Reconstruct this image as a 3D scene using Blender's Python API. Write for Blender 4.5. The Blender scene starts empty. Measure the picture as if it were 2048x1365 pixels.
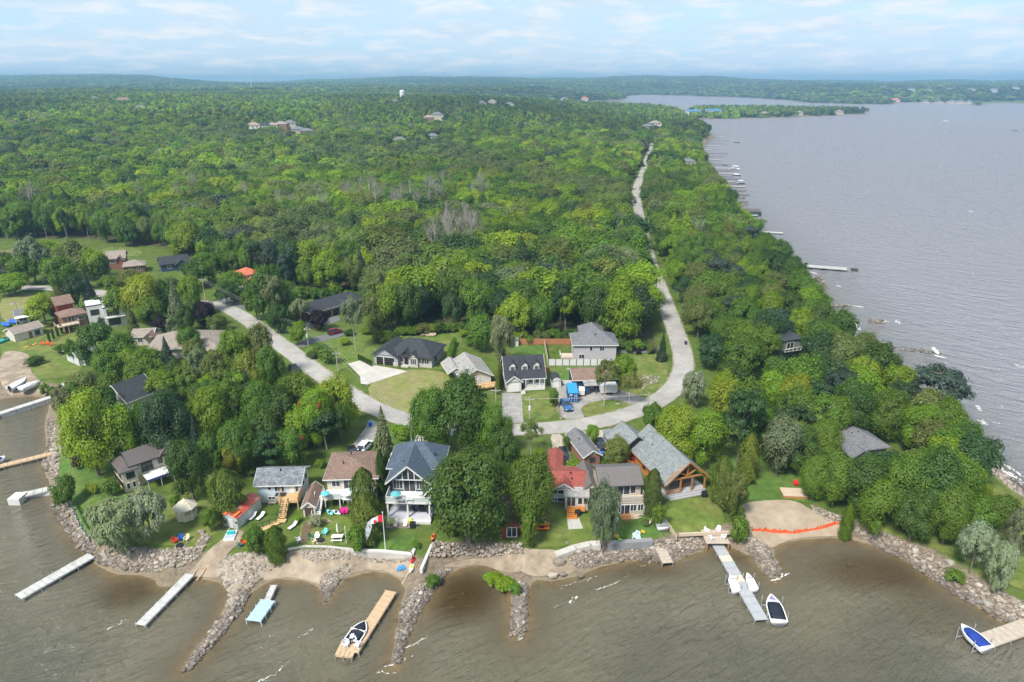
import bpy, bmesh, math, random
import numpy as np
from mathutils import Vector, Matrix
from mathutils.geometry import tessellate_polygon
R = math.radians
random.seed(7)
SC = bpy.context.scene
COL = SC.collection

# ------------------------------------------------------------------ camera, sky, sun, exposure
EYE = 75.0                                   # drone height above the lake
PITCH = math.atan(521.5 / 1365.0)
cam_data = bpy.data.cameras.new('camera'); cam_data.lens = 24.0; cam_data.sensor_width = 36.0
cam_data.clip_start = 1.0; cam_data.clip_end = 40000.0
cam = bpy.data.objects.new('camera', cam_data); COL.objects.link(cam)
cam.location = (0, 0, EYE); cam.rotation_euler = (math.pi / 2 - PITCH, 0, 0)
SC.camera = cam

SUN_EL, SUN_AZ = R(52), R(215)               # high, behind the viewer to the left
W = bpy.data.worlds.new('World'); SC.world = W; W.use_nodes = True
def build_world():
    nt = W.node_tree; nt.nodes.clear(); N = nt.nodes.new; L = nt.links.new
    out = N('ShaderNodeOutputWorld'); bg = N('ShaderNodeBackground'); bg.inputs['Strength'].default_value = 0.1
    sky = N('ShaderNodeTexSky'); sky.sky_type = 'NISHITA'; sky.sun_disc = False
    sky.sun_elevation = SUN_EL; sky.sun_rotation = SUN_AZ; sky.dust_density = 1.5; sky.ozone_density = 1.2
    tc = N('ShaderNodeTexCoord'); sep = N('ShaderNodeSeparateXYZ'); L(tc.outputs['Generated'], sep.inputs[0])
    zc = N('ShaderNodeMath'); zc.operation = 'MAXIMUM'; zc.inputs[1].default_value = 0.0; L(sep.outputs['Z'], zc.inputs[0])
    za = N('ShaderNodeMath'); za.operation = 'ADD'; za.inputs[1].default_value = 0.16; L(zc.outputs[0], za.inputs[0])
    dx = N('ShaderNodeMath'); dx.operation = 'DIVIDE'; L(sep.outputs['X'], dx.inputs[0]); L(za.outputs[0], dx.inputs[1])
    dy = N('ShaderNodeMath'); dy.operation = 'DIVIDE'; L(sep.outputs['Y'], dy.inputs[0]); L(za.outputs[0], dy.inputs[1])
    cb = N('ShaderNodeCombineXYZ'); L(dx.outputs[0], cb.inputs[0]); L(dy.outputs[0], cb.inputs[1])
    def noise(scale, detail, rough, dist=0.0):
        n = N('ShaderNodeTexNoise'); n.inputs['Scale'].default_value = scale; n.inputs['Detail'].default_value = detail
        n.inputs['Roughness'].default_value = rough; n.inputs['Distortion'].default_value = dist
        L(cb.outputs[0], n.inputs['Vector']); return n
    def ramp(src, a, b, ca=(0, 0, 0, 1), cbb=(1, 1, 1, 1)):
        r = N('ShaderNodeValToRGB'); r.color_ramp.elements[0].position = a; r.color_ramp.elements[1].position = b
        r.color_ramp.elements[0].color = ca; r.color_ramp.elements[1].color = cbb; L(src, r.inputs[0]); return r
    veil = ramp(noise(1.5, 7, 0.62).outputs[0], 0.28, 0.62)           # thin high cloud
    puff = ramp(noise(3.4, 8, 0.56, 0.25).outputs[0], 0.47, 0.68)     # brighter cumulus
    hs = N('ShaderNodeMix'); hs.data_type = 'RGBA'; hs.inputs[0].default_value = 0.75
    L(sky.outputs[0], hs.inputs[6]); hs.inputs[7].default_value = (1.68, 2.75, 3.7, 1)
    m1 = N('ShaderNodeMix'); m1.data_type = 'RGBA'; L(veil.outputs[0], m1.inputs[0])
    L(hs.outputs[2], m1.inputs[6]); m1.inputs[7].default_value = (2.5, 3.02, 3.55, 1)
    m2 = N('ShaderNodeMix'); m2.data_type = 'RGBA'; L(puff.outputs[0], m2.inputs[0])
    L(m1.outputs[2], m2.inputs[6]); m2.inputs[7].default_value = (3.3, 3.45, 3.62, 1)
    L(m2.outputs[2], bg.inputs[0]); L(bg.outputs[0], out.inputs[0])
build_world()
sun_data = bpy.data.lights.new('sun', 'SUN'); sun_data.energy = 2.3; sun_data.angle = R(13); sun_data.color = (1.0, 0.95, 0.87)
sun = bpy.data.objects.new('sun', sun_data); COL.objects.link(sun)
# SUN_AZ is measured clockwise from +Y, the direction the light comes from
_sd = Vector((math.sin(SUN_AZ) * math.cos(SUN_EL), math.cos(SUN_AZ) * math.cos(SUN_EL), math.sin(SUN_EL)))
sun.rotation_euler = _sd.to_track_quat('Z', 'Y').to_euler()
SC.view_settings.view_transform = 'Standard'; SC.view_settings.look = 'None'
SC.view_settings.gamma = 1.0; SC.view_settings.use_curve_mapping = False
SC.view_settings.exposure = 1.5
SC.render.engine = 'CYCLES'
SC.cycles.use_denoising = True
SC.cycles.max_bounces = 6; SC.cycles.diffuse_bounces = 3; SC.cycles.glossy_bounces = 2
SC.cycles.transmission_bounces = 3; SC.cycles.transparent_max_bounces = 8; SC.cycles.volume_bounces = 1
SC.cycles.caustics_reflective = False; SC.cycles.caustics_refractive = False

# ------------------------------------------------------------------ measuring: a point of the photograph on the land plane
LZ = 2.2
cp, sp = math.cos(PITCH), math.sin(PITCH)
def G(px, py, z=LZ):
    a = px - 1024.0; b = 682.5 - py
    d = (a, 1365 * cp + b * sp, -1365 * sp + b * cp)
    t = (z - EYE) / d[2]
    return Vector((d[0] * t, d[1] * t, z))
def scale_at(p):                              # photo pixels per metre, across and upright, at point p
    depth = p[1] * cp + (EYE - p[2]) * sp
    return 1365.0 / depth
def height_for(p, top_y):                     # height of an upright thing at p whose top shows at row top_y
    b = 682.5 - top_y
    # (p + (0,0,h)) projects to b
    # b = 1365 * (y*sp + (z-EYE)*cp) / (y*cp - (z-EYE)*sp)
    y = p[1]; k = b / 1365.0
    dz = (k * y * cp - y * sp) / (cp + k * sp)
    return max(0.3, EYE + dz - p[2])

# ------------------------------------------------------------------ materials
MATS = {}
def mat(name, col, rough=0.7, var=0.12, scale=1.5, bump=0.0, pattern=None, ps=1.0, metal=0.0, spec=0.3, col2=None, objcol=False, wear=0.0):
    if name in MATS: return MATS[name]
    m = bpy.data.materials.new(name); m.use_nodes = True; nt = m.node_tree; N = nt.nodes.new; L = nt.links.new
    b = nt.nodes['Principled BSDF']; b.inputs['Roughness'].default_value = rough; b.inputs['Metallic'].default_value = metal
    b.inputs['Specular IOR Level'].default_value = spec
    tc = N('ShaderNodeTexCoord'); co = tc.outputs['Object']
    n = N('ShaderNodeTexNoise'); n.inputs['Scale'].default_value = scale; n.inputs['Detail'].default_value = 6; n.inputs['Roughness'].default_value = 0.62
    L(co, n.inputs['Vector'])
    mr = N('ShaderNodeMapRange'); mr.inputs[1].default_value = 0.25; mr.inputs[2].default_value = 0.75
    mr.inputs[3].default_value = 1 - var; mr.inputs[4].default_value = 1 + var; L(n.outputs[0], mr.inputs[0])
    base = N('ShaderNodeRGB'); base.outputs[0].default_value = (*col, 1); src = base.outputs[0]
    if objcol:
        oi = N('ShaderNodeObjectInfo'); src = oi.outputs['Color']
    if col2:
        n2 = N('ShaderNodeTexNoise'); n2.inputs['Scale'].default_value = scale * 0.37; n2.inputs['Detail'].default_value = 5; L(co, n2.inputs['Vector'])
        rr = N('ShaderNodeValToRGB'); rr.color_ramp.elements[0].position = 0.42; rr.color_ramp.elements[1].position = 0.58; L(n2.outputs[0], rr.inputs[0])
        mx = N('ShaderNodeMix'); mx.data_type = 'RGBA'; L(rr.outputs[0], mx.inputs[0]); L(src, mx.inputs[6]); mx.inputs[7].default_value = (*col2, 1); src = mx.outputs[2]
    hsrc = n.outputs[0]
    if pattern:
        sx = N('ShaderNodeSeparateXYZ'); L(co, sx.inputs[0])
        if pattern == 'shingle':
            ad = N('ShaderNodeMath'); L(sx.outputs[0], ad.inputs[0]); L(sx.outputs[1], ad.inputs[1])
            cx = N('ShaderNodeCombineXYZ'); L(ad.outputs[0], cx.inputs[0]); L(sx.outputs[2], cx.inputs[1])
            bt = N('ShaderNodeTexBrick'); bt.inputs['Scale'].default_value = 1.0; bt.inputs['Brick Width'].default_value = 0.5 * ps; bt.inputs['Row Height'].default_value = 0.13 * ps
            bt.inputs['Mortar Size'].default_value = 0.012; bt.inputs['Color1'].default_value = (.75, .75, .75, 1); bt.inputs['Color2'].default_value = (1.2, 1.2, 1.2, 1); bt.inputs['Mortar'].default_value = (.55, .55, .55, 1)
            L(cx.outputs[0], bt.inputs['Vector']); pc = bt.outputs['Color']; hsrc = bt.outputs['Fac']
        else:
            ax = {'x': 0, 'y': 1, 'z': 2}[pattern[-1]]
            ml = N('ShaderNodeMath'); ml.operation = 'MULTIPLY'; ml.inputs[1].default_value = 1.0 / ps; L(sx.outputs[ax], ml.inputs[0])
            fr = N('ShaderNodeMath'); fr.operation = 'FRACT'; L(ml.outputs[0], fr.inputs[0])
            rp = N('ShaderNodeValToRGB'); e = rp.color_ramp.elements
            e[0].position = 0.0; e[0].color = (.62, .62, .62, 1); e[1].position = 0.22; e[1].color = (1, 1, 1, 1)
            L(fr.outputs[0], rp.inputs[0]); pc = rp.outputs[0]; hsrc = rp.outputs[0]
        mp = N('ShaderNodeMix'); mp.data_type = 'RGBA'; mp.blend_type = 'MULTIPLY'; mp.inputs[0].default_value = 0.8; L(src, mp.inputs[6]); L(pc, mp.inputs[7]); src = mp.outputs[2]
    if wear:
        n3 = N('ShaderNodeTexNoise'); n3.inputs['Scale'].default_value = 0.55; n3.inputs['Detail'].default_value = 8; n3.inputs['Roughness'].default_value = 0.7; L(co, n3.inputs['Vector'])
        rw = N('ShaderNodeValToRGB'); rw.color_ramp.elements[0].position = 0.5; rw.color_ramp.elements[1].position = 0.72
        rw.color_ramp.elements[1].color = (wear, wear, wear, 1); L(n3.outputs[0], rw.inputs[0])
        mw = N('ShaderNodeMix'); mw.data_type = 'RGBA'; L(rw.outputs[0], mw.inputs[0]); L(src, mw.inputs[6]); mw.inputs[7].default_value = (.16, .14, .115, 1); src = mw.outputs[2]
    sc = N('ShaderNodeVectorMath'); sc.operation = 'SCALE'; L(src, sc.inputs[0]); L(mr.outputs[0], sc.inputs['Scale'])
    L(sc.outputs[0], b.inputs['Base Color'])
    if bump:
        bp = N('ShaderNodeBump'); bp.inputs['Strength'].default_value = bump; bp.inputs['Distance'].default_value = 0.08; L(hsrc, bp.inputs['Height']); L(bp.outputs[0], b.inputs['Normal'])
    MATS[name] = m
    return m

def leaf_mat(name, instanced):
    m = bpy.data.materials.new(name); m.use_nodes = True; nt = m.node_tree; nt.nodes.clear(); N = nt.nodes.new; L = nt.links.new
    out = N('ShaderNodeOutputMaterial')
    if instanced:
        at = N('ShaderNodeAttribute'); at.attribute_type = 'INSTANCER'; at.attribute_name = 'tint'; src = at.outputs['Color']
    else:
        oi = N('ShaderNodeObjectInfo'); src = oi.outputs['Color']
    geo = N('ShaderNodeNewGeometry'); hv = N('ShaderNodeHueSaturation')
    mh = N('ShaderNodeMapRange'); mh.inputs[3].default_value = 0.475; mh.inputs[4].default_value = 0.515; L(geo.outputs['Random Per Island'], mh.inputs[0]); L(mh.outputs[0], hv.inputs['Hue'])
    mul = N('ShaderNodeMath'); mul.operation = 'MULTIPLY'; mul.inputs[1].default_value = 7.31; L(geo.outputs['Random Per Island'], mul.inputs[0])
    fr = N('ShaderNodeMath'); fr.operation = 'FRACT'; L(mul.outputs[0], fr.inputs[0])
    mv = N('ShaderNodeMapRange'); mv.inputs[3].default_value = 0.84; mv.inputs[4].default_value = 1.16; L(fr.outputs[0], mv.inputs[0]); L(mv.outputs[0], hv.inputs['Value'])
    L(src, hv.inputs['Color'])
    df = N('ShaderNodeBsdfDiffuse'); L(hv.outputs[0], df.inputs[0])
    tr = N('ShaderNodeBsdfTranslucent'); h2 = N('ShaderNodeHueSaturation'); h2.inputs['Hue'].default_value = 0.485; h2.inputs['Value'].default_value = 1.15; L(hv.outputs[0], h2.inputs['Color']); L(h2.outputs[0], tr.inputs[0])
    gl = N('ShaderNodeBsdfGlossy'); gl.inputs['Roughness'].default_value = 0.5; gl.inputs['Color'].default_value = (.9, .95, 1, 1)
    mx = N('ShaderNodeMixShader'); mx.inputs[0].default_value = 0.44; L(df.outputs[0], mx.inputs[1]); L(tr.outputs[0], mx.inputs[2])
    m2 = N('ShaderNodeMixShader'); m2.inputs[0].default_value = 0.015; L(mx.outputs[0], m2.inputs[1]); L(gl.outputs[0], m2.inputs[2])
    L(m2.outputs[0], out.inputs[0])
    return m

# ------------------------------------------------------------------ mesh collecting and tagging
class MB:
    def __init__(s): s.v = []; s.f = []; s.mi = []
    def add(s, vs, fs, mi=0):
        o = len(s.v); s.v += [tuple(v) for v in vs]; s.f += [tuple(i + o for i in f) for f in fs]; s.mi += [mi] * len(fs); return s
    def box(s, x0, x1, y0, y1, z0, z1, mi=0):
        return s.add([(x0, y0, z0), (x1, y0, z0), (x1, y1, z0), (x0, y1, z0), (x0, y0, z1), (x1, y0, z1), (x1, y1, z1), (x0, y1, z1)],
                     [(0, 3, 2, 1), (4, 5, 6, 7), (0, 1, 5, 4), (1, 2, 6, 5), (2, 3, 7, 6), (3, 0, 4, 7)], mi)
    def prism(s, prof, a, b, axis='x', mi=0):     # profile extruded along an axis from a to b
        def P(t, p): return (t, p[0], p[1]) if axis == 'x' else ((p[0], t, p[1]) if axis == 'y' else (p[0], p[1], t))
        n = len(prof); vs = [P(a, p) for p in prof] + [P(b, p) for p in prof]
        return s.add(vs, [tuple(range(n - 1, -1, -1)), tuple(range(n, 2 * n))] + [(i, (i + 1) % n, n + (i + 1) % n, n + i) for i in range(n)], mi)
    def tube(s, p, q, r0, r1=None, n=6, mi=0):
        p = Vector(p); q = Vector(q); r1 = r0 if r1 is None else r1
        d = (q - p).normalized(); u = d.cross(Vector((0, 0, 1)) if abs(d.z) < 0.95 else Vector((1, 0, 0))).normalized(); w = d.cross(u)
        vs = []
        for c, r in ((p, r0), (q, r1)):
            for i in range(n):
                a = 2 * math.pi * i / n; vs.append(c + u * (r * math.cos(a)) + w * (r * math.sin(a)))
        return s.add(vs, [tuple(range(n - 1, -1, -1)), tuple(range(n, 2 * n))] + [(i, (i + 1) % n, n + (i + 1) % n, n + i) for i in range(n)], mi)
    def bar(s, p, q, w, h, mi=0):                  # rectangular bar between two points
        p = Vector(p); q = Vector(q); d = (q - p).normalized(); u = d.cross(Vector((0, 0, 1)))
        u = u.normalized() if u.length > 1e-4 else Vector((1, 0, 0)); k = u.cross(d)
        vs = [c + u * (w / 2 * a) + k * (h / 2 * b) for c in (p, q) for a, b in ((-1, -1), (1, -1), (1, 1), (-1, 1))]
        return s.add(vs, [(3, 2, 1, 0), (4, 5, 6, 7), (0, 1, 5, 4), (1, 2, 6, 5), (2, 3, 7, 6), (3, 0, 4, 7)], mi)
    def mesh(s, name, mats):
        me = bpy.data.meshes.new(name); me.from_pydata(s.v, [], s.f)
        for m in (mats if isinstance(mats, (list, tuple)) else [mats]): me.materials.append(m)
        if any(s.mi): me.polygons.foreach_set('material_index', s.mi)
        me.update(); return me
    def build(s, name, mats, parent=None):
        return link(name, s.mesh(name, mats), parent)
def link(name, data, parent=None, loc=None):
    o = bpy.data.objects.new(name, data); COL.objects.link(o)
    if parent: o.parent = parent
    if loc is not None: o.location = loc
    return o
def tag(o, label=None, cat=None, group=None, kind=None):
    if label: o['label'] = label
    if cat: o['category'] = cat
    if group: o['group'] = group
    if kind: o['kind'] = kind
    return o
def thing(name, label, cat, loc=(0, 0, 0), rot=0.0, group=None):
    o = bpy.data.objects.new(name, None); o.empty_display_size = 0.3; COL.objects.link(o)
    o.location = loc; o.rotation_euler = (0, 0, rot)
    return tag(o, label, cat, group)
def copy_thing(root, loc, rot=0.0, label=None, group=None, scale=None, color=None):
    r = root.copy(); COL.objects.link(r); r.location = loc; r.rotation_euler = (0, 0, rot)
    if scale is not None: r.scale = scale
    if label: r['label'] = label
    if group: r['group'] = group
    if color: r.color = color
    for ch in list(root.children):
        c = ch.copy(); COL.objects.link(c); c.parent = r
        if color and c.get('tinted'): c.color = color
        for g in ch.children:
            d = g.copy(); COL.objects.link(d); d.parent = c
            if color and d.get('tinted'): d.color = color
    return r
def smooth(o):
    o.data.polygons.foreach_set('use_smooth', [True] * len(o.data.polygons)); return o
# ------------------------------------------------------------------ shoreline, terrain, lake
def W0(pts, z=0.0): return [tuple(G(x, y, z)[:2]) for x, y in pts]
SHORE_PX = [(0,797),(60,792),(105,798),(95,830),(90,860),(95,895),(85,930),(100,965),(104,990),(112,1020),(132,1055),(152,1085),(180,1102),
 (186,1120),(197,1132),(232,1147),(285,1150),(312,1160),(318,1172),(345,1172),(362,1158),(402,1156),(440,1165),(455,1180),(455,1202),(448,1220),
 (434,1248),(412,1276),(390,1302),(364,1340),(374,1341),(412,1306),(450,1262),(482,1218),(500,1187),(530,1167),(562,1157),(602,1160),(636,1172),(650,1190),
 (648,1204),(656,1204),(668,1182),(690,1158),(720,1147),(750,1142),(780,1147),(800,1158),(812,1178),(808,1195),(800,1222),(794,1260),(784,1330),(794,1332),
 (806,1290),(818,1258),(832,1230),(846,1213),(860,1190),(874,1166),(892,1150),(920,1136),(960,1130),(992,1136),(1012,1152),(1022,1182),(1024,1212),(1022,1242),
 (1020,1272),(1046,1274),(1054,1240),(1053,1202),(1057,1172),(1075,1158),(1100,1162),(1130,1157),(1162,1150),(1202,1133),(1250,1121),(1300,1119),(1340,1127),
 (1380,1109),(1420,1096),(1470,1096),(1502,1112),(1526,1142),(1544,1162),(1562,1148),(1548,1120),(1545,1097),(1560,1087),(1600,1078),(1660,1075),(1700,1078),
 (1740,1088),(1790,1108),(1830,1132),(1870,1162),(1920,1188),(1960,1217),(2000,1242),(2048,1263),(2200,1335)]
SHORE_PX2 = [(2300,1180),(2150,1060),(2048,990),(2010,950),(1978,917),(1948,884),(1935,852),(1900,822),(1860,792),(1800,758),(1740,718),(1702,698),(1690,655),(1655,615),
 (1610,575),(1575,548),(1552,522),(1530,494),(1502,459),(1480,432),(1460,402),(1440,372),(1425,342),(1410,320),(1402,300),(1412,284),(1428,274),(1404,258),
 (1386,244),(1374,238),(1366,233),(1345,224),(1300,219),(1240,218),(1180,218),(1110,216),(1078,209),(1110,204),(1180,203),(1240,201),(1256,197),(1250,192.5),
 (1290,190.5),(1340,192),(1400,194),(1500,197),(1570,202),(1620,207),(1700,209),(1780,210.5),(1795,206),(1870,206),(1960,212),(1978,207.5),(2048,208),(2300,210)]
LAND = [(-520.0, 160.0), (-300.0, 150.0), (-170.0, 158.0)] + W0(SHORE_PX) + [(170.0, 60.0)] + W0(SHORE_PX2) + [(16000.0, 2400.0), (16000.0, 16000.0), (-16000.0, 16000.0), (-16000.0, 900.0), (-3000.0, 400.0)]
ISLAND = W0([(1376,237.5),(1440,238.5),(1500,237.5),(1560,236.5),(1650,233),(1745,229),(1700,226.5),(1600,225),(1480,223.5),(1400,223),(1374,227)])
def seg_sd(poly, P):
    P = np.asarray(P, float); A = np.array(poly); B = np.roll(A, -1, axis=0)
    out = np.empty(len(P))
    for s in range(0, len(P), 20000):
        q = P[s:s + 20000]
        d2 = np.full(len(q), 1e18); ins = np.zeros(len(q), bool)
        for a, b in zip(A, B):
            e = b - a; w = q - a; t = np.clip((w @ e) / (e @ e), 0, 1); r = w - t[:, None] * e
            d2 = np.minimum(d2, (r * r).sum(1))
            c = (a[1] > q[:, 1]) != (b[1] > q[:, 1])
            if e[1] != 0: ins ^= c & (q[:, 0] < e[0] * (q[:, 1] - a[1]) / e[1] + a[0])
        d = np.sqrt(d2); out[s:s + 20000] = np.where(ins, d, -d)
    return out
def shore_sd(P): return np.maximum(seg_sd(LAND, P), seg_sd(ISLAND, P))
def inside(poly, P):
    P = np.asarray(P, float); A = np.array(poly); B = np.roll(A, -1, axis=0); ins = np.zeros(len(P), bool)
    for a, b in zip(A, B):
        e = b - a
        if e[1] == 0: continue
        c = (a[1] > P[:, 1]) != (b[1] > P[:, 1]); ins ^= c & (P[:, 0] < e[0] * (P[:, 1] - a[1]) / e[1] + a[0])
    return ins
_rs = np.random.RandomState(3)
_waves = [(_rs.uniform(0, 6.28), _rs.uniform(0, 6.28), k) for k in (1/900., 1/620., 1/1500., 1/2300., 1/480., 1/3300.)]
def fbm(x, y):
    s = 0
    for a, ph, k in _waves: s = s + np.sin((x * math.cos(a) + y * math.sin(a)) * k * 6.28 + ph) * (k * 900) ** -0.6
    return s / 6.0
def sstep(a, b, t):
    t = np.clip((t - a) / (b - a), 0, 1); return t * t * (3 - 2 * t)
def land_z(P, sd=None):
    P = np.asarray(P, float); x, y = P[:, 0], P[:, 1]
    if sd is None: sd = shore_sd(P)
    near = np.where(sd < 0, np.maximum(-2.5, sd * 0.16), LZ * sstep(-0.6, 5.4, sd))
    near = near - np.where((sd > -0.6) & (sd < 0), 0, 0)
    inland = sstep(0, 500, sd)
    rise = inland * (26 * sstep(320, 1700, np.hypot(x, y)) + 10 * fbm(x, y) * sstep(500, 1500, y) + 4 * np.sin(x / 90.) * np.sin(y / 130.) * sstep(350, 600, y) )
    r = np.hypot(x, y)
    ridge = np.interp(x / np.maximum(y, 1), [-.80, -.62, -.50, -.42, -.36, -.24, -.10, -.02, .09, .16, .24, .33, .45, .8], [100, 104, 88, 42, 34, 56, 84, 88, 66, 84, 88, 64, 46, 52])
    far = sstep(0, 900, sd) * sstep(3300, 7600, r) * np.maximum(0, ridge - 24 + 7 * np.sin(x / 420. + y / 700.) + 5 * np.sin(x / 170. - y / 310.))
    return near + np.maximum(rise, 0) + far
def zat(x, y): return float(land_z([(x, y)])[0])

def grid_mesh(name, ys, us, zfun, mats, keep=None):
    X = np.outer(ys + 20.0, us); Y = np.repeat(ys[:, None], len(us), 1)
    P = np.stack([X.ravel(), Y.ravel()], 1); sd = shore_sd(P); z = zfun(P, sd)
    V = np.column_stack([P, z]); ny, nx = len(ys), len(us)
    i = (np.arange(ny - 1)[:, None] * nx + np.arange(nx - 1)[None, :]).ravel()
    F = np.column_stack([i, i + 1, i + 1 + nx, i + nx])
    if keep is not None:
        k = keep(P, sd); F = F[k[F].any(1)]
        used = np.unique(F); mp = np.full(len(V), -1); mp[used] = np.arange(len(used)); F = mp[F]; V = V[used]; sd = sd[used]; P = P[used]
    me = bpy.data.meshes.new(name); me.vertices.add(len(V)); me.vertices.foreach_set('co', V.ravel())
    me.loops.add(F.size); me.loops.foreach_set('vertex_index', F.ravel().astype(np.int32))
    me.polygons.add(len(F)); me.polygons.foreach_set('loop_start', np.arange(0, F.size, 4, dtype=np.int32)); me.polygons.foreach_set('loop_total', np.full(len(F), 4, np.int32))
    for m in mats: me.materials.append(m)
    me.update(); me.validate()
    me.polygons.foreach_set('use_smooth', [True] * len(me.polygons))
    return me, P, sd, V
def rows(y0, bands):
    ys = [y0]
    for lim, ratio in bands:
        while ys[-1] < lim: ys.append(ys[-1] * ratio)
    return np.array(ys)

def ground_material():
    m = bpy.data.materials.new('ground'); m.use_nodes = True; nt = m.node_tree; N = nt.nodes.new; L = nt.links.new
    b = nt.nodes['Principled BSDF']; b.inputs['Roughness'].default_value = 0.95; b.inputs['Specular IOR Level'].default_value = 0.1
    geo = N('ShaderNodeNewGeometry'); sx = N('ShaderNodeSeparateXYZ'); L(geo.outputs['Position'], sx.inputs[0])
    def noise(s, d=6):
        n = N('ShaderNodeTexNoise'); n.inputs['Scale'].default_value = s; n.inputs['Detail'].default_value = d; n.inputs['Roughness'].default_value = 0.65; L(geo.outputs['Position'], n.inputs['Vector']); return n
    def ramp(src, stops):
        r = N('ShaderNodeValToRGB'); e = r.color_ramp.elements
        while len(e) < len(stops): e.new(0.5)
        for k, (p, c) in enumerate(stops): e[k].position = p; e[k].color = (*c, 1)
        L(src, r.inputs[0]); return r
    grass = ramp(noise(0.35).outputs[0], [(0.3, (.046, .078, .014)), (0.5, (.076, .118, .020)), (0.7, (.115, .135, .034))])
    soil = ramp(noise(1.8).outputs[0], [(0.3, (.10, .075, .05)), (0.7, (.26, .21, .16))])
    bed = ramp(noise(0.25).outputs[0], [(0.3, (.16, .13, .085)), (0.7, (.27, .22, .15))])
    fz = N('ShaderNodeMapRange'); fz.inputs[1].default_value = 1.75; fz.inputs[2].default_value = 2.12; L(sx.outputs[2], fz.inputs[0])
    nn = N('ShaderNodeMath'); nn.operation = 'MULTIPLY_ADD'; nn.inputs[1].default_value = 1.2; nn.inputs[2].default_value = -0.6; L(noise(0.6).outputs[0], nn.inputs[0])
    na = N('ShaderNodeMath'); na.use_clamp = True; L(fz.outputs[0], na.inputs[0]); L(nn.outputs[0], na.inputs[1])
    m1 = N('ShaderNodeMix'); m1.data_type = 'RGBA'; L(na.outputs[0], m1.inputs[0]); L(soil.outputs[0], m1.inputs[6]); L(grass.outputs[0], m1.inputs[7])
    fw = N('ShaderNodeMapRange'); fw.inputs[1].default_value = -0.05; fw.inputs[2].default_value = 0.28; L(sx.outputs[2], fw.inputs[0])
    m2 = N('ShaderNodeMix'); m2.data_type = 'RGBA'; L(fw.outputs[0], m2.inputs[0]); L(bed.outputs[0], m2.inputs[6]); L(m1.outputs[2], m2.inputs[7])
    L(m2.outputs[2], b.inputs['Base Color'])
    bp = N('ShaderNodeBump'); bp.inputs['Strength'].default_value = 0.5; bp.inputs['Distance'].default_value = 0.15; L(noise(2.5).outputs[0], bp.inputs['Height']); L(bp.outputs[0], b.inputs['Normal'])
    return m
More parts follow.
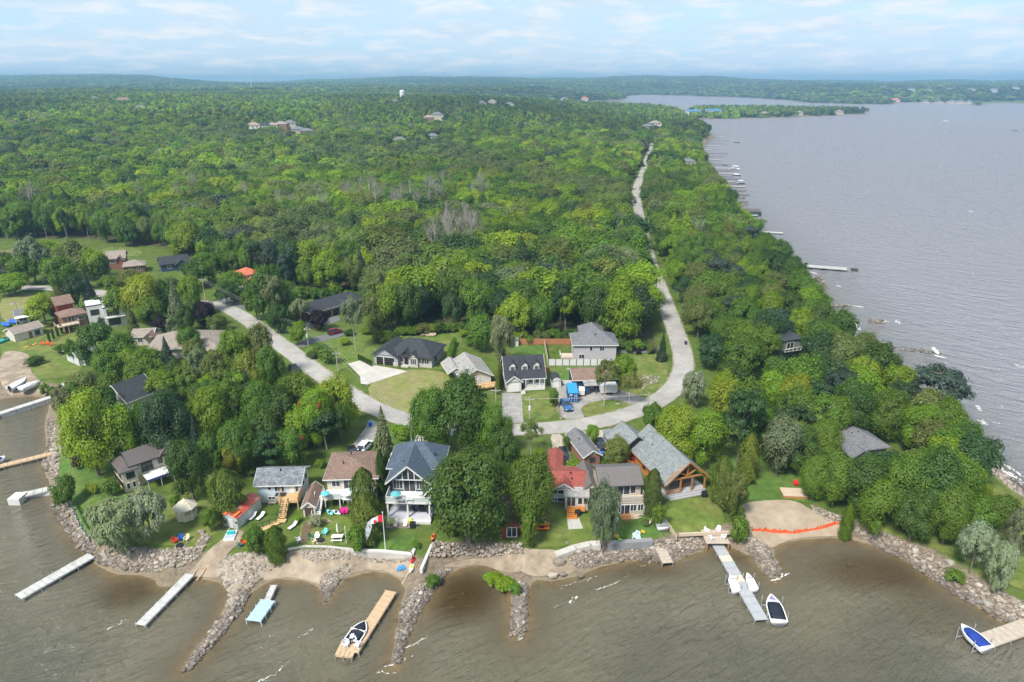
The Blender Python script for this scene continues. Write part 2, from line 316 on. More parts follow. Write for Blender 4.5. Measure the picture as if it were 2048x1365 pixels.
def water_material():
    m = bpy.data.materials.new('lake_water'); m.use_nodes = True; nt = m.node_tree; nt.nodes.clear(); N = nt.nodes.new; L = nt.links.new
    out = N('ShaderNodeOutputMaterial'); geo = N('ShaderNodeNewGeometry'); pos = geo.outputs['Position']
    dep = N('ShaderNodeAttribute'); dep.attribute_name = 'depth'; amb = N('ShaderNodeAttribute'); amb.attribute_name = 'amber'
    chop = N('ShaderNodeAttribute'); chop.attribute_name = 'chop'
    def noise(scale, detail=4, rough=0.6, rot=0.0, sy=1.0, dist=0.0):
        mp = N('ShaderNodeMapping'); mp.vector_type = 'TEXTURE'; mp.inputs['Rotation'].default_value = (0, 0, rot); mp.inputs['Scale'].default_value = (1, 1 / sy, 1); L(pos, mp.inputs['Vector'])
        n = N('ShaderNodeTexNoise'); n.inputs['Scale'].default_value = scale; n.inputs['Detail'].default_value = detail; n.inputs['Roughness'].default_value = rough; n.inputs['Distortion'].default_value = dist
        L(mp.outputs[0], n.inputs['Vector']); return n.outputs[0]
    def mth(op, a, b):
        n = N('ShaderNodeMath'); n.operation = op
        for k, v in ((0, a), (1, b)):
            if isinstance(v, (int, float)): n.inputs[k].default_value = v
            else: L(v, n.inputs[k])
        return n.outputs[0]
    murk = N('ShaderNodeValToRGB'); e = murk.color_ramp.elements; e[0].position = .35; e[0].color = (.122, .113, .074, 1); e[1].position = .65; e[1].color = (.152, .136, .096, 1)
    L(noise(0.035, 5, .6, .4, 2.2, .6), murk.inputs[0])
    deepc = N('ShaderNodeMix'); deepc.data_type = 'RGBA'; mr = N('ShaderNodeMapRange'); mr.inputs[1].default_value = 1.2; mr.inputs[2].default_value = 2.5; L(dep.outputs['Fac'], mr.inputs[0])
    L(mr.outputs[0], deepc.inputs[0]); L(murk.outputs[0], deepc.inputs[6]); deepc.inputs[7].default_value = (.066, .066, .050, 1)
    dm = N('ShaderNodeMix'); dm.data_type = 'RGBA'; L(mth('MULTIPLY', mr.outputs[0], .55), dm.inputs[0]); L(murk.outputs[0], dm.inputs[6]); L(deepc.outputs[2], dm.inputs[7])
    op = N('ShaderNodeAttribute'); op.attribute_name = 'open_lake'; om = N('ShaderNodeMix'); om.data_type = 'RGBA'; L(op.outputs['Fac'], om.inputs[0]); L(dm.outputs[2], om.inputs[6]); om.inputs[7].default_value = (.262, .256, .278, 1); dm = om  # open lake: turbid water, with pale grey sky reflection put into the colour
    am = N('ShaderNodeMix'); am.data_type = 'RGBA'; L(amb.outputs['Fac'], am.inputs[0]); L(dm.outputs[2], am.inputs[6]); am.inputs[7].default_value = (.050, .028, .005, 1)
    # waves: long swell crests plus short chop
    def seas(rot): return mth('ADD', mth('ADD', mth('MULTIPLY', noise(0.30, 3, .55, rot, 3.4, .5), 1.15), mth('MULTIPLY', noise(0.95, 4, .6, rot + .12, 2.6, .4), .50)), mth('ADD', mth('MULTIPLY', noise(3.6, 2, .5, rot - .2, 1.8), .13), mth('MULTIPLY', noise(.11, 2, .5, rot + .1, 3.0, .6), 1.5)))
    opn = N('ShaderNodeAttribute'); opn.attribute_name = 'open_lake'
    hm = N('ShaderNodeMix'); hm.data_type = 'FLOAT'; L(opn.outputs['Fac'], hm.inputs[0]); L(seas(R(38)), hm.inputs[2]); L(seas(R(-42)), hm.inputs[3]); hh = mth('SUBTRACT', hm.outputs[0], 1.64)
    bp = N('ShaderNodeBump'); bp.inputs['Distance'].default_value = 1.0; L(mth('MULTIPLY', hh, chop.outputs['Fac']), bp.inputs['Height']); bp.inputs['Strength'].default_value = 0.75
    df = N('ShaderNodeBsdfDiffuse'); L(am.outputs[2], df.inputs[0]); L(bp.outputs[0], df.inputs['Normal'])
    tr = N('ShaderNodeBsdfTransparent'); tr.inputs[0].default_value = (.93, .88, .76, 1)
    al = mth('SUBTRACT', 1.0, mth('POWER', 2.718, mth('MULTIPLY', dep.outputs['Fac'], -2.0)))
    body = N('ShaderNodeMixShader'); L(al, body.inputs[0]); L(tr.outputs[0], body.inputs[1]); L(df.outputs[0], body.inputs[2])
    gl = N('ShaderNodeBsdfGlossy'); gl.inputs['Roughness'].default_value = 0.09; L(bp.outputs[0], gl.inputs['Normal'])
    fr = N('ShaderNodeFresnel'); fr.inputs['IOR'].default_value = 1.333; L(bp.outputs[0], fr.inputs['Normal'])
    top = N('ShaderNodeMixShader'); L(fr.outputs[0], top.inputs[0]); L(body.outputs[0], top.inputs[1]); L(gl.outputs[0], top.inputs[2])
    L(top.outputs[0], out.inputs[0])
    return m
us = np.linspace(-1.2, 1.2, 430)
me, _, _, _ = grid_mesh('ground', rows(38, [(255, 1.0062), (2500, 1.016), (13500, 1.03)]), us, lambda P, sd: land_z(P, sd), [ground_material()])
tag(link('ground', me), kind='structure')
usw = np.linspace(-1.25, 1.25, 460)
me, P, sd, V = grid_mesh('lake_water', rows(15, [(60, 1.02), (200, 1.0058), (2500, 1.03), (9000, 1.06)]), usw, lambda P, sd: np.zeros(len(P)), [water_material()], keep=lambda P, sd: (sd < 8) & (np.hypot(P[:, 0], P[:, 1]) < 9000))
def vattr(me, name, vals):
    a = me.attributes.new(name, 'FLOAT', 'POINT'); a.data.foreach_set('value', np.asarray(vals, np.float32))
vattr(me, 'depth', np.clip(-sd * 0.16, 0, 2.5))
def blob(P, px, py, rx, ry):
    c = G(px, py, 0); return np.exp(-(((P[:, 0] - c.x) / rx) ** 2 + ((P[:, 1] - c.y) / ry) ** 2) ** 1.6)
amber = np.clip(blob(P, 925, 1190, 5.8, 6.5) + .75 * blob(P, 258, 1180, 4.5, 4.5) + .75 * blob(P, 1760, 1145, 12, 5) + .5 * blob(P, 1290, 1140, 7, 2.5) + .6 * blob(P, 1500, 1110, 5, 3) + .4 * blob(P, 1870, 1230, 6, 5), 0, 1)  # brown water patches; the widest, off the point, paints in the trees' dark reflection
vattr(me, 'amber', amber)
rr = np.hypot(P[:, 0], P[:, 1]); lee = sstep(-20, -3, -(-sd)) 
open_lake = sstep(40, 130, P[:, 0] - 0.12 * P[:, 1])
vattr(me, 'open_lake', open_lake)
vattr(me, 'chop', (1.0 + 1.5 * open_lake) * (.35 + .65 * sstep(0, 10, -sd)))
tag(link('lake_water', me), kind='structure')
# ------------------------------------------------------------------ sheets on the ground: roads, drives, lawns, sand
def chaikin(p, n=2, closed=True):
    p = [Vector(q) for q in p]
    for _ in range(n):
        q = []; m = len(p)
        for i in range(m if closed else m - 1):
            a, b = p[i], p[(i + 1) % m]; q += [a.lerp(b, .25), a.lerp(b, .75)]
        if not closed: q = [p[0]] + q + [p[-1]]
        p = q
    return p
_ns = 0
def sheet(name, px, m, dz=0.02, soft=2, drape=False, label=None, rag=0.0, step=0.9):
    global _ns; _ns += 1; dz += _ns * .0008
    if name == 'lawn' and max(y for x, y in px) > 1000: drape, step, dz = True, 2.0, dz + .03
    if soft and not rag and not drape: rag = .16 if name in ('lawn', 'rough_grass', 'garden_bed') else .05
    pts = [G(x, y)[:2] for x, y in px]
    if drape:   # waterline points of a draped sheet are given on the slope: correct their height once
        pts = []
        for x, y in px:
            z = LZ
            for _ in range(6): q = G(x, y, z); z = .5 * z + .5 * zat(q.x, q.y)
            pts.append(G(x, y, z)[:2])
    p = chaikin([(a, b) for a, b in pts], soft) if soft else [Vector((a, b)) for a, b in pts]
    if rag or (drape and name == 'lawn'):
        rag = rag or .16; q = []
        for i in range(len(p)):
            a, b = p[i], p[(i + 1) % len(p)]; n = max(1, int((b - a).length / 0.7))
            q += [a.lerp(b, k / n) + Vector((random.uniform(-rag, rag), random.uniform(-rag, rag))) for k in range(n)]
        p = q
    p3 = [Vector((a.x, a.y, 0)) for a in p]
    tris = tessellate_polygon([p3]); bm = bmesh.new(); vs = [bm.verts.new(v) for v in p3]
    for t in tris:
        try: bm.faces.new([vs[i] for i in t])
        except ValueError: pass
    if drape:
        xs = [v.x for v in p3]; ys = [v.y for v in p3]
        for lo, hi, nrm in ((min(xs), max(xs), (1, 0, 0)), (min(ys), max(ys), (0, 1, 0))):
            k = lo + step
            while k < hi:
                bmesh.ops.bisect_plane(bm, geom=bm.verts[:] + bm.edges[:] + bm.faces[:], plane_co=(k if nrm[0] else 0, k if nrm[1] else 0, 0), plane_no=nrm); k += step
        zz = land_z([(v.co.x, v.co.y) for v in bm.verts])
        for v, z in zip(bm.verts, zz): v.co.z = z + dz
    else:
        for v in bm.verts: v.co.z = LZ + dz
    bmesh.ops.recalc_face_normals(bm, faces=bm.faces)
    for f in bm.faces:
        if f.normal.z < 0: f.normal_flip()
    me = bpy.data.meshes.new(name); bm.to_mesh(me); bm.free(); me.materials.append(m)
    o = link(name, me); tag(o, kind='structure')
    if drape: smooth(o)
    return o
def ribbon_pts(px, step=3.0, n=3):
    p = chaikin([G(x, y)[:2] for x, y in px], n, closed=False); q = [p[0]]
    for a, b in zip(p, p[1:]):
        k = max(1, int((b - a).length / step))
        q += [a.lerp(b, j / k) for j in range(1, k + 1)]
    return q
def road(name, px, width, m, dz=0.06, wfun=None):
    q = ribbon_pts(px); zz = land_z([tuple(v) for v in q]); vs = []; fs = []
    for i, c in enumerate(q):
        d = (q[min(i + 1, len(q) - 1)] - q[max(i - 1, 0)]).normalized(); nrm = Vector((-d.y, d.x)); w = (wfun(c) if wfun else width) / 2
        j = random.uniform(-.12, .12); off = dz + min(0.5, max(0, c.length - 260) * .001)
        for s in (-1, 1): vs.append((c.x + nrm.x * s * (w + j), c.y + nrm.y * s * (w + j), zz[i] + off))
        if i: fs.append((2 * i - 2, 2 * i - 1, 2 * i + 1, 2 * i))
    me = bpy.data.meshes.new(name); me.from_pydata(vs, [], fs); me.materials.append(m); me.update()
    if me.polygons[0].normal.z < 0: me.flip_normals()
    return tag(link(name, me), kind='structure'), q
M_road = mat('road_asphalt', (.29, .275, .255), .9, .16, .5, .2, col2=(.34, .32, .295))
M_shoulder = mat('gravel_shoulder', (.25, .23, .16), .95, .4, 1.2, .4, col2=(.15, .17, .06))
M_lawn = mat('mown_lawn', (.094, .136, .022), .95, .42, .6, .3, col2=(.135, .150, .036))
M_lawn2 = mat('lush_lawn', (.066, .128, .020), .95, .38, .6, .3, col2=(.088, .140, .026))
M_drygrass = mat('dry_lawn', (.18, .19, .055), .95, .25, .6, .3, col2=(.20, .185, .075))
M_field = mat('rough_grass', (.078, .135, .02), .95, .45, 1.4, .6, col2=(.115, .15, .03))
M_asph = mat('drive_asphalt', (.135, .135, .14), .9, .2, 1.0, .2)
M_asph_old = mat('old_asphalt', (.24, .23, .22), .9, .25, .9, .3, col2=(.29, .27, .245))
M_conc = mat('concrete', (.46, .43, .39), .85, .12, .8, .1, col2=(.41, .385, .35))
M_gravel = mat('gravel_drive', (.40, .345, .275), .95, .25, 2.0, .4, col2=(.33, .285, .23))
M_sand = mat('beach_sand', (.34, .27, .195), .95, .14, .7, .25, col2=(.29, .23, .165))
M_sandw = mat('shore_sand', (.31, .25, .185), .92, .25, .8, .35, col2=(.23, .18, .13))
M_cobble = mat('cobble_shore', (.33, .28, .225), .95, .4, 3.5, .8, col2=(.24, .20, .15))
M_forestfloor = mat('forest_floor', (.045, .065, .018), 1.0, .5, .4, .5, col2=(.07, .06, .028))

ROAD_PX = [(-60,579),(90,575),(215,588),(330,602),(425,608),(470,622),(560,688),(630,742),(700,790),(760,824),(850,852),(930,863),(1000,862),(1100,858),(1200,846),(1290,818),(1345,784),(1368,745),(1366,705),(1350,660),(1333,612),(1318,572),(1306,543),(1297,515),(1288,480),(1280,445),(1274,410),(1271,380),(1284,350),(1292,325),(1300,305),(1308,283)]
_, ROADQ = road('shoulder', ROAD_PX, 6.1, M_shoulder, .115)
_, ROADQ = road('road', ROAD_PX, 5.3, M_road, .14)
road('far_road', [(880,228),(900,212),(897,196)], 16, M_road, 1.0)
S = sheet
S('forest_floor', [(180,478),(330,495),(450,545),(600,575),(740,585),(745,655),(760,672),(800,660),(880,645),(940,648),(1030,668),(1140,662),(1240,682),(1310,690),(1290,560),(1262,440),(900,400),(300,400),(-100,430),(-100,478)], M_forestfloor, .012, 0, drape=True, step=14)
S('rough_grass', [(590,700),(690,672),(745,660),(800,655),(900,650),(930,668),(905,730),(890,742),(745,728),(690,735),(660,752),(640,745)], M_field, .016)
S('lawn', [(735,768),(780,752),(812,738),(880,742),(900,752),(900,775),(862,800),(835,835),(800,828),(740,812)], M_drygrass, .02)
S('lawn', [(1040,786),(1114,781),(1117,838),(1040,842)], M_lawn, .02, 1)
S('lawn', [(1155,822),(1172,806),(1214,798),(1252,803),(1272,814),(1240,827),(1200,834),(1168,834)], M_lawn, .03, 2)
S('lawn', [(1232,712),(1320,706),(1337,730),(1334,775),(1305,800),(1240,780),(1220,750)], M_lawn, .018)
S('lawn', [(1096,731),(1200,731),(1205,762),(1100,764)], M_lawn2, .022, 1)
S('lawn', [(1022,688),(1092,690),(1096,716),(1020,713)], M_lawn2, .022, 1)
S('lawn', [(870,690),(905,675),(918,690),(900,720),(880,730)], M_lawn, .024, 1)
S('lawn', [(1080,878),(1100,872),(1104,922),(1062,930),(1050,890)], M_lawn, .02, 1)
S('lawn', [(790,858),(835,853),(880,905),(868,930),(760,930),(765,880)], M_lawn2, .018, 1)
S('lawn', [(0,588),(75,585),(90,610),(60,640),(0,650)], M_drygrass, .02)
S('lawn', [(0,660),(70,640),(170,650),(190,665),(165,690),(178,720),(150,752),(70,762),(50,745),(80,715),(30,705),(0,715)], M_lawn, .02)
S('lawn', [(490,612),(560,630),(600,660),(590,690),(540,668),(470,620)], M_lawn2, .02)
S('lawn', [(565,680),(650,662),(690,668),(640,690),(590,700)], M_lawn2, .022, 1)
S('lawn', [(560,540),(460,575),(420,590),(450,560)], M_lawn2, .02, 1)
S('lawn', [(200,495),(275,495),(290,512),(210,515)], M_lawn, .024, 1)
S('lawn', [(118,862),(150,862),(172,935),(225,965),(262,1000),(320,1050),(350,1080),(180,1076),(150,1040),(128,990),(116,935)], M_lawn2, .02)
S('lawn', [(330,985),(440,990),(470,1062),(440,1085),(395,1100),(330,1090),(250,1090),(290,1040)], M_lawn, .022)
S('lawn', [(470,1062),(560,1050),(580,1080),(545,1102),(480,1100),(455,1090)], M_lawn, .024)
S('lawn', [(600,1045),(640,1035),(705,1030),(712,1098),(600,1092)], M_lawn, .026)
S('lawn', [(735,1060),(835,1058),(832,1082),(824,1103),(712,1098),(715,1065)], M_lawn2, .024, 1)
S('lawn', [(1068,1010),(1175,1020),(1190,1085),(1120,1096),(1066,1094),(1060,1060)], M_lawn, .026, 1)
S('lawn', [(1205,1035),(1300,1028),(1330,1070),(1306,1082),(1225,1083),(1195,1075)], M_lawn2, .024, 1)
S('lawn', [(1322,1000),(1400,995),(1432,1000),(1455,1045),(1425,1064),(1360,1066),(1330,1058)], M_lawn, .024)
S('lawn', [(1480,880),(1600,905),(1640,1015),(1590,1000),(1500,1003),(1470,1000),(1450,940)], M_lawn2, .02)
S('lawn', [(1900,930),(1960,925),(2060,1010),(2200,1080),(2240,1180),(2060,1195),(1980,1145),(1900,1110),(1780,1065),(1690,1035),(1760,1010)], M_lawn, .02)
S('beach_sand', [(1478,1020),(1486,1008),(1520,1002),(1590,1000),(1622,1022),(1660,1040),(1700,1050),(1715,1072),(1660,1073),(1600,1076),(1562,1086),(1540,1098),(1515,1085),(1497,1060)], M_sand, .07, 2, drape=True)
S('beach_sand', [(552,1106),(610,1100),(700,1106),(790,1112),(832,1114),(826,1140),(806,1160),(780,1145),(750,1140),(718,1144),(690,1154),(664,1178),(640,1170),(602,1158),(562,1155),(528,1166),(520,1140)], M_sandw, .07, 2, drape=True)
S('beach_sand', [(880,1132),(930,1118),(985,1116),(1040,1098),(1070,1100),(1120,1102),(1130,1115),(1160,1140),(1130,1153),(1076,1154),(1050,1150),(1010,1146),(960,1126),(905,1138)], M_sandw, .09, 2, drape=True)
S('dirt_path', [(400,1122),(440,1085),(465,1060),(490,1062),(482,1085),(462,1102),(445,1125),(440,1160),(402,1154),(372,1154)], M_sandw, .08, 2, drape=True)
S('cobble_shore', [(440,1122),(480,1108),(530,1110),(548,1135),(510,1165),(492,1185),(470,1212),(452,1215),(456,1182),(442,1164)], M_cobble, .09, 2, drape=True)
S('dirt_yard', [(0,700),(55,706),(62,720),(60,745),(95,780),(100,795),(60,790),(0,795)], M_sandw, .06, 2, drape=True)
S('driveway', [(696,728),(722,721),(750,731),(806,741),(814,744),(776,756),(734,770),(722,768),(720,753)], M_conc, .03, 0)
S('driveway', [(1005,787),(1043,787),(1047,846),(1003,848)], M_asph_old, .03, 0)
S('walkway', [(1041,779),(1050,778),(1051,789),(1042,790)], M_conc, .034, 0)
S('driveway', [(1108,772),(1148,766),(1195,778),(1240,779),(1290,797),(1308,806),(1290,816),(1268,816),(1251,804),(1215,799),(1174,807),(1160,821),(1172,838),(1124,842),(1118,806)], M_asph_old, .026, 1)
S('driveway', [(1230,697),(1318,694),(1322,706),(1232,708)], M_asph, .03, 0)
S('driveway', [(425,600),(490,577),(506,584),(470,604),(450,616)], M_asph, .03, 1)
S('driveway', [(455,614),(500,592),(512,600),(485,622)], M_asph, .034, 1)
S('driveway', [(560,662),(600,648),(655,632),(680,632),(680,645),(610,657),(580,668)], M_asph, .03, 1)
S('driveway', [(586,688),(630,674),(685,662),(692,672),(640,684),(600,697)], M_asph, .03, 1)
S('driveway', [(738,838),(760,848),(757,862),(746,885),(722,912),(700,918),(694,905),(715,878),(732,855)], M_asph_old, .03, 1)
S('driveway', [(836,866),(878,862),(866,915),(815,918)], M_conc, .03, 0)
S('driveway', [(1100,868),(1122,866),(1140,905),(1142,930),(1104,932),(1106,900)], M_gravel, .028, 1)
S('driveway', [(1128,868),(1220,858),(1262,880),(1250,905),(1270,935),(1255,940),(1236,905),(1215,895),(1160,900),(1142,888)], M_gravel, .028, 1)
S('driveway', [(180,580),(212,584),(208,600),(196,606)], M_conc, .08, 1)
S('patio', [(1134,1039),(1158,1037),(1166,1058),(1137,1060)], mat('weathered_board', (.40, .375, .34), .9, .15, 2.0, .2, 'line_x', .5), .05, 0)
S('patio', [(772,1046),(838,1046),(836,1058),(772,1058)], mat('brown_paver', (.25, .20, .16), .9, .2, 2.0, .2), .05, 0)
S('garden_bed', [(605,1050),(618,1045),(626,1055),(612,1085),(600,1090)], mat('brown_garden_bed', (.13, .085, .05), .95, .5, 3.0, .6), .045, 1)

# ------------------------------------------------------------------ trees: crown, trunk
LEAF = leaf_mat('leaf', False); LEAF_I = leaf_mat('forest_leaf', True)
M_bark = mat('grey_bark', (.15, .125, .10), .95, .3, 4.0, .4); M_pale = mat('pale_bark', (.34, .32, .28), .9, .3, 4.0, .3); M_dead = mat('dead_wood', (.34, .31, .28), .9, .25, 4.0, .2)
rng = np.random.RandomState(11)
def unit(v): return v / (np.linalg.norm(v, axis=1, keepdims=True) + 1e-9)
def cards(me_name, pos, nrm, size, elong=1.0, along=None, mats=(LEAF,), extra=None):
    r_ = np.hypot(pos[:, 0], pos[:, 1]); pos = pos * np.array([[4.75 / np.quantile(r_, .985), 4.75 / np.quantile(r_, .985), 9.9 / pos[:, 2].max()]])
    n = len(pos); nrm = unit(nrm); ref = rng.normal(size=(n, 3)) if along is None else along
    u = unit(ref - (ref * nrm).sum(1, keepdims=True) * nrm); w = np.cross(nrm, u)
    su = (size * elong)[:, None] * u; sw = size[:, None] * w
    j = lambda: 1 + rng.uniform(-.35, .25, (n, 1))
    bow = nrm * (size * .18)[:, None]
    v = np.stack([pos - su * j() - bow, pos - sw * j() * .8, pos + su * j() - bow, pos + sw * j() * .8], 1).reshape(-1, 3)
    f = np.arange(4 * n, dtype=np.int32)
    me = bpy.data.meshes.new(me_name)
    ev, ef = ([], []) if extra is None else (extra.v, extra.f)
    V = np.vstack([v, np.array(ev).reshape(-1, 3)]) if len(ev) else v
    loops = [f]; tot = [np.full(n, 4)]; mi = [np.zeros(n)]
    if len(ev):
        loops.append(np.array([i + 4 * n for q in ef for i in q])); tot.append(np.array([len(q) for q in ef])); mi.append(np.ones(len(ef)))
    lp = np.concatenate(loops).astype(np.int32); tt = np.concatenate(tot).astype(np.int32)
    me.vertices.add(len(V)); me.vertices.foreach_set('co', V.ravel().astype(np.float32)); me.loops.add(len(lp)); me.loops.foreach_set('vertex_index', lp)
    me.polygons.add(len(tt)); me.polygons.foreach_set('loop_start', np.concatenate([[0], np.cumsum(tt)[:-1]]).astype(np.int32)); me.polygons.foreach_set('loop_total', tt)
    for m in mats: me.materials.append(m)
    me.polygons.foreach_set('material_index', np.concatenate(mi).astype(np.int32)); me.update(); me.validate()
    return me
def sph(n, up=0.0):
    d = rng.normal(size=(n, 3)); d[:, 2] += up; return unit(d)
# every prototype is 10 m wide and 10 m tall; copies are scaled to their own size
def clump_crown(name, n, size, nc=46, z0=.30, z1=1.0, rxy=5.0, cr=(.9, 1.6), flat=1.0, droop=0.0, pw=2.2, mats=(LEAF,), extra=None, sparse=1.0, lean=(0, 0), jit=.26):
    cz = 10 * (z0 + z1) / 2; hz = 10 * (z1 - z0) / 2
    d = sph(nc, .35); rad = rng.uniform(.45, 1.0, (nc, 1)) ** .6
    prof = 1 - .25 * np.clip(d[:, 2:3], 0, 1) + rng.uniform(-.12, .12, (nc, 1))
    r = rng.uniform(*cr, nc)
    c = d * rad * np.array([[rxy - 1.1, rxy - 1.1, hz - .9]]) * prof
    c[:, 2] += cz; c[:, 0] += lean[0] * (c[:, 2] - cz); c[:, 1] += lean[1] * (c[:, 2] - cz)
    wts = r ** 2; k = rng.choice(nc, n, p=wts / wts.sum()); dd = sph(n, .45)
    rr = r[k] * np.where(rng.uniform(size=n) < .13, rng.uniform(.9, 1.5, n), rng.uniform(.55, 1.06, n))
    p = c[k] + dd * rr[:, None] * np.array([[1, 1, flat]])
    out = unit(c[k] - np.array([[0, 0, cz - 1.5]]))
    nrm = dd * .75 + out * .35 + np.array([[0, 0, .35]]) + rng.normal(size=(n, 3)) * jit
    along = None
    if droop: along = unit(dd * np.array([[1, 1, 0]]) + np.array([[0, 0, -droop]]))
    return cards(name, p, nrm, size * rng.uniform(.65, 1.3, n), 1.0 if not droop else 2.0, along, mats, extra)
def cone_crown(name, n, size, layers=15, mats=(LEAF,), z0=.06, rb=5.0, pw=.9, gap=.55, extra=None, droop=.35):
    lay = rng.randint(0, layers, n * 2); t = (lay + rng.uniform(0, gap, n * 2)) / layers
    keep = rng.uniform(size=n * 2) < (1.08 - t); lay, t = lay[keep][:n], t[keep][:n]; n = len(t)
    nb = 9; br = rng.randint(0, nb, n); th = 2 * math.pi * (br + .35 * np.sin(lay * 2.4)) / nb + lay * .7 + rng.normal(size=n) * .16
    lr = rng.uniform(.75, 1.1, (layers, nb))[lay, br]; R_ = rb * (1 - t) ** pw * lr; s = rng.uniform(.1, 1, n) ** .55
    x, y = np.cos(th) * R_ * s, np.sin(th) * R_ * s; z = 10 * (z0 + (1 - z0) * t) - droop * R_ * s * .5 + rng.normal(size=n) * .07
    o = np.stack([np.cos(th), np.sin(th), np.full(n, -.25)], 1)
    nrm = o * .45 + np.array([[0, 0, .8]]) + rng.normal(size=(n, 3)) * .3
    return cards(name, np.stack([x, y, z], 1), nrm, size * rng.uniform(.7, 1.25, n) * (.45 + .55 * (1 - t)), 1.7, o, mats, extra)
def column_crown(name, n, size, mats=(LEAF,), extra=None):
    t = rng.uniform(0, 1, n) ** .8; th = rng.uniform(0, 6.283, n); R_ = 5 * np.minimum(1, (1 - t) * 3.6) ** .62 * (.82 + .18 * np.sin(th * 5 + t * 17)) * (.75 + .25 * np.minimum(1, t * 8)) * rng.uniform(.72, 1.03, n)
    o = np.stack([np.cos(th), np.sin(th), np.full(n, .5)], 1)
    return cards(name, np.stack([np.cos(th) * R_, np.sin(th) * R_, .15 + 9.8 * t], 1), o + rng.normal(size=(n, 3)) * .35, size * rng.uniform(.7, 1.3, n), 1.4, np.tile([[0, 0, 1.]], (n, 1)) + rng.normal(size=(n, 3)) * .3, mats, extra)
def trunk_mb(r=.22, h=6.5, limbs=6, spread=3.2, top=9.0, lean=.3, seed=0):
    m = MB(); q = random.Random(seed); lx, ly = q.uniform(-lean, lean), q.uniform(-lean, lean)
    m.tube((0, 0, -.3), (lx * .4, ly * .4, h * .5), r * 1.25, r * .85, 7); m.tube((lx * .4, ly * .4, h * .5), (lx, ly, h), r * .85, r * .5, 6)
    for k in range(limbs):
        a = 6.283 * k / max(1, limbs) + q.uniform(-.4, .4); t = q.uniform(.45, .98); b = Vector((lx * t, ly * t, h * t)); e = Vector((lx + math.cos(a) * spread * q.uniform(.6, 1.1), ly + math.sin(a) * spread * q.uniform(.6, 1.1), q.uniform(h * t + 1.2, top)))
        mid = b.lerp(e, .55) + Vector((0, 0, -.3)); m.tube(b, mid, r * .42, r * .26, 5); m.tube(mid, e, r * .26, r * .06, 4)
    return m
def bare_mb(seed, spread=2.6, r=.16):
    q = random.Random(seed); m = MB()
    def grow(p, d, ln, rad, lev):
        e = p + d * ln; m.tube(p, e, rad, rad * .62, 5 if lev < 2 else 3)
        if lev >= 4: return
        for k in range(3 if lev else 4):
            nd = (d + Vector((q.uniform(-1, 1), q.uniform(-1, 1), q.uniform(-.15, .5))) * .62).normalized(); grow(p.lerp(e, q.uniform(.6, 1)), nd, ln * q.uniform(.55, .74), rad * .55, lev + 1)
    grow(Vector((0, 0, -.2)), Vector((0, 0, 1)), 4.2, r, 0); return m
PROTO = {}
def proto(kind, crown, trunk_me): PROTO.setdefault(kind, []).append((crown, trunk_me))
for k in range(6):
    proto('broadleaf_tree', clump_crown('broadleaf_crown', 11000, .215, nc=[46, 60, 38, 54, 70, 44][k], z0=[.08, .03, .12, .07, .02, .1][k], rxy=5.2, cr=(.75, 1.55), lean=(random.uniform(-.15, .15), random.uniform(-.15, .15))), trunk_mb(seed=k).mesh('trunk', M_bark))
for k in range(3):
    proto('poplar_tree', clump_crown('poplar_crown', 4200, .21, nc=34, z0=.42, rxy=4.6, cr=(.5, 1.0)), trunk_mb(.16, 7.6, 8, 2.6, 9.3, .8, seed=20 + k).mesh('trunk', M_pale))
for k in range(2):
    proto('pine_tree', clump_crown('pine_crown', 6500, .21, nc=52, z0=.14, rxy=5.0, cr=(.7, 1.35), flat=.42), trunk_mb(.2, 9.2, 9, 3.4, 9, .2, seed=30 + k).mesh('trunk', M_bark))
for k in range(2):
    proto('spruce_tree', cone_crown('spruce_crown', 5200, .33, layers=20), trunk_mb(.25, 9, 0, seed=40 + k).mesh('trunk', M_bark))
    proto('cedar_tree', column_crown('cedar_crown', 6000, .21), trunk_mb(.25, 6, 0, seed=50 + k).mesh('trunk', M_bark))
    proto('willow_tree', clump_crown('willow_crown', 9000, .17, nc=60, z0=.03, rxy=5.1, cr=(.6, 1.2), droop=.8), trunk_mb(.22, 5.5, 7, 3.6, 8, .5, seed=60 + k).mesh('trunk', M_bark))
    proto('shrub', clump_crown('shrub_crown', 1600, .42, nc=26, z0=0.0, rxy=5.0, cr=(1.1, 1.9)), trunk_mb(.12, 4, 4, 2.5, 6, .2, seed=70 + k).mesh('trunk', M_bark))
for k in range(4): proto('bare_tree', clump_crown('twigs', 800, .07, nc=30, z0=.35, cr=(.6, 1.2), droop=-.9), bare_mb(80 + k, r=.26).mesh('trunk', M_dead))
for k in range(2): proto('maple_tree', clump_crown('maple_crown', 19000, .155, nc=54, z0=.03, rxy=5.0, cr=(.75, 1.65), jit=.22), trunk_mb(.3, 6, 7, seed=90 + k).mesh('trunk', M_bark))
COLS = {'mid': (0.104, 0.196, 0.017), 'bright': (0.168, 0.283, 0.014), 'lime': (0.227, 0.312, 0.017), 'dark': (0.064, 0.132, 0.017), 'deep': (0.047, 0.099, 0.026), 'olive': (0.144, 0.184, 0.040),
        'silver': (0.290, 0.335, 0.170), 'grey': (0.165, 0.205, 0.095), 'blue': (0.060, 0.096, 0.066), 'purple': (0.024, 0.011, 0.016), 'cedar': (0.139, 0.195, 0.031), 'yellow': (0.225, 0.245, 0.024), 'twig': (0.190, 0.185, 0.140), 'orange': (0.300, 0.110, 0.020), 'red': (0.050, 0.012, 0.016)}
_tc = 0
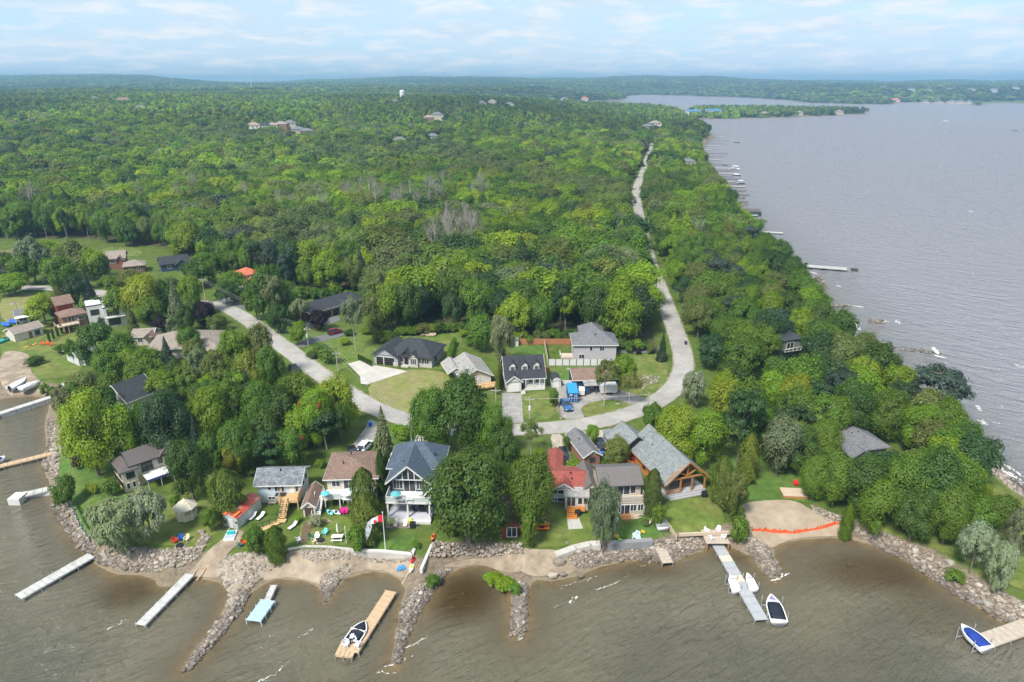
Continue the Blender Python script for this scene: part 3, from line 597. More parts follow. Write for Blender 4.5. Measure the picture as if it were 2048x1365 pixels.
def tree(kind, base, h, w, col, label, cat='tree', group=None, jitter=.16):
    global _tc; _tc += 1
    cr, tk = PROTO[kind][_tc % len(PROTO[kind])]; b = Vector(base)
    t = thing(kind, label, cat, b, random.uniform(0, 6.28), group); t.scale = (w / 10, w / 10, h / 10)
    if cr:
        c = link('crown', cr, t); k = COLS[col] if isinstance(col, str) else col; f = random.uniform(1 - jitter, 1 + jitter)
        c.color = (k[0] * f * random.uniform(.9, 1.12), k[1] * f, k[2] * f * random.uniform(.85, 1.15), 1)
    link('trunk', tk, t); return t
def tree_px(kind, cx, top, foot, wpx, col, label, group=None, cat='tree', minh=0):
    p = G(cx, foot); h = max(minh, height_for(p, top)); w = wpx / scale_at((p.x, p.y, p.z + h * .6))
    p = Vector((p.x, p.y, zat(p.x, p.y))); return tree(kind, p, h, w, col, label, cat, group)
# ------------------------------------------------------------------ woods
def hit(px, py):                              # where the line of sight through a pixel meets the terrain or the lake
    a = px - 1024.0; b = 682.5 - py; t = np.exp(np.linspace(math.log(.05), math.log(9.5), 900)); D = np.array([a, 1365 * cp + b * sp, -1365 * sp + b * cp]); Q = D[None] * t[:, None]; Q[:, 2] += EYE
    k = Q[:, 2] < np.maximum(0, land_z(Q[:, :2])); i = int(np.argmax(k)) if k.any() else len(t) - 1; return Vector(Q[i])
FAR = [[h, None] for h in ((507,266,17),(529,265,15),(545,265,14),(562,265,16),(580,263,15),(597,272,15),(614,276,15),(858,247,16),(875,243,18),(965,214,13),(985,213,16),(1020,216,17),(790,210,13),(245,207,30),(280,222,18),(1297,263,16),(1312,258,18),(1377,341,12),(800,294,14),(866,286,13),(190,205,14),(1792,205,28),(1852,207,20),(1880,208,22),(1905,208.5,22),(1922,209,26),(1940,209.5,18),(1105,204,24),(1170,202.5,26),(1128,203.5,26),(1858,187,26),(1901,186,26),(1945,186,26),(1990,187,26),(2034,183,26),(1825,186,26),(1770,181,26),(1388,231,30),(1428,230,34),(1530,233,15),(1600,232,15),(1680,231,15))]
for h in FAR:
    c = hit(*h[0][:2]); h[1] = (c.x, c.y, zat(c.x, c.y))
FARP = np.array([h[1][:2] for h in FAR]); FARW = np.array([h[0][2] for h in FAR])
def clearing(P):                              # trees kept, and how much shorter they are in front of the far houses
    keep = np.ones(len(P), bool); sc = np.ones(len(P))
    for (x, y), w in zip(FARP, FARW):
        d = math.hypot(x, y); fx, fy = x / d, y / d; along = (P[:, 0] - x) * fx + (P[:, 1] - y) * fy; side = np.abs(-(P[:, 0] - x) * fy + (P[:, 1] - y) * fx)
        keep &= ~((along > -22) & (along < w * .8 + 12) & (side < w * .6 + 8)); sc = np.where((along < 0) & (along > -min(260, d * .16)) & (side < w * .5 + 4), .6, sc)
    return keep, sc
E2 = None
edge_x = [-500, 0, 190, 215, 330, 400, 450, 530, 600, 740, 746, 760, 800, 880, 940, 1030, 1140, 1240, 1312, 1322]
edge_y = [478, 480, 484, 494, 503, 540, 560, 577, 590, 600, 668, 680, 668, 660, 664, 680, 676, 694, 697, 697]
def project(P, z=LZ):
    x, y = P[:, 0], P[:, 1]; dz = z - EYE
    u = 1365 * x / (y * cp - dz * sp); v = 1365 * (y * sp + dz * cp) / (y * cp - dz * sp)
    return 1024 + u, 682.5 - v
RQ = np.array([tuple(q) for q in ROADQ])
def road_dist(P):
    out = np.empty(len(P))
    for s in range(0, len(P), 4000):
        q = P[s:s + 4000]; out[s:s + 4000] = np.sqrt(((q[:, None, :] - RQ[None]) ** 2).sum(2).min(1))
    return out
def jgrid(x0, x1, y0, y1, step, seed):
    r = np.random.RandomState(seed); X, Y = np.meshgrid(np.arange(x0, x1, step), np.arange(y0, y1, step))
    X = X + (np.arange(X.shape[0]) % 2)[:, None] * step * .5
    P = np.stack([X.ravel(), Y.ravel()], 1); return P + r.uniform(-.42, .42, P.shape) * step
def wood_ok(P):
    sd = shore_sd(P); px, py = project(P); m = sd > 5
    e = np.interp(px, edge_x, edge_y); left = (px < 1322) & (py < e)
    rd = road_dist(P); m &= rd > np.where(py < 500, 7.9, 7.0)
    strip = (px >= 1275) & (py < 500) & (sd > 4)          # between the shore road and the lake
    m &= left | strip | (np.hypot(P[:, 0], P[:, 1]) > 1500); m &= clearing(P)[0]
    return m, sd, px, py
PALETTE = [('mid', 5), ('bright', 4), ('dark', 3.5), ('deep', .8), ('olive', 2.2), ('lime', 1.0), ('grey', .7), ('cedar', 1.4), ('blue', .3)]
def pal(n, r):
    names = [a for a, _ in PALETTE]; w = np.array([b for _, b in PALETTE]); k = r.choice(len(names), n, p=w / w.sum())
    c = np.array([COLS[names[i]] for i in k]); return c * 1.08 * r.uniform(.84, 1.16, (n, 1)) * r.uniform(.94, 1.06, (n, 3))
PCOL = bpy.data.collections.new('forest_sources')
def src(name, me):
    o = bpy.data.objects.new(name, me); PCOL.objects.link(o); return o
def forest(name, label_kind, P, zs, W_, H_, tint, protos, seed):
    n = len(P); r = np.random.RandomState(seed)
    me = bpy.data.meshes.new(name); me.vertices.add(n); me.vertices.foreach_set('co', np.column_stack([P, zs]).astype(np.float32).ravel())
    a = me.attributes.new('size', 'FLOAT_VECTOR', 'POINT'); a.data.foreach_set('vector', np.column_stack([W_ / 10, W_ / 10, H_ / 10]).astype(np.float32).ravel())
    a = me.attributes.new('turn', 'FLOAT_VECTOR', 'POINT'); a.data.foreach_set('vector', np.column_stack([r.uniform(-.06, .06, n), r.uniform(-.06, .06, n), r.uniform(0, 6.28, n)]).astype(np.float32).ravel())
    a = me.attributes.new('tint', 'FLOAT_COLOR', 'POINT'); a.data.foreach_set('color', np.column_stack([tint, np.ones(n)]).astype(np.float32).ravel())
    a = me.attributes.new('pick', 'INT', 'POINT'); a.data.foreach_set('value', r.randint(0, len(protos), n).astype(np.int32))
    o = link(name, me); tag(o, kind='stuff')
    col = bpy.data.collections.new(name + '_sources')
    for i, pm in enumerate(protos): col.objects.link(bpy.data.objects.new('tree_%03d' % i, pm))
    ng = bpy.data.node_groups.new(name, 'GeometryNodeTree'); ng.interface.new_socket('Geometry', in_out='INPUT', socket_type='NodeSocketGeometry'); ng.interface.new_socket('Geometry', in_out='OUTPUT', socket_type='NodeSocketGeometry')
    N = ng.nodes.new; L = ng.links.new; gi = N('NodeGroupInput'); go = N('NodeGroupOutput'); ip = N('GeometryNodeInstanceOnPoints'); ci = N('GeometryNodeCollectionInfo')
    ci.inputs['Collection'].default_value = col; ci.inputs['Separate Children'].default_value = True; ci.inputs['Reset Children'].default_value = True
    def attr(nm, ty):
        q = N('GeometryNodeInputNamedAttribute'); q.data_type = ty; q.inputs['Name'].default_value = nm; return q.outputs['Attribute']
    L(gi.outputs[0], ip.inputs['Points']); L(ci.outputs[0], ip.inputs['Instance']); ip.inputs['Pick Instance'].default_value = True
    L(attr('pick', 'INT'), ip.inputs['Instance Index']); L(attr('size', 'FLOAT_VECTOR'), ip.inputs['Scale'])
    er = N('FunctionNodeEulerToRotation'); L(attr('turn', 'FLOAT_VECTOR'), er.inputs[0]); L(er.outputs[0], ip.inputs['Rotation'])
    L(ip.outputs[0], go.inputs[0])
    md = o.modifiers.new('trees', 'NODES'); md.node_group = ng
    return o
ML = (LEAF_I, M_bark)
mid_p = [clump_crown('mid_crown', 2300, .44, nc=n, z0=.2, rxy=5.2, cr=(1.1, 2.0), mats=ML, extra=trunk_mb(.2, 7, 4, seed=n), jit=.30) for n in (18, 24, 30, 21, 36, 27)]
mid_p.append(cone_crown('mid_conifer', 1300, .55, layers=14, mats=ML, extra=trunk_mb(.2, 8, 0, seed=3)))
low_p = [clump_crown('low_crown', 340, .95, nc=n, z0=.1, rxy=5.2, cr=(1.1, 2.0), mats=ML, jit=.2) for n in (12, 16, 22, 9)]
low_p.append(cone_crown('low_conifer', 200, 1.2, layers=8, mats=ML))
far_p = [clump_crown('far_crown', 90, 1.9, nc=n, z0=.0, rxy=5.2, cr=(.9, 1.8), mats=ML) for n in (12, 18, 9)]
# zone 1: the wood behind the houses; its nearest rows stand as trees of their own
P = jgrid(-330, 330, 150, 470, 7.2, 5); ok, sd, px, py = wood_ok(P); P, sd, px, py = P[ok], sd[ok], px[ok], py[ok]
e = np.interp(px, edge_x, edge_y); gap = np.where(px < 1322, e - py, 999); order = np.argsort(gap)
vis = (px > -40) & (px < 1322)
first = [i for i in order if vis[i]][:130]; fs = set(first)
WOODLABEL = 'green broadleaf tree in the front edge of the wood behind the houses'
for i in first:
    z = zat(*P[i]); h = random.uniform(12, 19); kind = random.choices(['broadleaf_tree', 'poplar_tree', 'pine_tree', 'spruce_tree'], [7, 3, .8, .8])[0]
    c = random.choices(['mid', 'dark', 'deep', 'bright', 'olive', 'lime'], [4, 3, 2, 2.2, 1.2, .6])[0]
    if kind in ('pine_tree', 'spruce_tree'): c = random.choice(['deep', 'dark', 'blue'])
    w = h * random.uniform(.55, .8) if kind == 'broadleaf_tree' else h * random.uniform(.42, .5)
    tree(kind, (P[i][0], P[i][1], z), h, w, c, {'broadleaf_tree': WOODLABEL, 'poplar_tree': 'thin pale trunked tree in the front edge of the wood', 'pine_tree': 'dark layered pine in the front edge of the wood', 'spruce_tree': 'dark pointed spruce in the front edge of the wood'}[kind],
         group={'broadleaf_tree': 'broadleaf trees at the edge of the wood', 'poplar_tree': 'pale trunked trees at the edge of the wood', 'pine_tree': 'pines at the edge of the wood', 'spruce_tree': 'spruces at the edge of the wood'}[kind])
rest = np.array([i for i in range(len(P)) if i not in fs]); r1 = np.random.RandomState(1)
Pm = [P[rest]]; Sm = [sd[rest]]
P = jgrid(-620, 420, 470, 900, 9.0, 6); ok, sd, px, py = wood_ok(P); Pm.append(P[ok]); Sm.append(sd[ok])
Pm = np.vstack(Pm); Sm = np.concatenate(Sm); n = len(Pm)
patch = fbm(Pm[:, 0] * 9 + 300, Pm[:, 1] * 9)                              # stands of one kind keep together
tint = pal(n, r1) * (1 + .3 * patch)[:, None]; p2 = sstep(.25, .6, fbm(Pm[:, 0] * 5 - 900, Pm[:, 1] * 7 + 400) + r1.uniform(-.12, .12, n))[:, None] * .42; tint = tint * (1 - p2) + np.array([[.150, .175, .095]]) * p2
H_ = r1.uniform(11, 18, n) * np.clip(.55 + Sm / 40, .5, 1); W_ = H_ * r1.uniform(.82, 1.15, n)
W_ = np.minimum(W_, 2.0 * Sm + 1.0)
near_p = [clump_crown('near_crown', 6500, .25, nc=q_, z0=.14, rxy=5.2, cr=(.85, 1.7), mats=ML, extra=trunk_mb(.2, 7, 5, seed=q_)) for q_ in (30, 42, 54, 36)] + [cone_crown('near_conifer', 4500, .33, layers=19, mats=ML, extra=trunk_mb(.2, 8, 0, seed=3))]
H_ = H_ * clearing(Pm)[1]; Zm = land_z(Pm, Sm); nr = np.hypot(Pm[:, 0], Pm[:, 1]) < 520
for sel, pr in ((nr, near_p), (~nr, mid_p)): forest('woods', '', Pm[sel], Zm[sel], W_[sel], H_[sel], tint[sel], pr, 2)
# zone 2 and 3: woods towards the town, then the far shore and its hills
P = jgrid(-1950, 1500, 900, 2600, 11, 7); ok, sd, px, py = wood_ok(P); ok &= np.abs(P[:, 0]) < P[:, 1] * .9 + 60; P, sd = P[ok], sd[ok]; n = len(P)
Pi = jgrid(380, 1150, 1300, 1660, 11, 17); si = seg_sd(ISLAND, Pi); Pi = Pi[(si > 4) & clearing(Pi)[0]]; P = np.vstack([P, Pi]); sd = np.concatenate([sd, np.full(len(Pi), 12.)]); n = len(P)
cl = fbm(P[:, 0] * 3, P[:, 1] * 3 + 900); hole = (cl > .9) & (sd > 200); P, sd, cl = P[~hole], sd[~hole], cl[~hole]; n = len(P)
H_ = r1.uniform(9, 17, n); W_ = r1.uniform(9, 15, n)
forest('distant_woods', '', P, land_z(P, sd), W_, H_ * clearing(P)[1], pal(n, r1) * (.95 + .5 * cl)[:, None], low_p, 3)
P = jgrid(-7800, 7800, 2600, 9000, 31, 8); P = P[np.abs(P[:, 0]) < P[:, 1] * .86 + 100]; sd = shore_sd(P); k = sd > 12; k2 = clearing(P)[0]; k &= k2; P, sd = P[k], sd[k]; n = len(P); cl = fbm(P[:, 0] * 1.6, P[:, 1] * 1.6)
keep = ~((cl > .9) & (np.hypot(P[:, 0], P[:, 1]) < 4200)); P, sd, cl = P[keep], sd[keep], cl[keep]; n = len(P)
forest('far_hill_woods', '', P, land_z(P, sd) - 1, r1.uniform(28, 48, n), r1.uniform(10, 19, n) * clearing(P)[1], pal(n, r1) * (.9 + .4 * cl)[:, None], far_p, 4)
# ------------------------------------------------------------------ buildings
M_white = mat('white_paint', (.56, .55, .53), .6, .06, 1.2); M_trim = mat('white_trim', (.64, .63, .61), .5, .03)
M_glass = mat('window_glass', (.030, .036, .045), .08, .1, .6, spec=.6); M_screen = mat('dark_screen', (.05, .055, .06), .4, .2)
M_black = mat('black_paint', (.018, .018, .02), .5, .1); M_darktrim = mat('charcoal_trim', (.035, .037, .042), .5, .1)
M_timber = mat('new_timber', (.50, .33, .16), .7, .18, 2.5, .2, 'line_x', .16); M_orange = mat('orange_stained_timber', (.52, .20, .04), .6, .15, 2.5, .1)
M_greyboard = mat('grey_deck_board', (.36, .36, .37), .7, .12, 2, .2, 'line_x', .3); M_log = mat('log_cladding', (.44, .185, .045), .55, .2, 1.2, .5, 'line_z', .3)
M_beam = mat('timber_beam', (.36, .17, .06), .55, .15, 2.0, .2)
M_tan = mat('tan_deck', (.50, .40, .30), .8, .15, 2.0, .2, 'line_x', .3)
M_steel = mat('galvanised_steel', (.5, .51, .52), .4, .08, 2.0, metal=.6)
ROOFS = {}
def roofm(name, col, var=.18, scale=2.0, pattern='shingle', wear=0, ps=1.0, rough=.85, col2=None): 
    ROOFS[name] = mat(name + '_roof', col, rough, var, scale, .35, pattern, ps, wear=wear, col2=col2); return ROOFS[name]
R_slate = roofm('blue_slate', (.075, .10, .135)); R_char = roofm('charcoal', (.038, .042, .050)); R_brown = roofm('brown', (.205, .135, .105))
R_grey = roofm('mid_grey', (.155, .155, .165)); R_mott = roofm('mottled_grey', (.13, .145, .16), .4, 3.0, col2=(.20, .215, .23)); R_taupe = roofm('taupe', (.27, .225, .19))
R_red = roofm('red', (.27, .07, .055)); R_cabin = roofm('grey_green', (.185, .205, .21), .3, 2.5, col2=(.22, .24, .24)); R_rust = roofm('faded_red', (.46, .075, .05), .25, 1.5, 'line_y', 0, .6, .6, col2=(.40, .20, .16))
R_mbrown = roofm('brown_metal', (.105, .092, .088), .1, 2, 'line_x', 0, .42, .5); R_mgrey = roofm('brown_grey_metal', (.135, .12, .115), .1, 2, 'line_y', 0, .5, .5); R_coral = roofm('coral', (.58, .15, .085), .1)
R_oldgrey = roofm('weathered_grey', (.30, .29, .275), .25, 1.3, wear=.35); R_blue = roofm('blue_grey_shed', (.17, .17, .18))
Wm = lambda n, c, ps=.22, v=.06: mat(n + '_siding', c, .7, v, 1.0, .15, 'line_z', ps)
W_pale = Wm('pale_blue', (.50, .57, .63)); W_cream = Wm('cream', (.56, .51, .43), .3); W_navy = Wm('navy', (.045, .075, .13)); W_grey = Wm('mid_grey', (.30, .31, .34)); W_lgrey = Wm('light_grey', (.40, .385, .40))
W_white = Wm('white', (.52, .52, .52)); W_beige = Wm('beige', (.46, .40, .33)); W_blue = Wm('deep_blue', (.025, .055, .12)); W_brown = Wm('brown', (.17, .095, .06)); W_redw = Wm('barn_red', (.24, .045, .03)); W_green = Wm('sage_green', (.16, .19, .15))
W_stone = mat('pale_stone_block', (.42, .40, .37), .9, .35, 3.5, .5); W_brick = mat('brown_brick', (.24, .12, .09), .9, .25, 5, .4); W_conc = mat('concrete_block', (.44, .42, .39), .9, .15, 1.5, .2)
W_yel = mat('sandy_stucco', (.56, .46, .31), .9, .1, 1.0); W_corr = mat('corrugated_steel', (.52, .53, .53), .5, .12, 1.0, .4, 'line_x', .28, .3)

class Bld:
    def __init__(s, name, label, A, B, cat='house', z=LZ, group=None, w=None):
        a, b = G(*A, z), G(*B, z); s.w = (b - a).length if w is None else w; s.rot = math.atan2(b.y - a.y, b.x - a.x)
        s.t = thing(name, label, cat, a, s.rot, group); s.o = a
    def P(s, name, mb, m, parent=None): return mb.build(name, m, parent or s.t)
    def box(s, name, x0, x1, y0, y1, z0, z1, m, parent=None): return s.P(name, MB().box(x0, x1, y0, y1, z0, z1), m, parent)
    def walls(s, x0, x1, y0, y1, z0, z1, m, name='wall'): return s.box(name, x0, x1, y0, y1, z0, z1, m)
    def gable(s, x0, x1, y0, y1, z, rise, ax, m, wm, over=.45, fm=None, th=.2, ends=(1, 1)):
        if ax == 'x': a0, a1, b0, b1 = x0, x1, y0, y1
        else: a0, a1, b0, b1 = y0, y1, x0, x1
        mid = (b0 + b1) / 2; k = rise / ((b1 - b0) / 2); e0, e1 = b0 - over, b1 + over; ze = z - over * k
        pr = [(e0, ze), (mid, z + rise), (e1, ze), (e1, ze + th), (mid, z + rise + th), (e0, ze + th)]
        if ax == 'y': pr = [(p[0], p[1]) for p in pr]
        r = s.P('roof', MB().prism(pr, a0 - over, a1 + over, ax), m)
        if wm:
            tri = [(b0, z), (b1, z), (mid, z + rise - .01)]
            for on, t0, t1 in ((ends[0], a0, a0 + .15), (ends[1], a1 - .15, a1)):
                if on: s.P('gable_wall', MB().prism(tri, t0, t1, ax), wm)
        if fm:
            f = MB(); C = lambda t, b, zz: (t, b, zz) if ax == 'x' else (b, t, zz)
            for t in (a0 - over - .03, a1 + over + .03):
                for e in (e0, e1): f.bar(C(t, e, ze + th * .5), C(t, mid, z + rise + th * .5), .05, .24)
            for e in (e0 - .03, e1 + .03): f.bar(C(a0 - over, e, ze + .08), C(a1 + over, e, ze + .08), .05, .2)
            s.P('fascia', f, fm)
        return r
    def hip(s, x0, x1, y0, y1, z, rise, m, over=.45, fm=None, th=.2):
        x0 -= over; x1 += over; y0 -= over; y1 += over; w, d = x1 - x0, y1 - y0; i = min(w, d) / 2
        if w >= d: a, b = (x0 + i, (y0 + y1) / 2), (x1 - i, (y0 + y1) / 2)
        else: a, b = ((x0 + x1) / 2, y0 + i), ((x0 + x1) / 2, y1 - i)
        vs = [(x0, y0, z), (x1, y0, z), (x1, y1, z), (x0, y1, z), (x0, y0, z + th), (x1, y0, z + th), (x1, y1, z + th), (x0, y1, z + th), (*a, z + th + rise), (*b, z + th + rise)]
        fs = [(3, 2, 1, 0), (0, 1, 5, 4), (1, 2, 6, 5), (2, 3, 7, 6), (3, 0, 4, 7)]
        fs += [(4, 5, 9, 8), (5, 6, 9), (6, 7, 8, 9), (7, 4, 8)] if w >= d else [(4, 5, 8), (5, 6, 9, 8), (6, 7, 9), (7, 4, 8, 9)]
        r = s.P('roof', MB().add(vs, fs), m)
        if fm: s.P('fascia', MB().box(x0 - .04, x1 + .04, y0 - .04, y0, z - .03, z + .17).box(x0 - .04, x1 + .04, y1, y1 + .04, z - .03, z + .17).box(x0 - .04, x0, y0, y1, z - .03, z + .17).box(x1, x1 + .04, y0, y1, z - .03, z + .17), fm)
        return r
    def lean(s, x0, x1, y0, y1, z0, z1, m, over=.3, th=.15):      # height z0 at y0, z1 at y1
        k = (z1 - z0) / (y1 - y0); a, b = y0 - over, y1
        return s.P('roof', MB().prism([(a, z0 - over * k), (b, z1), (b, z1 + th), (a, z0 - over * k + th)], x0 - over, x1 + over, 'x'), m)
    def _T(s, side, pl):
        return {'F': lambda u, v, z: (u, pl - v, z), 'B': lambda u, v, z: (u, pl + v, z), 'L': lambda u, v, z: (pl - v, u, z), 'R': lambda u, v, z: (pl + v, u, z)}[side]
    def sbox(s, mb, side, pl, u0, u1, v0, v1, z0, z1):
        p, q = s._T(side, pl)(u0, v0, z0), s._T(side, pl)(u1, v1, z1)
        mb.box(min(p[0], q[0]), max(p[0], q[0]), min(p[1], q[1]), max(p[1], q[1]), z0, z1)
    def win(s, side, pl, c, z, w, h, n=2, fm=None, ny=1, name='window', f=.09):
        m = MB(); u0, u1 = c - w / 2, c + w / 2
        s.sbox(m, side, pl, u0 - f, u0, .0, .09, z - f, z + h + f); s.sbox(m, side, pl, u1, u1 + f, .0, .09, z - f, z + h + f)
        s.sbox(m, side, pl, u0, u1, .0, .09, z - f, z); s.sbox(m, side, pl, u0, u1, .0, .09, z + h, z + h + f)
        for k in range(1, n):
            x = u0 + w * k / n; s.sbox(m, side, pl, x - f * .45, x + f * .45, .0, .075, z, z + h)
        for k in range(1, ny):
            y = z + h * k / ny; s.sbox(m, side, pl, u0, u1, .0, .07, y - f * .4, y + f * .4)
        o = s.P(name, m, fm or M_trim); g = MB(); s.sbox(g, side, pl, u0, u1, .0, .035, z, z + h); s.P('pane', g, M_glass, o); return o
    def door(s, side, pl, c, z, w, h, m, name='door', handle=True):
        q = MB(); s.sbox(q, side, pl, c - w / 2, c + w / 2, 0, .07, z, z + h); o = s.P(name, q, m)
        if handle:
            g = MB(); s.sbox(g, side, pl, c + w / 2 - .16, c + w / 2 - .08, .07, .12, z + h * .45, z + h * .5); s.P('handle', g, M_steel, o)
        return o
    def garage(s, side, pl, c, z, w, h, m, rows=4):
        o = None; q = MB(); s.sbox(q, side, pl, c - w / 2 - .1, c + w / 2 + .1, 0, .03, z, z + h + .1); o = s.P('garage_door', q, M_trim if m is not M_trim else M_white)
        for k in range(rows):
            g = MB(); s.sbox(g, side, pl, c - w / 2, c + w / 2, .03, .07, z + h * k / rows + .02, z + h * (k + 1) / rows - .02); s.P('door_panel', g, m, o)
        return o
    def rail(s, pts, z, h=1.0, m=None, post=1.6, glass=None, name='railing', bal=0):
        m = m or M_trim; q = MB()
        for a, b in zip(pts, pts[1:]):
            A = Vector((*a, z)); B_ = Vector((*b, z)); L_ = (B_ - A).length; n = max(1, round(L_ / post)); up = Vector((0, 0, h))
            q.bar(A + up, B_ + up, .09, .07); q.bar(A + Vector((0, 0, .12)), B_ + Vector((0, 0, .12)), .06, .05)
            for k in range(n + 1):
                p = A.lerp(B_, k / n); q.bar(p, p + up * 1.04, .1, .1)
            if bal:
                for k in range(1, int(L_ / bal)):
                    p = A.lerp(B_, k * bal / L_); q.bar(p + Vector((0, 0, .12)), p + up, .04, .04)
        o = s.P(name, q, m)
        if glass:
            g = MB()
            for a, b in zip(pts, pts[1:]): g.bar(Vector((*a, z + h * .52)), Vector((*b, z + h * .52)), .02, h * .7)
            s.P('rail_panel', g, glass, o)
        return o
    def stairs(s, x0, x1, y0, z0, y1, z1, m, n=6, rail=None):      # flight rising from (y0,z0) to (y1,z1), across x0..x1
        st = MB().bar((x0, y0, z0), (x0, y1, z1), .08, .3).bar((x1, y0, z0), (x1, y1, z1), .08, .3); o = s.P('stair_stringer', st, m)
        for k in range(n):
            t = (k + .7) / n; y = y0 + (y1 - y0) * t; z = z0 + (z1 - z0) * t; d = abs(y1 - y0) / n * .55
            s.P('step', MB().box(x0, x1, y - d, y + d, z - .03, z + .05), m, o)
        if rail:
            q = MB()
            for x in (x0, x1):
                q.bar((x, y0, z0 + .95), (x, y1, z1 + .95), .08, .08)
                for t in (0, .33, .66, 1): q.bar((x, y0 + (y1 - y0) * t, z0 + (z1 - z0) * t), (x, y0 + (y1 - y0) * t, z0 + (z1 - z0) * t + .98), .08, .08)
            s.P('stair_railing', q, rail)
        return o
    def vents(s, roof, pts, m=None, h=.45, r=.11):
        for p in pts: s.P('roof_vent', MB().tube(p, (p[0], p[1], p[2] + h), r, r, 8).tube((p[0], p[1], p[2] + h), (p[0], p[1], p[2] + h + .1), r * 1.6, r * 1.2, 8), m or M_black, roof)

# --- D: pale blue cottage with the timber deck
b = Bld('cottage', 'pale blue siding cottage with mottled grey roof and new timber deck', (519, 1006), (604, 1004)); w = b.w
b.walls(0, w, 0, 5.6, 0, 1.6, W_white, 'base_wall'); b.walls(.003, w - .003, .003, 5.597, 1.6, 4.0, W_pale)
r = b.gable(0, w, 0, 5.6, 4.0, 1.5, 'x', R_mott, W_white, .5, M_trim); b.vents(r, [(3.9, 2.2, 5.2)])
b.win('F', 0, 2.2, 2.75, .6, .55, 1); b.win('F', 0, 3.7, 2.45, 1.1, 1.2, 2); b.win('F', 0, 4.5, 2.45, .7, 1.2, 1); b.door('F', .003, 6.3, 2.0, .8, 1.9, M_trim); b.win('F', 0, 7.15, 2.3, .5, 1.4, 1)
b.win('F', 0, 2.4, .75, 1.1, .5, 2); b.win('R', w, 2.2, 2.6, .7, .8, 1, M_darktrim); b.win('R', w, 4.2, 2.6, .7, .8, 1, M_darktrim)
d = b.P('deck', MB().box(4.4, 8.0, -2.9, -.05, 1.75, 1.95), M_timber)
for x in (4.6, 7.85):
    for y in (-2.75, -.4): b.P('deck_post', MB().box(x - .08, x + .08, y - .08, y + .08, 0, 1.75), M_timber, d)
b.rail([(4.4, -.1), (4.4, -2.9), (5.0, -2.9)], 1.95, .95, M_timber, 1.2); b.rail([(6.3, -2.9), (8.0, -2.9), (8.0, -.1)], 1.95, .95, M_timber, 1.2)
b.P('privacy_screen', MB().box(8.02, 8.1, -2.8, -.4, 1.95, 3.4), M_timber); b.stairs(5.05, 6.25, -5.6, .35, -2.95, 1.8, M_timber, 8, M_darktrim)
b.P('lower_deck', MB().box(4.9, 6.5, -6.6, -5.65, .2, .36), M_timber); b.P('ramp', MB().bar((5.3, -6.5, .3), (2.2, -8.6, .05), 1.2, .1), M_timber); b.rail([(4.9, -6.6), (2.0, -8.2)], .2, .95, M_darktrim, 1.0)
b.P('bench', MB().box(1.9, 3.3, -.9, -.4, .38, .46).box(1.95, 2.05, -.85, -.45, 0, .38).box(3.15, 3.25, -.85, -.45, 0, .38).box(1.9, 3.3, -.45, -.38, .46, .9), mat('grey_wood', (.25, .23, .20), .9, .2))
b.P('awning_roof', MB().box(3.3, 5.2, -1.1, -.02, 2.02, 2.1), M_darktrim)

# --- E: cream house with brown roof, deck under a parasol, and its small shed
b = Bld('lake_house', 'cream lake house with plain brown roof and white railed deck', (653, 1015), (738, 1012)); w = b.w + 1.2
b.walls(0, w, 2.4, 11.2, 0, 4.6, W_cream); r = b.hip(0, w, 2.4, 11.2, 4.5, 1.5, R_brown, .6, M_trim)
b.vents(r, [(3.6, 8.8, 5.8), (2.6, 5.6, 5.7)])
b.win('F', 2.4, 1.6, 2.9, 1.4, 1.0, 2); b.win('F', 2.4, 3.9, 2.3, 1.7, 1.9, 2, name='sliding_door'); b.win('F', 2.4, 6.6, 2.7, 2.0, 1.2, 3); b.win('F', 2.4, 4.6, .8, 1.6, .8, 2); b.win('F', 2.4, 7, .8, 1.6, .8, 2)
b.win('L', 0, 6, 2.8, 1.0, 1.0, 1)
d = b.P('deck', MB().box(-.3, w, -.6, 2.36, 2.0, 2.22), M_white)
for x in (.0, 2.6, 5.4, w - .3): b.P('deck_post', MB().box(x - .09, x + .09, -.5, -.32, 0, 2.0), M_trim)
b.rail([(-.3, 1.2), (-.3, -.55), (w, -.55), (w, 2.3)], 2.22, 1.0, M_trim, 1.5, glass=mat('frosted_glass', (.45, .5, .5), .2, .05)); 
b.stairs(-1.9, -.5, -3.4, .1, .6, 2.1, M_trim, 9, M_trim)
b = Bld('garden_shed', 'small cream gabled shed with brown shingle roof and dark door', (608, 1034), (632, 1033), 'shed'); w = b.w
b.walls(0, w, 0, 6.2, 0, 2.1, W_cream); b.gable(0, w, 0, 6.2, 2.1, .95, 'y', R_brown, W_cream, .3, M_trim); b.door('F', 0, w / 2, .05, w * .7, 1.8, mat('brown_door', (.075, .05, .04), .6)); b.P('door_frame', MB().box(.1, .25, -.06, 0, 0, 1.95).box(w - .25, w - .1, -.06, 0, 0, 1.95), M_trim)
b = Bld('storage_shed', 'long corrugated steel shed with faded red roof by the rails', (448, 1053), (477, 1059), 'shed'); w = b.w
b.walls(0, w, 0, 6.6, 0, 2.2, W_corr); r = b.gable(0, w, 0, 6.6, 2.2, .75, 'y', R_rust, W_corr, .12, None, .08); b.door('F', 0, w * .55, .05, .9, 1.8, W_white, handle=False)
b.P('orange_tarp', MB().bar((w * .25, -.1, 2.62), (w * .25, 1.5, 2.62), 1.1, .04).bar((w * .75, -.1, 2.62), (w * .75, 1.5, 2.62), 1.1, .04), mat('orange_tarp', (.72, .19, .04), .6), r)
b.P('door_window', MB().box(w * .85, w * .85 + .4, -.03, 0, 1.1, 1.5), M_glass); b.door('R', w, 1.2, .1, .9, 1.8, W_white)

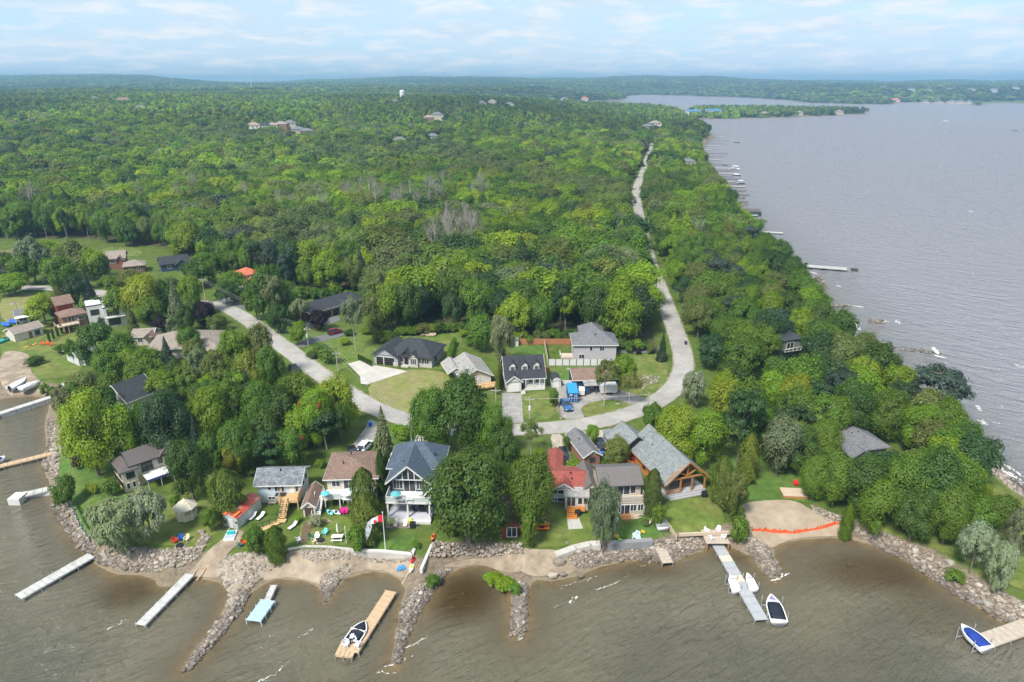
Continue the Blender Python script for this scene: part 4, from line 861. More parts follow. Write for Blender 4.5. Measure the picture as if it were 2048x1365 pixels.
# --- F: large blue house with two storeys of white verandas
b = Bld('lake_house', 'large slate blue house with white double veranda and steep gables', (775, 1044), (860, 1046)); w = b.w
b.P('veranda_base', MB().box(0, w + .2, 0, 3.4, 0, .85), M_white); b.P('veranda_floor', MB().box(.05, w + .15, .05, 3.38, .855, .9), mat('lilac_grey_deck', (.46, .46, .52), .6, .05))
b.walls(.3, 8.4, 3.4, 14, .0, 4.0, W_lgrey, 'lower_wall'); b.walls(.303, 8.403, 3.403, 14.003, 4.0, 7.0, W_navy)
for x in (.2, 3.7, w): b.P('column', MB().box(x - .14, x + .14, .1, .38, .9, 3.85), M_trim)
d = b.P('balcony', MB().box(-.05, w + .35, -.1, 3.4, 3.85, 4.15), M_trim)
b.rail([(0, 3.3), (0, 0), (w + .25, 0), (w + .25, 2.6)], 4.15, 1.05, M_trim, 1.9, glass=mat('frosted_glass', (.45, .5, .5), .2, .05))
b.box('plinth_step', 0, w + .2, -.5, -.01, 0, .5, M_white)
b.win('F', 3.4, 1.55, 4.7, 1.6, 1.9, 3); b.win('F', 3.4, 3.6, 4.2, 2.0, 2.3, 2, name='sliding_door'); b.win('F', 3.4, 5.6, 4.7, 1.4, 1.9, 3)
r = b.gable(.3, 7.0, 2.6, 9.6, 7.0, 3.0, 'y', R_slate, W_navy, .7, M_trim, .22, (1, 0))
gw = MB(); xm = 3.65
for x0, x1 in ((-2.1, -1.1), (-1.0, -.05), (.05, 1.0), (1.1, 2.1)):
    h = lambda x: 2.25 - abs(x) * .82
    gw.add([(xm + x0, 2.52, 7.15), (xm + x1, 2.52, 7.15), (xm + x1, 2.52, 7.15 + h(x1)), (xm + x0, 2.52, 7.15 + h(x0)), (xm + x0, 2.6, 7.15), (xm + x1, 2.6, 7.15), (xm + x1, 2.6, 7.15 + h(x1)), (xm + x0, 2.6, 7.15 + h(x0))], [(0, 1, 2, 3), (7, 6, 5, 4), (0, 4, 5, 1), (1, 5, 6, 2), (2, 6, 7, 3), (3, 7, 4, 0)])
g = MB()
for x in (-2.2, -1.05, 0, 1.05, 2.2): g.box(xm + x - .07, xm + x + .07, 2.46, 2.598, 7.05, 7.15 + max(.2, 2.3 - abs(x) * .82))
g.bar((xm - 2.6, 2.5, 7.08), (xm + 2.6, 2.5, 7.08), .1, .16); g.bar((xm - 2.5, 2.5, 7.2), (xm, 2.5, 9.6), .1, .12); g.bar((xm + 2.5, 2.5, 7.2), (xm, 2.5, 9.6), .1, .12)
o = b.P('gable_window', g, M_trim); b.P('pane', gw, M_glass, o)
rm = b.hip(-.6, 8.9, 6.6, 14.2, 6.95, 3.3, R_slate, .5, M_trim)
b.vents(rm, [(2.2, 9.0, 8.6), (3.9, 11.0, 10.0), (4.7, 11.0, 10.0), (7.6, 8.6, 8.4)], h=.6); b.vents(r, [(2.4, 5.2, 8.8)])
b.gable(6.6, 10.4, 1.2, 8.0, 5.0, 2.2, 'y', R_slate, W_navy, .5, M_trim, .2, (1, 0)); b.walls(6.8, 10.2, 1.4, 3.4, .9, 5.0, W_navy, 'bay_wall'); b.win('F', 1.4, 8.3, 4.4, 2.0, .9, 2); b.win('F', 1.2, 8.5, 5.2, 1.6, .9, 3)
b.P('side_bay', MB().box(-1.3, .3, 9.0, 12.0, 3.2, 6.95), M_trim); b.win('F', 9.0, -.5, 4.6, 1.0, 1.6, 2, M_trim); b.win('L', -1.3, 10.5, 4.6, 1.8, 1.6, 3)
b.P('bbq', MB().box(5.4, 6.6, 1.9, 2.5, .9, 1.9).box(5.3, 6.7, 1.85, 2.55, 1.9, 2.15), M_black); b.P('swing_seat', MB().box(4.3, 5.0, 1.6, 2.1, 1.25, 1.33).bar((4.3, 2.1, 1.3), (4.3, 2.3, 2.0), .7, .06), M_darktrim)

# --- G: red cabin under the big maple
b = Bld('beach_cabin', 'barn red cabin with brown grey roof half under a maple', (1003, 1076), (1036, 1076), 'cabin'); w = b.w
b.walls(0, w, 0, 8.5, 0, 2.4, W_redw); b.gable(0, w, 0, 8.5, 2.4, 1.0, 'y', R_brown, W_redw, .35, mat('red_trim', (.22, .04, .03), .6)); b.win('F', 0, w * .62, .3, 1.5, 1.8, 2, name='sliding_door', f=.13)

# --- H: white cottage with red roof
b = Bld('cottage', 'white cottage with red roof, glazed sunroom and orange steps', (1101, 1013), (1172, 1016)); w = b.w
b.walls(0, w, 1.4, 8.5, 0, 3.2, W_white); r = b.gable(-.1, w, 1.2, 8.4, 3.2, 1.3, 'x', R_red, W_white, .4, M_trim); b.vents(r, [(3.6, 4.2, 4.3), (3.8, 3.0, 3.9)])
b.walls(-.6, 1.9, 8.4, 14.5, 0, 3.0, W_white, 'rear_wall'); b.gable(-.6, 1.9, 7.4, 14.5, 3.0, .8, 'y', R_red, W_white, .35)
b.gable(.2, 4.6, .9, 4.0, 3.0, 1.35, 'y', R_red, W_white, .35, M_trim)
b.walls(2.6, w + .3, -.9, 1.38, 0, 2.9, W_white, 'sunroom_wall'); b.lean(2.6, w + .3, -.9, 1.4, 2.85, 3.35, R_oldgrey, .2)
b.win('F', 1.4, .7, 1.9, .9, 1.0, 1); b.win('F', 1.4, 1.8, 1.9, .9, 1.0, 1); b.win('F', 1.4, .7, .4, 1.0, .5, 2); b.win('F', -.9, 3.7, .9, 1.5, 1.9, 2, name='sliding_door'); b.win('F', -.9, 5.3, 1.35, .75, 1.3, 1); b.win('F', -.9, 6.3, 1.35, .75, 1.3, 1); b.win('R', w + .3, .2, 1.3, 1.0, 1.2, 1)
b.P('deck', MB().box(2.9, 6.2, -2.2, -.93, .7, .85), M_orange); b.stairs(3.0, 4.7, -3.8, .05, -2.25, .75, M_orange, 4); b.rail([(2.95, -.98), (2.95, -2.2)], .85, .9, M_orange, 1.2); b.rail([(4.8, -2.2), (6.2, -2.2), (6.2, -1)], .85, .9, M_orange, 1.2)
b.P('lower_skirt', MB().box(.05, 2.5, 1.34, 1.39, .2, .9), M_screen)

# --- I: two storey beige house, metal roof
b = Bld('lake_house', 'two storey beige house with ribbed metal roof and glass balcony', (1202, 1034), (1284, 1030)); w = b.w
b.walls(0, w, 1.9, 8.0, 0, 5.4, W_beige); b.gable(0, w, 1.6, 8.4, 5.4, 1.5, 'x', R_mgrey, W_beige, .35, M_darktrim)
b.win('F', 1.9, 4.3, 3.2, 2.2, 1.8, 2, name='sliding_door'); b.win('F', 1.9, 6.0, 3.4, .9, 1.6, 1); b.win('F', 1.9, 1.4, 3.5, 1.4, 1.3, 2)
b.P('balcony', MB().box(3.2, w + .5, -.3, 1.9, 2.75, 3.0), W_beige); b.rail([(3.2, -.2), (w + .4, -.2), (w + .4, 1.8)], 3.0, 1.0, M_steel, 1.5, glass=mat('beige_panel', (.42, .36, .30), .5))
b.walls(2.9, w + .4, -.2, 1.88, 0, 2.7, W_beige, 'lower_wall'); b.win('F', -.2, 4.1, .5, 1.9, 1.9, 2, name='sliding_door'); b.win('F', -.2, 5.7, 1.1, 1.0, 1.3, 2); b.win('F', -.2, 7.0, 1.1, .9, 1.3, 2); b.win('F', -.2, 1.2 + 2.0, .9, .4, 1.2, 1)
b.P('steps', MB().box(3.4, 5.2, -1.6, -.22, 0, .4).box(3.4, 5.2, -1.0, -.22, .4, .6), M_beam)
b.walls(-2.2, .0, 5.0, 10.5, 0, 3.4, W_beige, 'rear_wall'); b.gable(-2.4, 0.0, 4.0, 11.5, 3.4, 1.2, 'y', R_mgrey, W_beige, .35)
b = Bld('garage', 'long low grey gabled garage behind the beige house', (1168, 936), (1199, 931), 'garage'); w = b.w
b.walls(0, w, 0, 9.5, 0, 2.6, W_brick); r = b.gable(0, w, 0, 9.5, 2.6, 1.1, 'y', R_grey, W_beige, .4, M_trim); b.vents(r, [(1.0, 5.5, 3.2)]); b.win('F', 0, w / 2, 1.1, 1.0, .9, 1, M_darktrim)

# --- J: log cabin
b = Bld('log_cabin', 'orange log cabin with grey roof and open timber truss porch', (1330, 998), (1411, 982)); w = b.w
b.walls(.3, w - .3, 4.0, 14.5, 0, 3.5, M_log); r = b.gable(.2, w - .2, .2, 14.6, 3.5, 3.6, 'y', R_cabin, None, .7, M_beam, .25)
b.P('gable_wall', MB().prism([(.3, 3.5), (w - .3, 3.5), (w / 2, 6.95)], 4.0, 4.2, 'y'), M_log)
b.vents(r, [(2.4, 10.0, 5.3), (2.2, 13.2, 5.1)]); b.P('porch_deck', MB().box(.1, w - .1, -.1, 4.0, 0, .65), M_greyboard); b.P('porch_step', MB().box(.6, w - .6, -1.0, -.12, 0, .2).box(.6, w - .6, -.6, -.12, .2, .42), M_greyboard)
tr = MB(); zt = 3.75
tr.bar((.2, .1, zt), (w - .2, .1, zt), .26, .3); tr.bar((.0, .1, zt - .1), (w / 2, .1, 7.1), .24, .28); tr.bar((w, .1, zt - .1), (w / 2, .1, 7.1), .24, .28); tr.bar((w / 2, .1, zt), (w / 2, .1, 7.0), .24, .24)
tr.bar((w / 2, .1, zt + .4), (w * .27, .1, 5.2), .2, .2); tr.bar((w / 2, .1, zt + .4), (w * .73, .1, 5.2), .2, .2); b.P('truss', tr, M_beam)
for x in (.35, w * .36, w * .64, w - .35): b.P('post', MB().box(x - .13, x + .13, 0.0, .26, .65, zt - .1), M_beam)
b.win('F', 4.0, w * .3, .8, 1.8, 2.2, 2, M_darktrim, name='sliding_door'); b.win('F', 4.0, w * .7, 1.2, 1.8, 1.6, 2, M_darktrim); b.rail([(.3, .1), (w * .34, .1)], .65, .95, M_beam, 1.5, bal=.25)
for y in (6.0, 9.0): b.win('L', .3, y, 1.2, .9, 1.2, 1, M_darktrim)
b.P('porch_table', MB().box(4.0, 5.2, 1.2, 2.0, 1.3, 1.38).box(4.5, 4.7, 1.5, 1.7, .65, 1.3), M_beam)
b.walls(-2.6, 4.0, 14.5, 19.5, 0, 3.5, M_log, 'wing_wall'); b.gable(-2.6, 4.0, 13.4, 19.5, 3.5, 2.5, 'y', R_cabin, M_darktrim, .6, M_darktrim, .22); b.door('L', -2.6, 16.5, .05, 1.8, 2.4, M_orange); b.door('L', .3, 13.0, .4, .9, 2.0, mat('red_door', (.35, .03, .03), .5)); b.P('side_porch', MB().box(-1.2, .28, 11.8, 13.9, 0, .4), M_beam); b.rail([(-1.2, 13.9), (-1.2, 11.8)], .4, .9, M_beam, 1.0)
b.walls(-2.0, 1.5, 20.2, 23, 0, 2.3, W_grey, 'shed_wall'); b.lean(-2.0, 1.5, 20.2, 23, 2.3, 2.9, R_cabin, .3)

# --- A: cream house with dark brown ribbed roof
b = Bld('lake_house', 'cream two storey house with dark ribbed roof and white awning', (252, 986), (352, 950)); w = b.w
b.walls(2.4, w, .8, 6.2, 0, 2.3, W_yel, 'base_wall'); b.walls(2.403, w - .003, .803, 6.197, 2.3, 5.0, W_cream); b.gable(1.8, 7.8, .5, 6.4, 5.0, 1.5, 'x', R_mbrown, W_cream, .4, M_darktrim)
b.walls(0, 2.6, 0, 6.0, 0, 2.1, W_yel, 'base_wall'); b.walls(.003, 2.597, .003, 5.997, 2.1, 4.3, W_cream, 'bay_wall'); b.hip(0, 2.8, 0, 6.0, 4.25, 1.1, R_mbrown, .35)
b.win('F', 0, 1.4, 2.7, 1.3, 1.1, 1, M_darktrim); b.win('L', 0, 1.4, 2.7, 1.8, 1.1, 2, M_darktrim); b.win('L', 0, 4.2, 2.7, 1.8, 1.1, 2, M_darktrim)
for y in (1.0, 2.4, 3.8, 5.2): b.win('L', 0, y, .7, .7, 1.1, 1, M_darktrim)
b.win('F', 0, .7, .6, .5, 1.2, 1); b.win('F', 0, 1.7, .6, .5, 1.2, 1); b.win('F', .8, 4.6, 2.7, 1.8, 1.9, 2, M_darktrim, name='sliding_door'); b.win('F', .8, 7.0, 3.3, .5, 1.3, 1, M_darktrim); b.win('F', .8, 7.7, 3.3, .5, 1.3, 1, M_darktrim)
b.gable(7.0, w + 1.6, 0.2, 7.5, 5.0, 2.0, 'y', R_mbrown, W_cream, .4, M_darktrim); b.walls(7.4, w + 1.2, .4, 7.2, 0, 5.0, W_cream, 'wing_wall'); b.win('F', .4, 9, 3.0, .9, 1.3, 1, M_darktrim)
aw = b.P('awning', MB().bar((3.4, -.9, 2.35), (8.2, -.9, 2.35), 3.2, .09), M_white); b.P('awning_valance', MB().box(3.4, 8.2, -2.55, -2.5, 2.05, 2.35), mat('blue_canvas', (.03, .05, .35), .7), aw)
for x in (3.5, 5.8, 8.1): b.P('awning_post', MB().box(x - .05, x + .05, -2.5, -2.4, 0, 2.1), M_trim)
b.rail([(3.6, .72), (5.6, .72)], 2.55, .9, M_black, 1.0, bal=.2)

# --- K: grey roof among trees, L: tall green house
b = Bld('house', 'house with pale grey hipped roof hidden among trees on the point', (1688, 930), (1768, 920)); w = b.w
b.walls(0, w, 0, 9.5, 0, 3.0, W_green); r = b.hip(0, w, 0, 9.5, 3.0, 2.4, R_grey, .6); b.gable(0, 4, -2, 3, 2.9, 1.2, 'y', R_grey, W_green, .4); b.walls(.2, 3.8, -1.8, 0, 0, 2.9, W_green, 'porch_wall'); b.vents(r, [(3.4, 3.5, 4.6), (5.0, 3.6, 4.7)])
b.win('F', 0, 7, 1, 1.6, 1.2, 2); b.win('F', -1.8, 2, 1, 1.4, 1.2, 2)
b = Bld('house', 'tall narrow sage green house rising between lakeside trees', (1556, 735), (1600, 728)); w = b.w
b.walls(0, w, 0, 8, 0, 7.4, W_green); b.box('roof', -.2, w + .2, -.3, 8.3, 7.4, 7.65, M_darktrim); b.box('corner_board', w - .25, w + .04, -.05, .25, 0, 8.1, M_trim); b.box('upper_deck', .2, w - .6, -1.4, -.01, 4.6, 4.8, M_darktrim); b.win('F', 0, w * .4, 5.0, 2.2, 1.8, 2, M_trim); b.win('F', 0, w * .4, 1.6, 2.2, 1.6, 2, M_trim); b.rail([(.2, -1.4), (w - .6, -1.4)], 4.8, 1.0, M_trim, 1.2)

# --- M: new grey bungalow
b = Bld('bungalow', 'new grey bungalow with charcoal roof, two black garage doors', (749, 728), (861, 740)); w = b.w
b.walls(0, 7.0, 0, 7.5, 0, 3.0, W_grey, 'garage_wall'); b.walls(7.003, w, 1.2, 10.6, 0, 3.0, W_grey)
b.box('stone_base', w - 6.6, w + .05, 1.1, 1.199, 0, 1.1, W_stone); b.box('stone_base', 5.6, 7.05, -.08, -.001, 0, 1.1, W_stone)
r = b.gable(0, 6.6, -.2, 8.0, 3.0, 2.1, 'y', R_char, W_grey, .5, M_darktrim, .2, (1, 0)); rm = b.hip(3.6, w, 1.0, 10.8, 2.95, 3.3, R_char, .55, M_darktrim)
b.gable(w - 6.4, w - 3.6, .2, 6, 3.0, 1.3, 'y', R_char, W_stone, .4, M_darktrim, .2, (1, 0)); b.walls(w - 6.2, w - 3.8, .4, 1.2, 0, 3.0, W_stone, 'bay_wall')
b.gable(w - 8.6, w - 6.2, .8, 5, 3.1, 1.5, 'y', R_char, M_black, .3, M_darktrim, .2, (1, 0))
b.garage('F', 0, 1.7, 0, 2.0, 2.3, M_black); b.garage('F', 0, 4.5, 0, 3.0, 2.3, M_black); b.win('F', .4, w - 5, .9, 1.6, 1.6, 3, M_trim); b.win('F', 1.2, w - 1.8, .9, 2.0, 1.6, 3, M_trim); b.door('F', 1.2, w - 7.4, .1, 1.1, 2.2, M_black); b.win('F', 1.2, w - 8.7, 1, 1.0, 1.3, 1, M_trim)
b.P('porch_step', MB().box(w - 8.4, w - 6.3, -.4, 1.18, 0, .3), M_conc); b.win('R', w, 4, 1, 1.2, 1.2, 2, M_darktrim)
# --- N: weathered grey house beside the hedge
b = Bld('house', 'house with weathered pale grey gable roof beside the cedar hedge', (925, 778), (982, 770)); w = b.w
b.walls(0, w, 0, 11, 0, 2.9, W_white); r = b.gable(0, w, 0, 11, 2.9, 2.0, 'y', R_oldgrey, W_beige, .6, M_trim); b.gable(-2.2, 1.6, 5, 12, 2.6, 1.2, 'y', R_oldgrey, W_beige, .4, M_trim); b.P('deck', MB().box(.5, w + 1.5, -3, -.02, .6, .8), M_timber); b.rail([(.5, -3), (w + 1.5, -3), (w + 1.5, 0)], .8, .9, M_timber, 1.4); b.win('F', 0, 2.4, .9, 2.0, 1.9, 2, name='sliding_door'); b.P('skylight', MB().box(3.9, 4.8, 5.0, 7.0, 4.65, 4.72), M_beam)
# --- O: dormer house
b = Bld('house', 'white house with charcoal roof, three dormers and a railed porch', (1012, 783), (1090, 779)); w = b.w
b.walls(0, w, 2.0, 10.0, 0, 3.1, W_white); r = b.gable(0, w, .6, 10.6, 3.1, 4.0, 'x', R_char, W_white, .35, M_trim)
for x in (1.9, 5.0, 8.0):
    dm = MB().box(x - .75, x + .75, 2.3, 5.2, 3.6, 5.9).prism([(x - .75, 5.9), (x + .75, 5.9), (x, 6.7)], 2.3, 4.6, 'y'); o = b.P('dormer', dm, W_white)
    b.P('dormer_roof', MB().prism([(x - 1.0, 5.72), (x, 6.78), (x + 1.0, 5.72), (x + 1.0, 5.86), (x, 6.94), (x - 1.0, 5.86)], 2.1, 5.6, 'y'), R_char, o)
    f = MB(); f.box(x - .62, x + .62, 2.24, 2.3, 4.3, 5.75); b.P('dormer_window', f, M_trim, o)
    g = MB()
    for k in (-1, 0, 1): g.box(x + k * .36 - .14, x + k * .36 + .14, 2.2, 2.25, 4.5, 5.6)
    b.P('dormer_pane', g, M_glass, o)
b.gable(.1, 3.9, -.7, 5, 2.8, 1.5, 'y', R_char, W_white, .3, M_trim, .18, (1, 0)); b.walls(.2, 3.8, -.5, 2.0, 0, 2.8, W_white, 'garage_wall'); b.garage('F', -.5, 2.0, 0, 2.7, 2.2, M_trim); b.P('porch_floor', MB().box(4.9, w, -.1, 1.98, 0, .6), M_trim)
for x in (5.0, 6.9, 8.5, w - .12): b.P('porch_post', MB().box(x - .08, x + .08, .0, .16, .6, 2.85), M_trim)
b.rail([(5.5, 0.05), (w - .05, 0.05)], .6, .95, M_trim, 1.5, bal=.18); b.door('F', 2.0, 4.5, .1, .95, 2.1, mat('slate_door', (.09, .10, .12), .5)); b.win('F', 2.0, 6.6, 1.1, 1.0, 1.4, 2); b.win('F', 2.0, 8.4, 1.1, 1.0, 1.4, 2)
# --- P: grey two storey house
b = Bld('house', 'grey two storey house with broad hipped roof behind white fence', (1147, 724), (1231, 724)); w = b.w
b.walls(0, w, 0, 8.5, 0, 5.0, W_lgrey); r = b.hip(0, w, 0, 8.5, 4.95, 2.7, R_grey, .55, M_trim); b.win('F', 0, 4.7, 3.3, .7, 1.1, 1); b.win('F', 0, 7.7, 3.3, 1.2, 1.1, 2); b.win('F', 0, 2.2, 1, 1.4, 1.2, 2)
b.walls(2.6, w - 2.6, 7.6, 14, 0, 5.2, W_lgrey, 'wing_wall'); b.hip(2.6, w - 2.6, 6.5, 14, 5.15, 2.6, R_grey, .5); b.vents(r, [(6, 2.5, 6.9)]); b.P('deck', MB().box(-3.5, -.02, 1.5, 5, .3, .6), M_tan); b.rail([(-3.5, 5), (-3.5, 1.5), (0, 1.5)], .6, .9, M_trim, 1.2)
# --- Q: blue bungalow
b = Bld('bungalow', 'deep blue bungalow with brown roof behind the asphalt yard', (1148, 780), (1236, 776)); w = b.w
b.walls(0, w, 0, 7, 0, 2.8, W_blue); b.gable(0, w, 0, 7, 2.8, 1.3, 'x', R_brown, W_blue, .5, M_trim); b.win('F', 0, 3.4, 1.1, .8, 1.2, 1); b.win('F', 0, 6.2, 1.0, 1.4, 1.3, 2); b.win('F', 0, 9.6, 1.0, 1.6, 1.3, 2); b.door('F', 0, 4.6, .1, .95, 2.1, W_white)
b.lean(2.1, 5.0, -3.4, -.02, 2.5, 2.7, R_oldgrey, .2)
for x in (2.2, 4.9): b.P('porch_post', MB().box(x - .08, x + .08, -3.3, -3.14, 0, 2.5), W_blue)
b.box('porch_screen', 2.25, 3.3, -3.3, -3.2, 0, 2.4, W_blue)
# --- R, S and the left bank
b = Bld('bungalow', 'long brick bungalow with charcoal hipped roof and dark garage doors', (624, 645), (738, 612), w=22); w = 22
b.walls(0, w, 0, 9, 0, 3.0, W_brick); b.hip(0, w, 0, 9, 3.0, 2.2, R_char, .6, M_trim); b.garage('F', 0, 6.2, 0, 2.6, 2.3, M_black); b.garage('F', 0, 9.4, 0, 2.6, 2.3, M_black); b.win('F', 0, 2.5, 1, 1.6, 1.3, 2); b.box('portico', 11.4, 14, -1.2, -.01, 0, 3.2, M_white); b.gable(11.2, 14.2, -1.4, 4, 3.2, 1.2, 'y', R_char, M_white, .3)
b = Bld('house', 'white house with coral red roof at the edge of the wood', (490, 580), (524, 572)); w = b.w
b.walls(0, w, 0, 7, 0, 5.2, W_white); b.hip(0, w, 0, 7, 5.2, 2.0, R_coral, .5); b.garage('F', 0, 2.6, 0, 3.2, 2.2, mat('sage_door', (.17, .22, .2), .6)); b.win('F', 0, 2.4, 3.4, 1.2, 1.1, 2); b.gable(.4, 4.6, -1.0, 3, 3.1, 1.2, 'y', R_coral, W_white, .3)
b = Bld('house', 'dark slate roofed house almost swallowed by maples', (262, 838), (318, 815)); w = b.w
b.walls(0, w, 0, 9, 0, 4.4, W_white); b.gable(0, w, 0, 9, 4.4, 3.0, 'x', R_char, W_white, .5, M_trim); b.win('F', 0, 2, 2.2, 1.3, 1.2, 2)
b = Bld('house', 'sprawling bungalow under a broad taupe hipped roof', (300, 722), (432, 712)); w = b.w
b.walls(0, w, 0, 12, 0, 3.0, W_cream); b.hip(0, w, 0, 12, 3.0, 3.0, R_taupe, .6, M_trim); b.hip(w - 7, w + 2.2, -3, 6, 2.95, 2.0, R_taupe, .5, M_trim); b.walls(w - 6.8, w + 2.0, -2.8, 0, 0, 2.95, W_cream, 'wing_wall'); b.win('F', 0, 4, 1, 1.8, 1.3, 2); b.win('F', -2.8, w - 3, 1, 1.8, 1.3, 2); b.win('R', w + 2, 0, 1, 1.8, 1.3, 2)
b = Bld('house', 'low house with small brown grey gable roofs beside taupe bungalow', (268, 692), (308, 690)); w = b.w
b.walls(0, w, 0, 6, 0, 2.8, W_beige); b.gable(0, w, 0, 6, 2.8, 1.3, 'x', R_taupe, W_beige, .4, M_trim); b.gable(w - 2, w + 1, -1, 4, 2.7, 1.2, 'y', R_brown, W_beige, .4); b.win('F', 0, 2, 1, 1.3, 1.2, 2)
b = Bld('modern_house', 'white cubic modern house with flat roof and black windows', (214, 656), (250, 650)); w = b.w + 1
b.walls(0, w, 0, 7, 0, 6.4, M_white); b.walls(-4.2, -.003, 3.0, 10, 0, 6.9, M_white, 'tower_wall'); b.walls(0.003, w, 7.0, 12, 0, 6.4, M_white, 'rear_wall'); b.box('roof', .12, w - .12, .12, 11.9, 6.41, 6.5, mat('pale_membrane', (.55, .56, .58), .7, .05)); b.box('roof', -4.1, -.1, 3.1, 9.9, 6.91, 7.0, mat('pale_membrane', (.55, .56, .58), .7, .05)); b.box('parapet_cap', -.1, w + .1, -.1, .12, 6.4, 6.6, M_black); b.box('parapet_cap', -4.3, 0, 2.9, 3.1, 6.9, 7.1, M_black)
b.win('F', 0, 2.5, 3.8, 3.2, 1.8, 3, M_black); b.win('F', 0, 2.5, .6, 3.2, 2.0, 3, M_black); b.win('F', 3.0, -2.2, 3.9, 2.2, 1.6, 2, M_black); b.win('L', -4.2, 5.5, 3.8, 1.6, 1.8, 2, M_black); b.win('R', w, 3, 3.8, 1.8, 1.8, 2, M_black); b.P('balcony', MB().box(.3, w - .3, -1.2, -.01, 3.2, 3.4), M_white)
b = Bld('house', 'brown two level house with timber deck on posts', (132, 664), (178, 654)); w = b.w
b.walls(0, w, 0, 6, 0, 4.6, W_brown); b.hip(0, w, 0, 6, 4.6, 1.4, R_brown, .6); b.walls(.3, 4.8, 6, 12, 0, 7.2, W_redw, 'upper_wall'); b.gable(.3, 4.8, 6, 12, 7.2, 1.8, 'x', R_brown, W_redw, .5)
b.P('deck', MB().box(-2.6, 3.6, -3.0, -.01, 2.5, 2.7), M_tan); b.rail([(-2.6, 0), (-2.6, -3), (3.6, -3), (3.6, 0)], 2.7, .95, M_tan, 1.2)
for x in (-2.4, .4, 3.4): b.P('deck_post', MB().box(x - .1, x + .1, -2.9, -2.7, 0, 2.5), M_tan)
b.win('F', 0, 2.2, 2.8, 1.8, 1.6, 2); b.win('F', 0, 5, 2.9, 1.4, 1.2, 2)
b = Bld('boathouse', 'long pale shed with tan roof and round topped doorway', (32, 685), (88, 669), 'shed'); w = b.w
b.walls(0, w, 0, 5, 0, 2.6, W_cream); b.gable(0, w, 0, 5, 2.6, 1.2, 'x', R_taupe, W_cream, .35, M_trim); b.win('F', 0, w - 1.6, .3, 1.6, 1.7, 1, name='arched_door'); b.door('F', 0, w * .55, .05, .9, 1.9, W_brown)
b = Bld('house', 'tan walled house with brown roof at the far side of the lawn', (-30, 548), (46, 543)); w = b.w
b.walls(0, w, 0, 9, 0, 5.4, W_cream); b.gable(0, w, 0, 9, 5.4, 2.4, 'x', R_brown, W_cream, .5); b.win('F', 0, w - 4, 1.0, 2.4, 2.0, 2); b.walls(0, w - 8, -4, 0, 0, 3, W_brown, 'wing_wall'); b.gable(0, w - 8, -4, 0.4, 3, 1.2, 'x', R_brown, W_brown, .4)
for lab, A_, B_, rr_, wm, h, two in (('brick house with worn brown grey roofs beside the back lawn', (219, 541), (254, 538), R_taupe, W_brick, 4.8, 1), ('low brown house under a tan hipped roof', (250, 549), (291, 545), R_taupe, W_brown, 2.9, 0), ('charcoal roofed house with black gables below the wood', (324, 545), (380, 538), R_char, W_navy, 3.2, 2)):
    b = Bld('house', lab, A_, B_); w = b.w; b.walls(0, w, 0, 7, 0, h, wm); b.hip(0, w, 0, 7, h, 1.8, rr_, .5) if two == 0 else b.gable(0, w, 0, 7, h, 2.2, 'x', rr_, wm, .5); b.win('F', 0, w * .3, h - 2, 1.4, 1.2, 2); b.win('F', 0, w * .7, h - 2, 1.2, 1.2, 2)
    if two: b.gable(w * .5, w * .95, -1.6, 4, h - .6, 1.6, 'y', rr_, wm, .4); b.walls(w * .52, w * .93, -1.4, 0, 0, h - .6, wm, 'wing_wall')
b = Bld('house', 'white cottage with grey roof half hidden behind a maple', (160, 733), (196, 722)); w = b.w
b.walls(0, w, 0, 7, 0, 3.0, W_white); b.gable(0, w, 0, 7, 3.0, 1.9, 'x', R_grey, W_white, .5, M_trim); b.gable(.8, 4, -1.4, 3, 2.9, 1.5, 'y', R_grey, W_white, .4, M_trim); b.walls(1, 3.8, -1.2, 0, 0, 2.9, W_white, 'porch_wall'); b.win('F', -1.2, 2.4, 1, 1.2, 1.2, 2); b.win('F', 0, 5.2, 1, 1.4, 1.2, 2)
b = Bld('house', 'white cottage with covered patio at the far left lawn', (36, 648), (60, 644)); w = b.w
b.walls(0, w, 0, 5, 0, 2.6, W_white); b.gable(0, w, 0, 5, 2.6, 1.1, 'x', R_grey, W_white, .4, M_trim); b.P('patio_roof', MB().box(-.5, w, -2.6, -.01, 2.3, 2.42), M_trim)
for x in (-.3, w - .2): b.P('patio_post', MB().box(x - .07, x + .07, -2.5, -2.36, 0, 2.3), M_trim)
b.win('F', 0, w / 2, .8, 1.8, 1.3, 2)
b = Bld('garden_shed', 'tiny tan roofed shed beneath the trees by the shore', (238, 765), (268, 758), 'shed'); b.walls(0, b.w, 0, 3, 0, 2.1, W_cream); b.hip(0, b.w, 0, 3, 2.1, .9, R_taupe, .35); b.door('F', 0, b.w / 2, .05, .9, 1.8, W_white)
b = Bld('garden_shed', 'white garden shed by the brown board fence', (1021, 694), (1037, 693), 'shed'); b.walls(0, b.w, 0, 2.4, 0, 2.1, W_white); b.lean(0, b.w, 0, 2.4, 2.0, 2.4, R_grey, .2); b.door('F', 0, b.w / 2, .05, .8, 1.7, W_lgrey)
b = Bld('cottage', 'low grey roofed cottage deep among the trees', (1003, 682), (1032, 676)); b.walls(0, b.w, 0, 6, 0, 2.6, W_brown); b.gable(0, b.w, 0, 6, 2.6, 1.4, 'x', R_taupe, W_brown, .4)
b = Bld('garden_shed', 'pale green playhouse with steep roof among bushes', (958, 684), (973, 682), 'shed'); b.walls(0, b.w, 0, 2.2, 0, 1.9, W_green); b.gable(0, b.w, 0, 2.2, 1.9, 1.1, 'y', R_grey, W_green, .25, M_trim); b.door('F', 0, b.w / 2, .05, .8, 1.5, W_white)
b = Bld('garden_shed', 'white barn shaped shed with dark roof by blue container', (1104, 776), (1122, 775), 'shed'); w = b.w
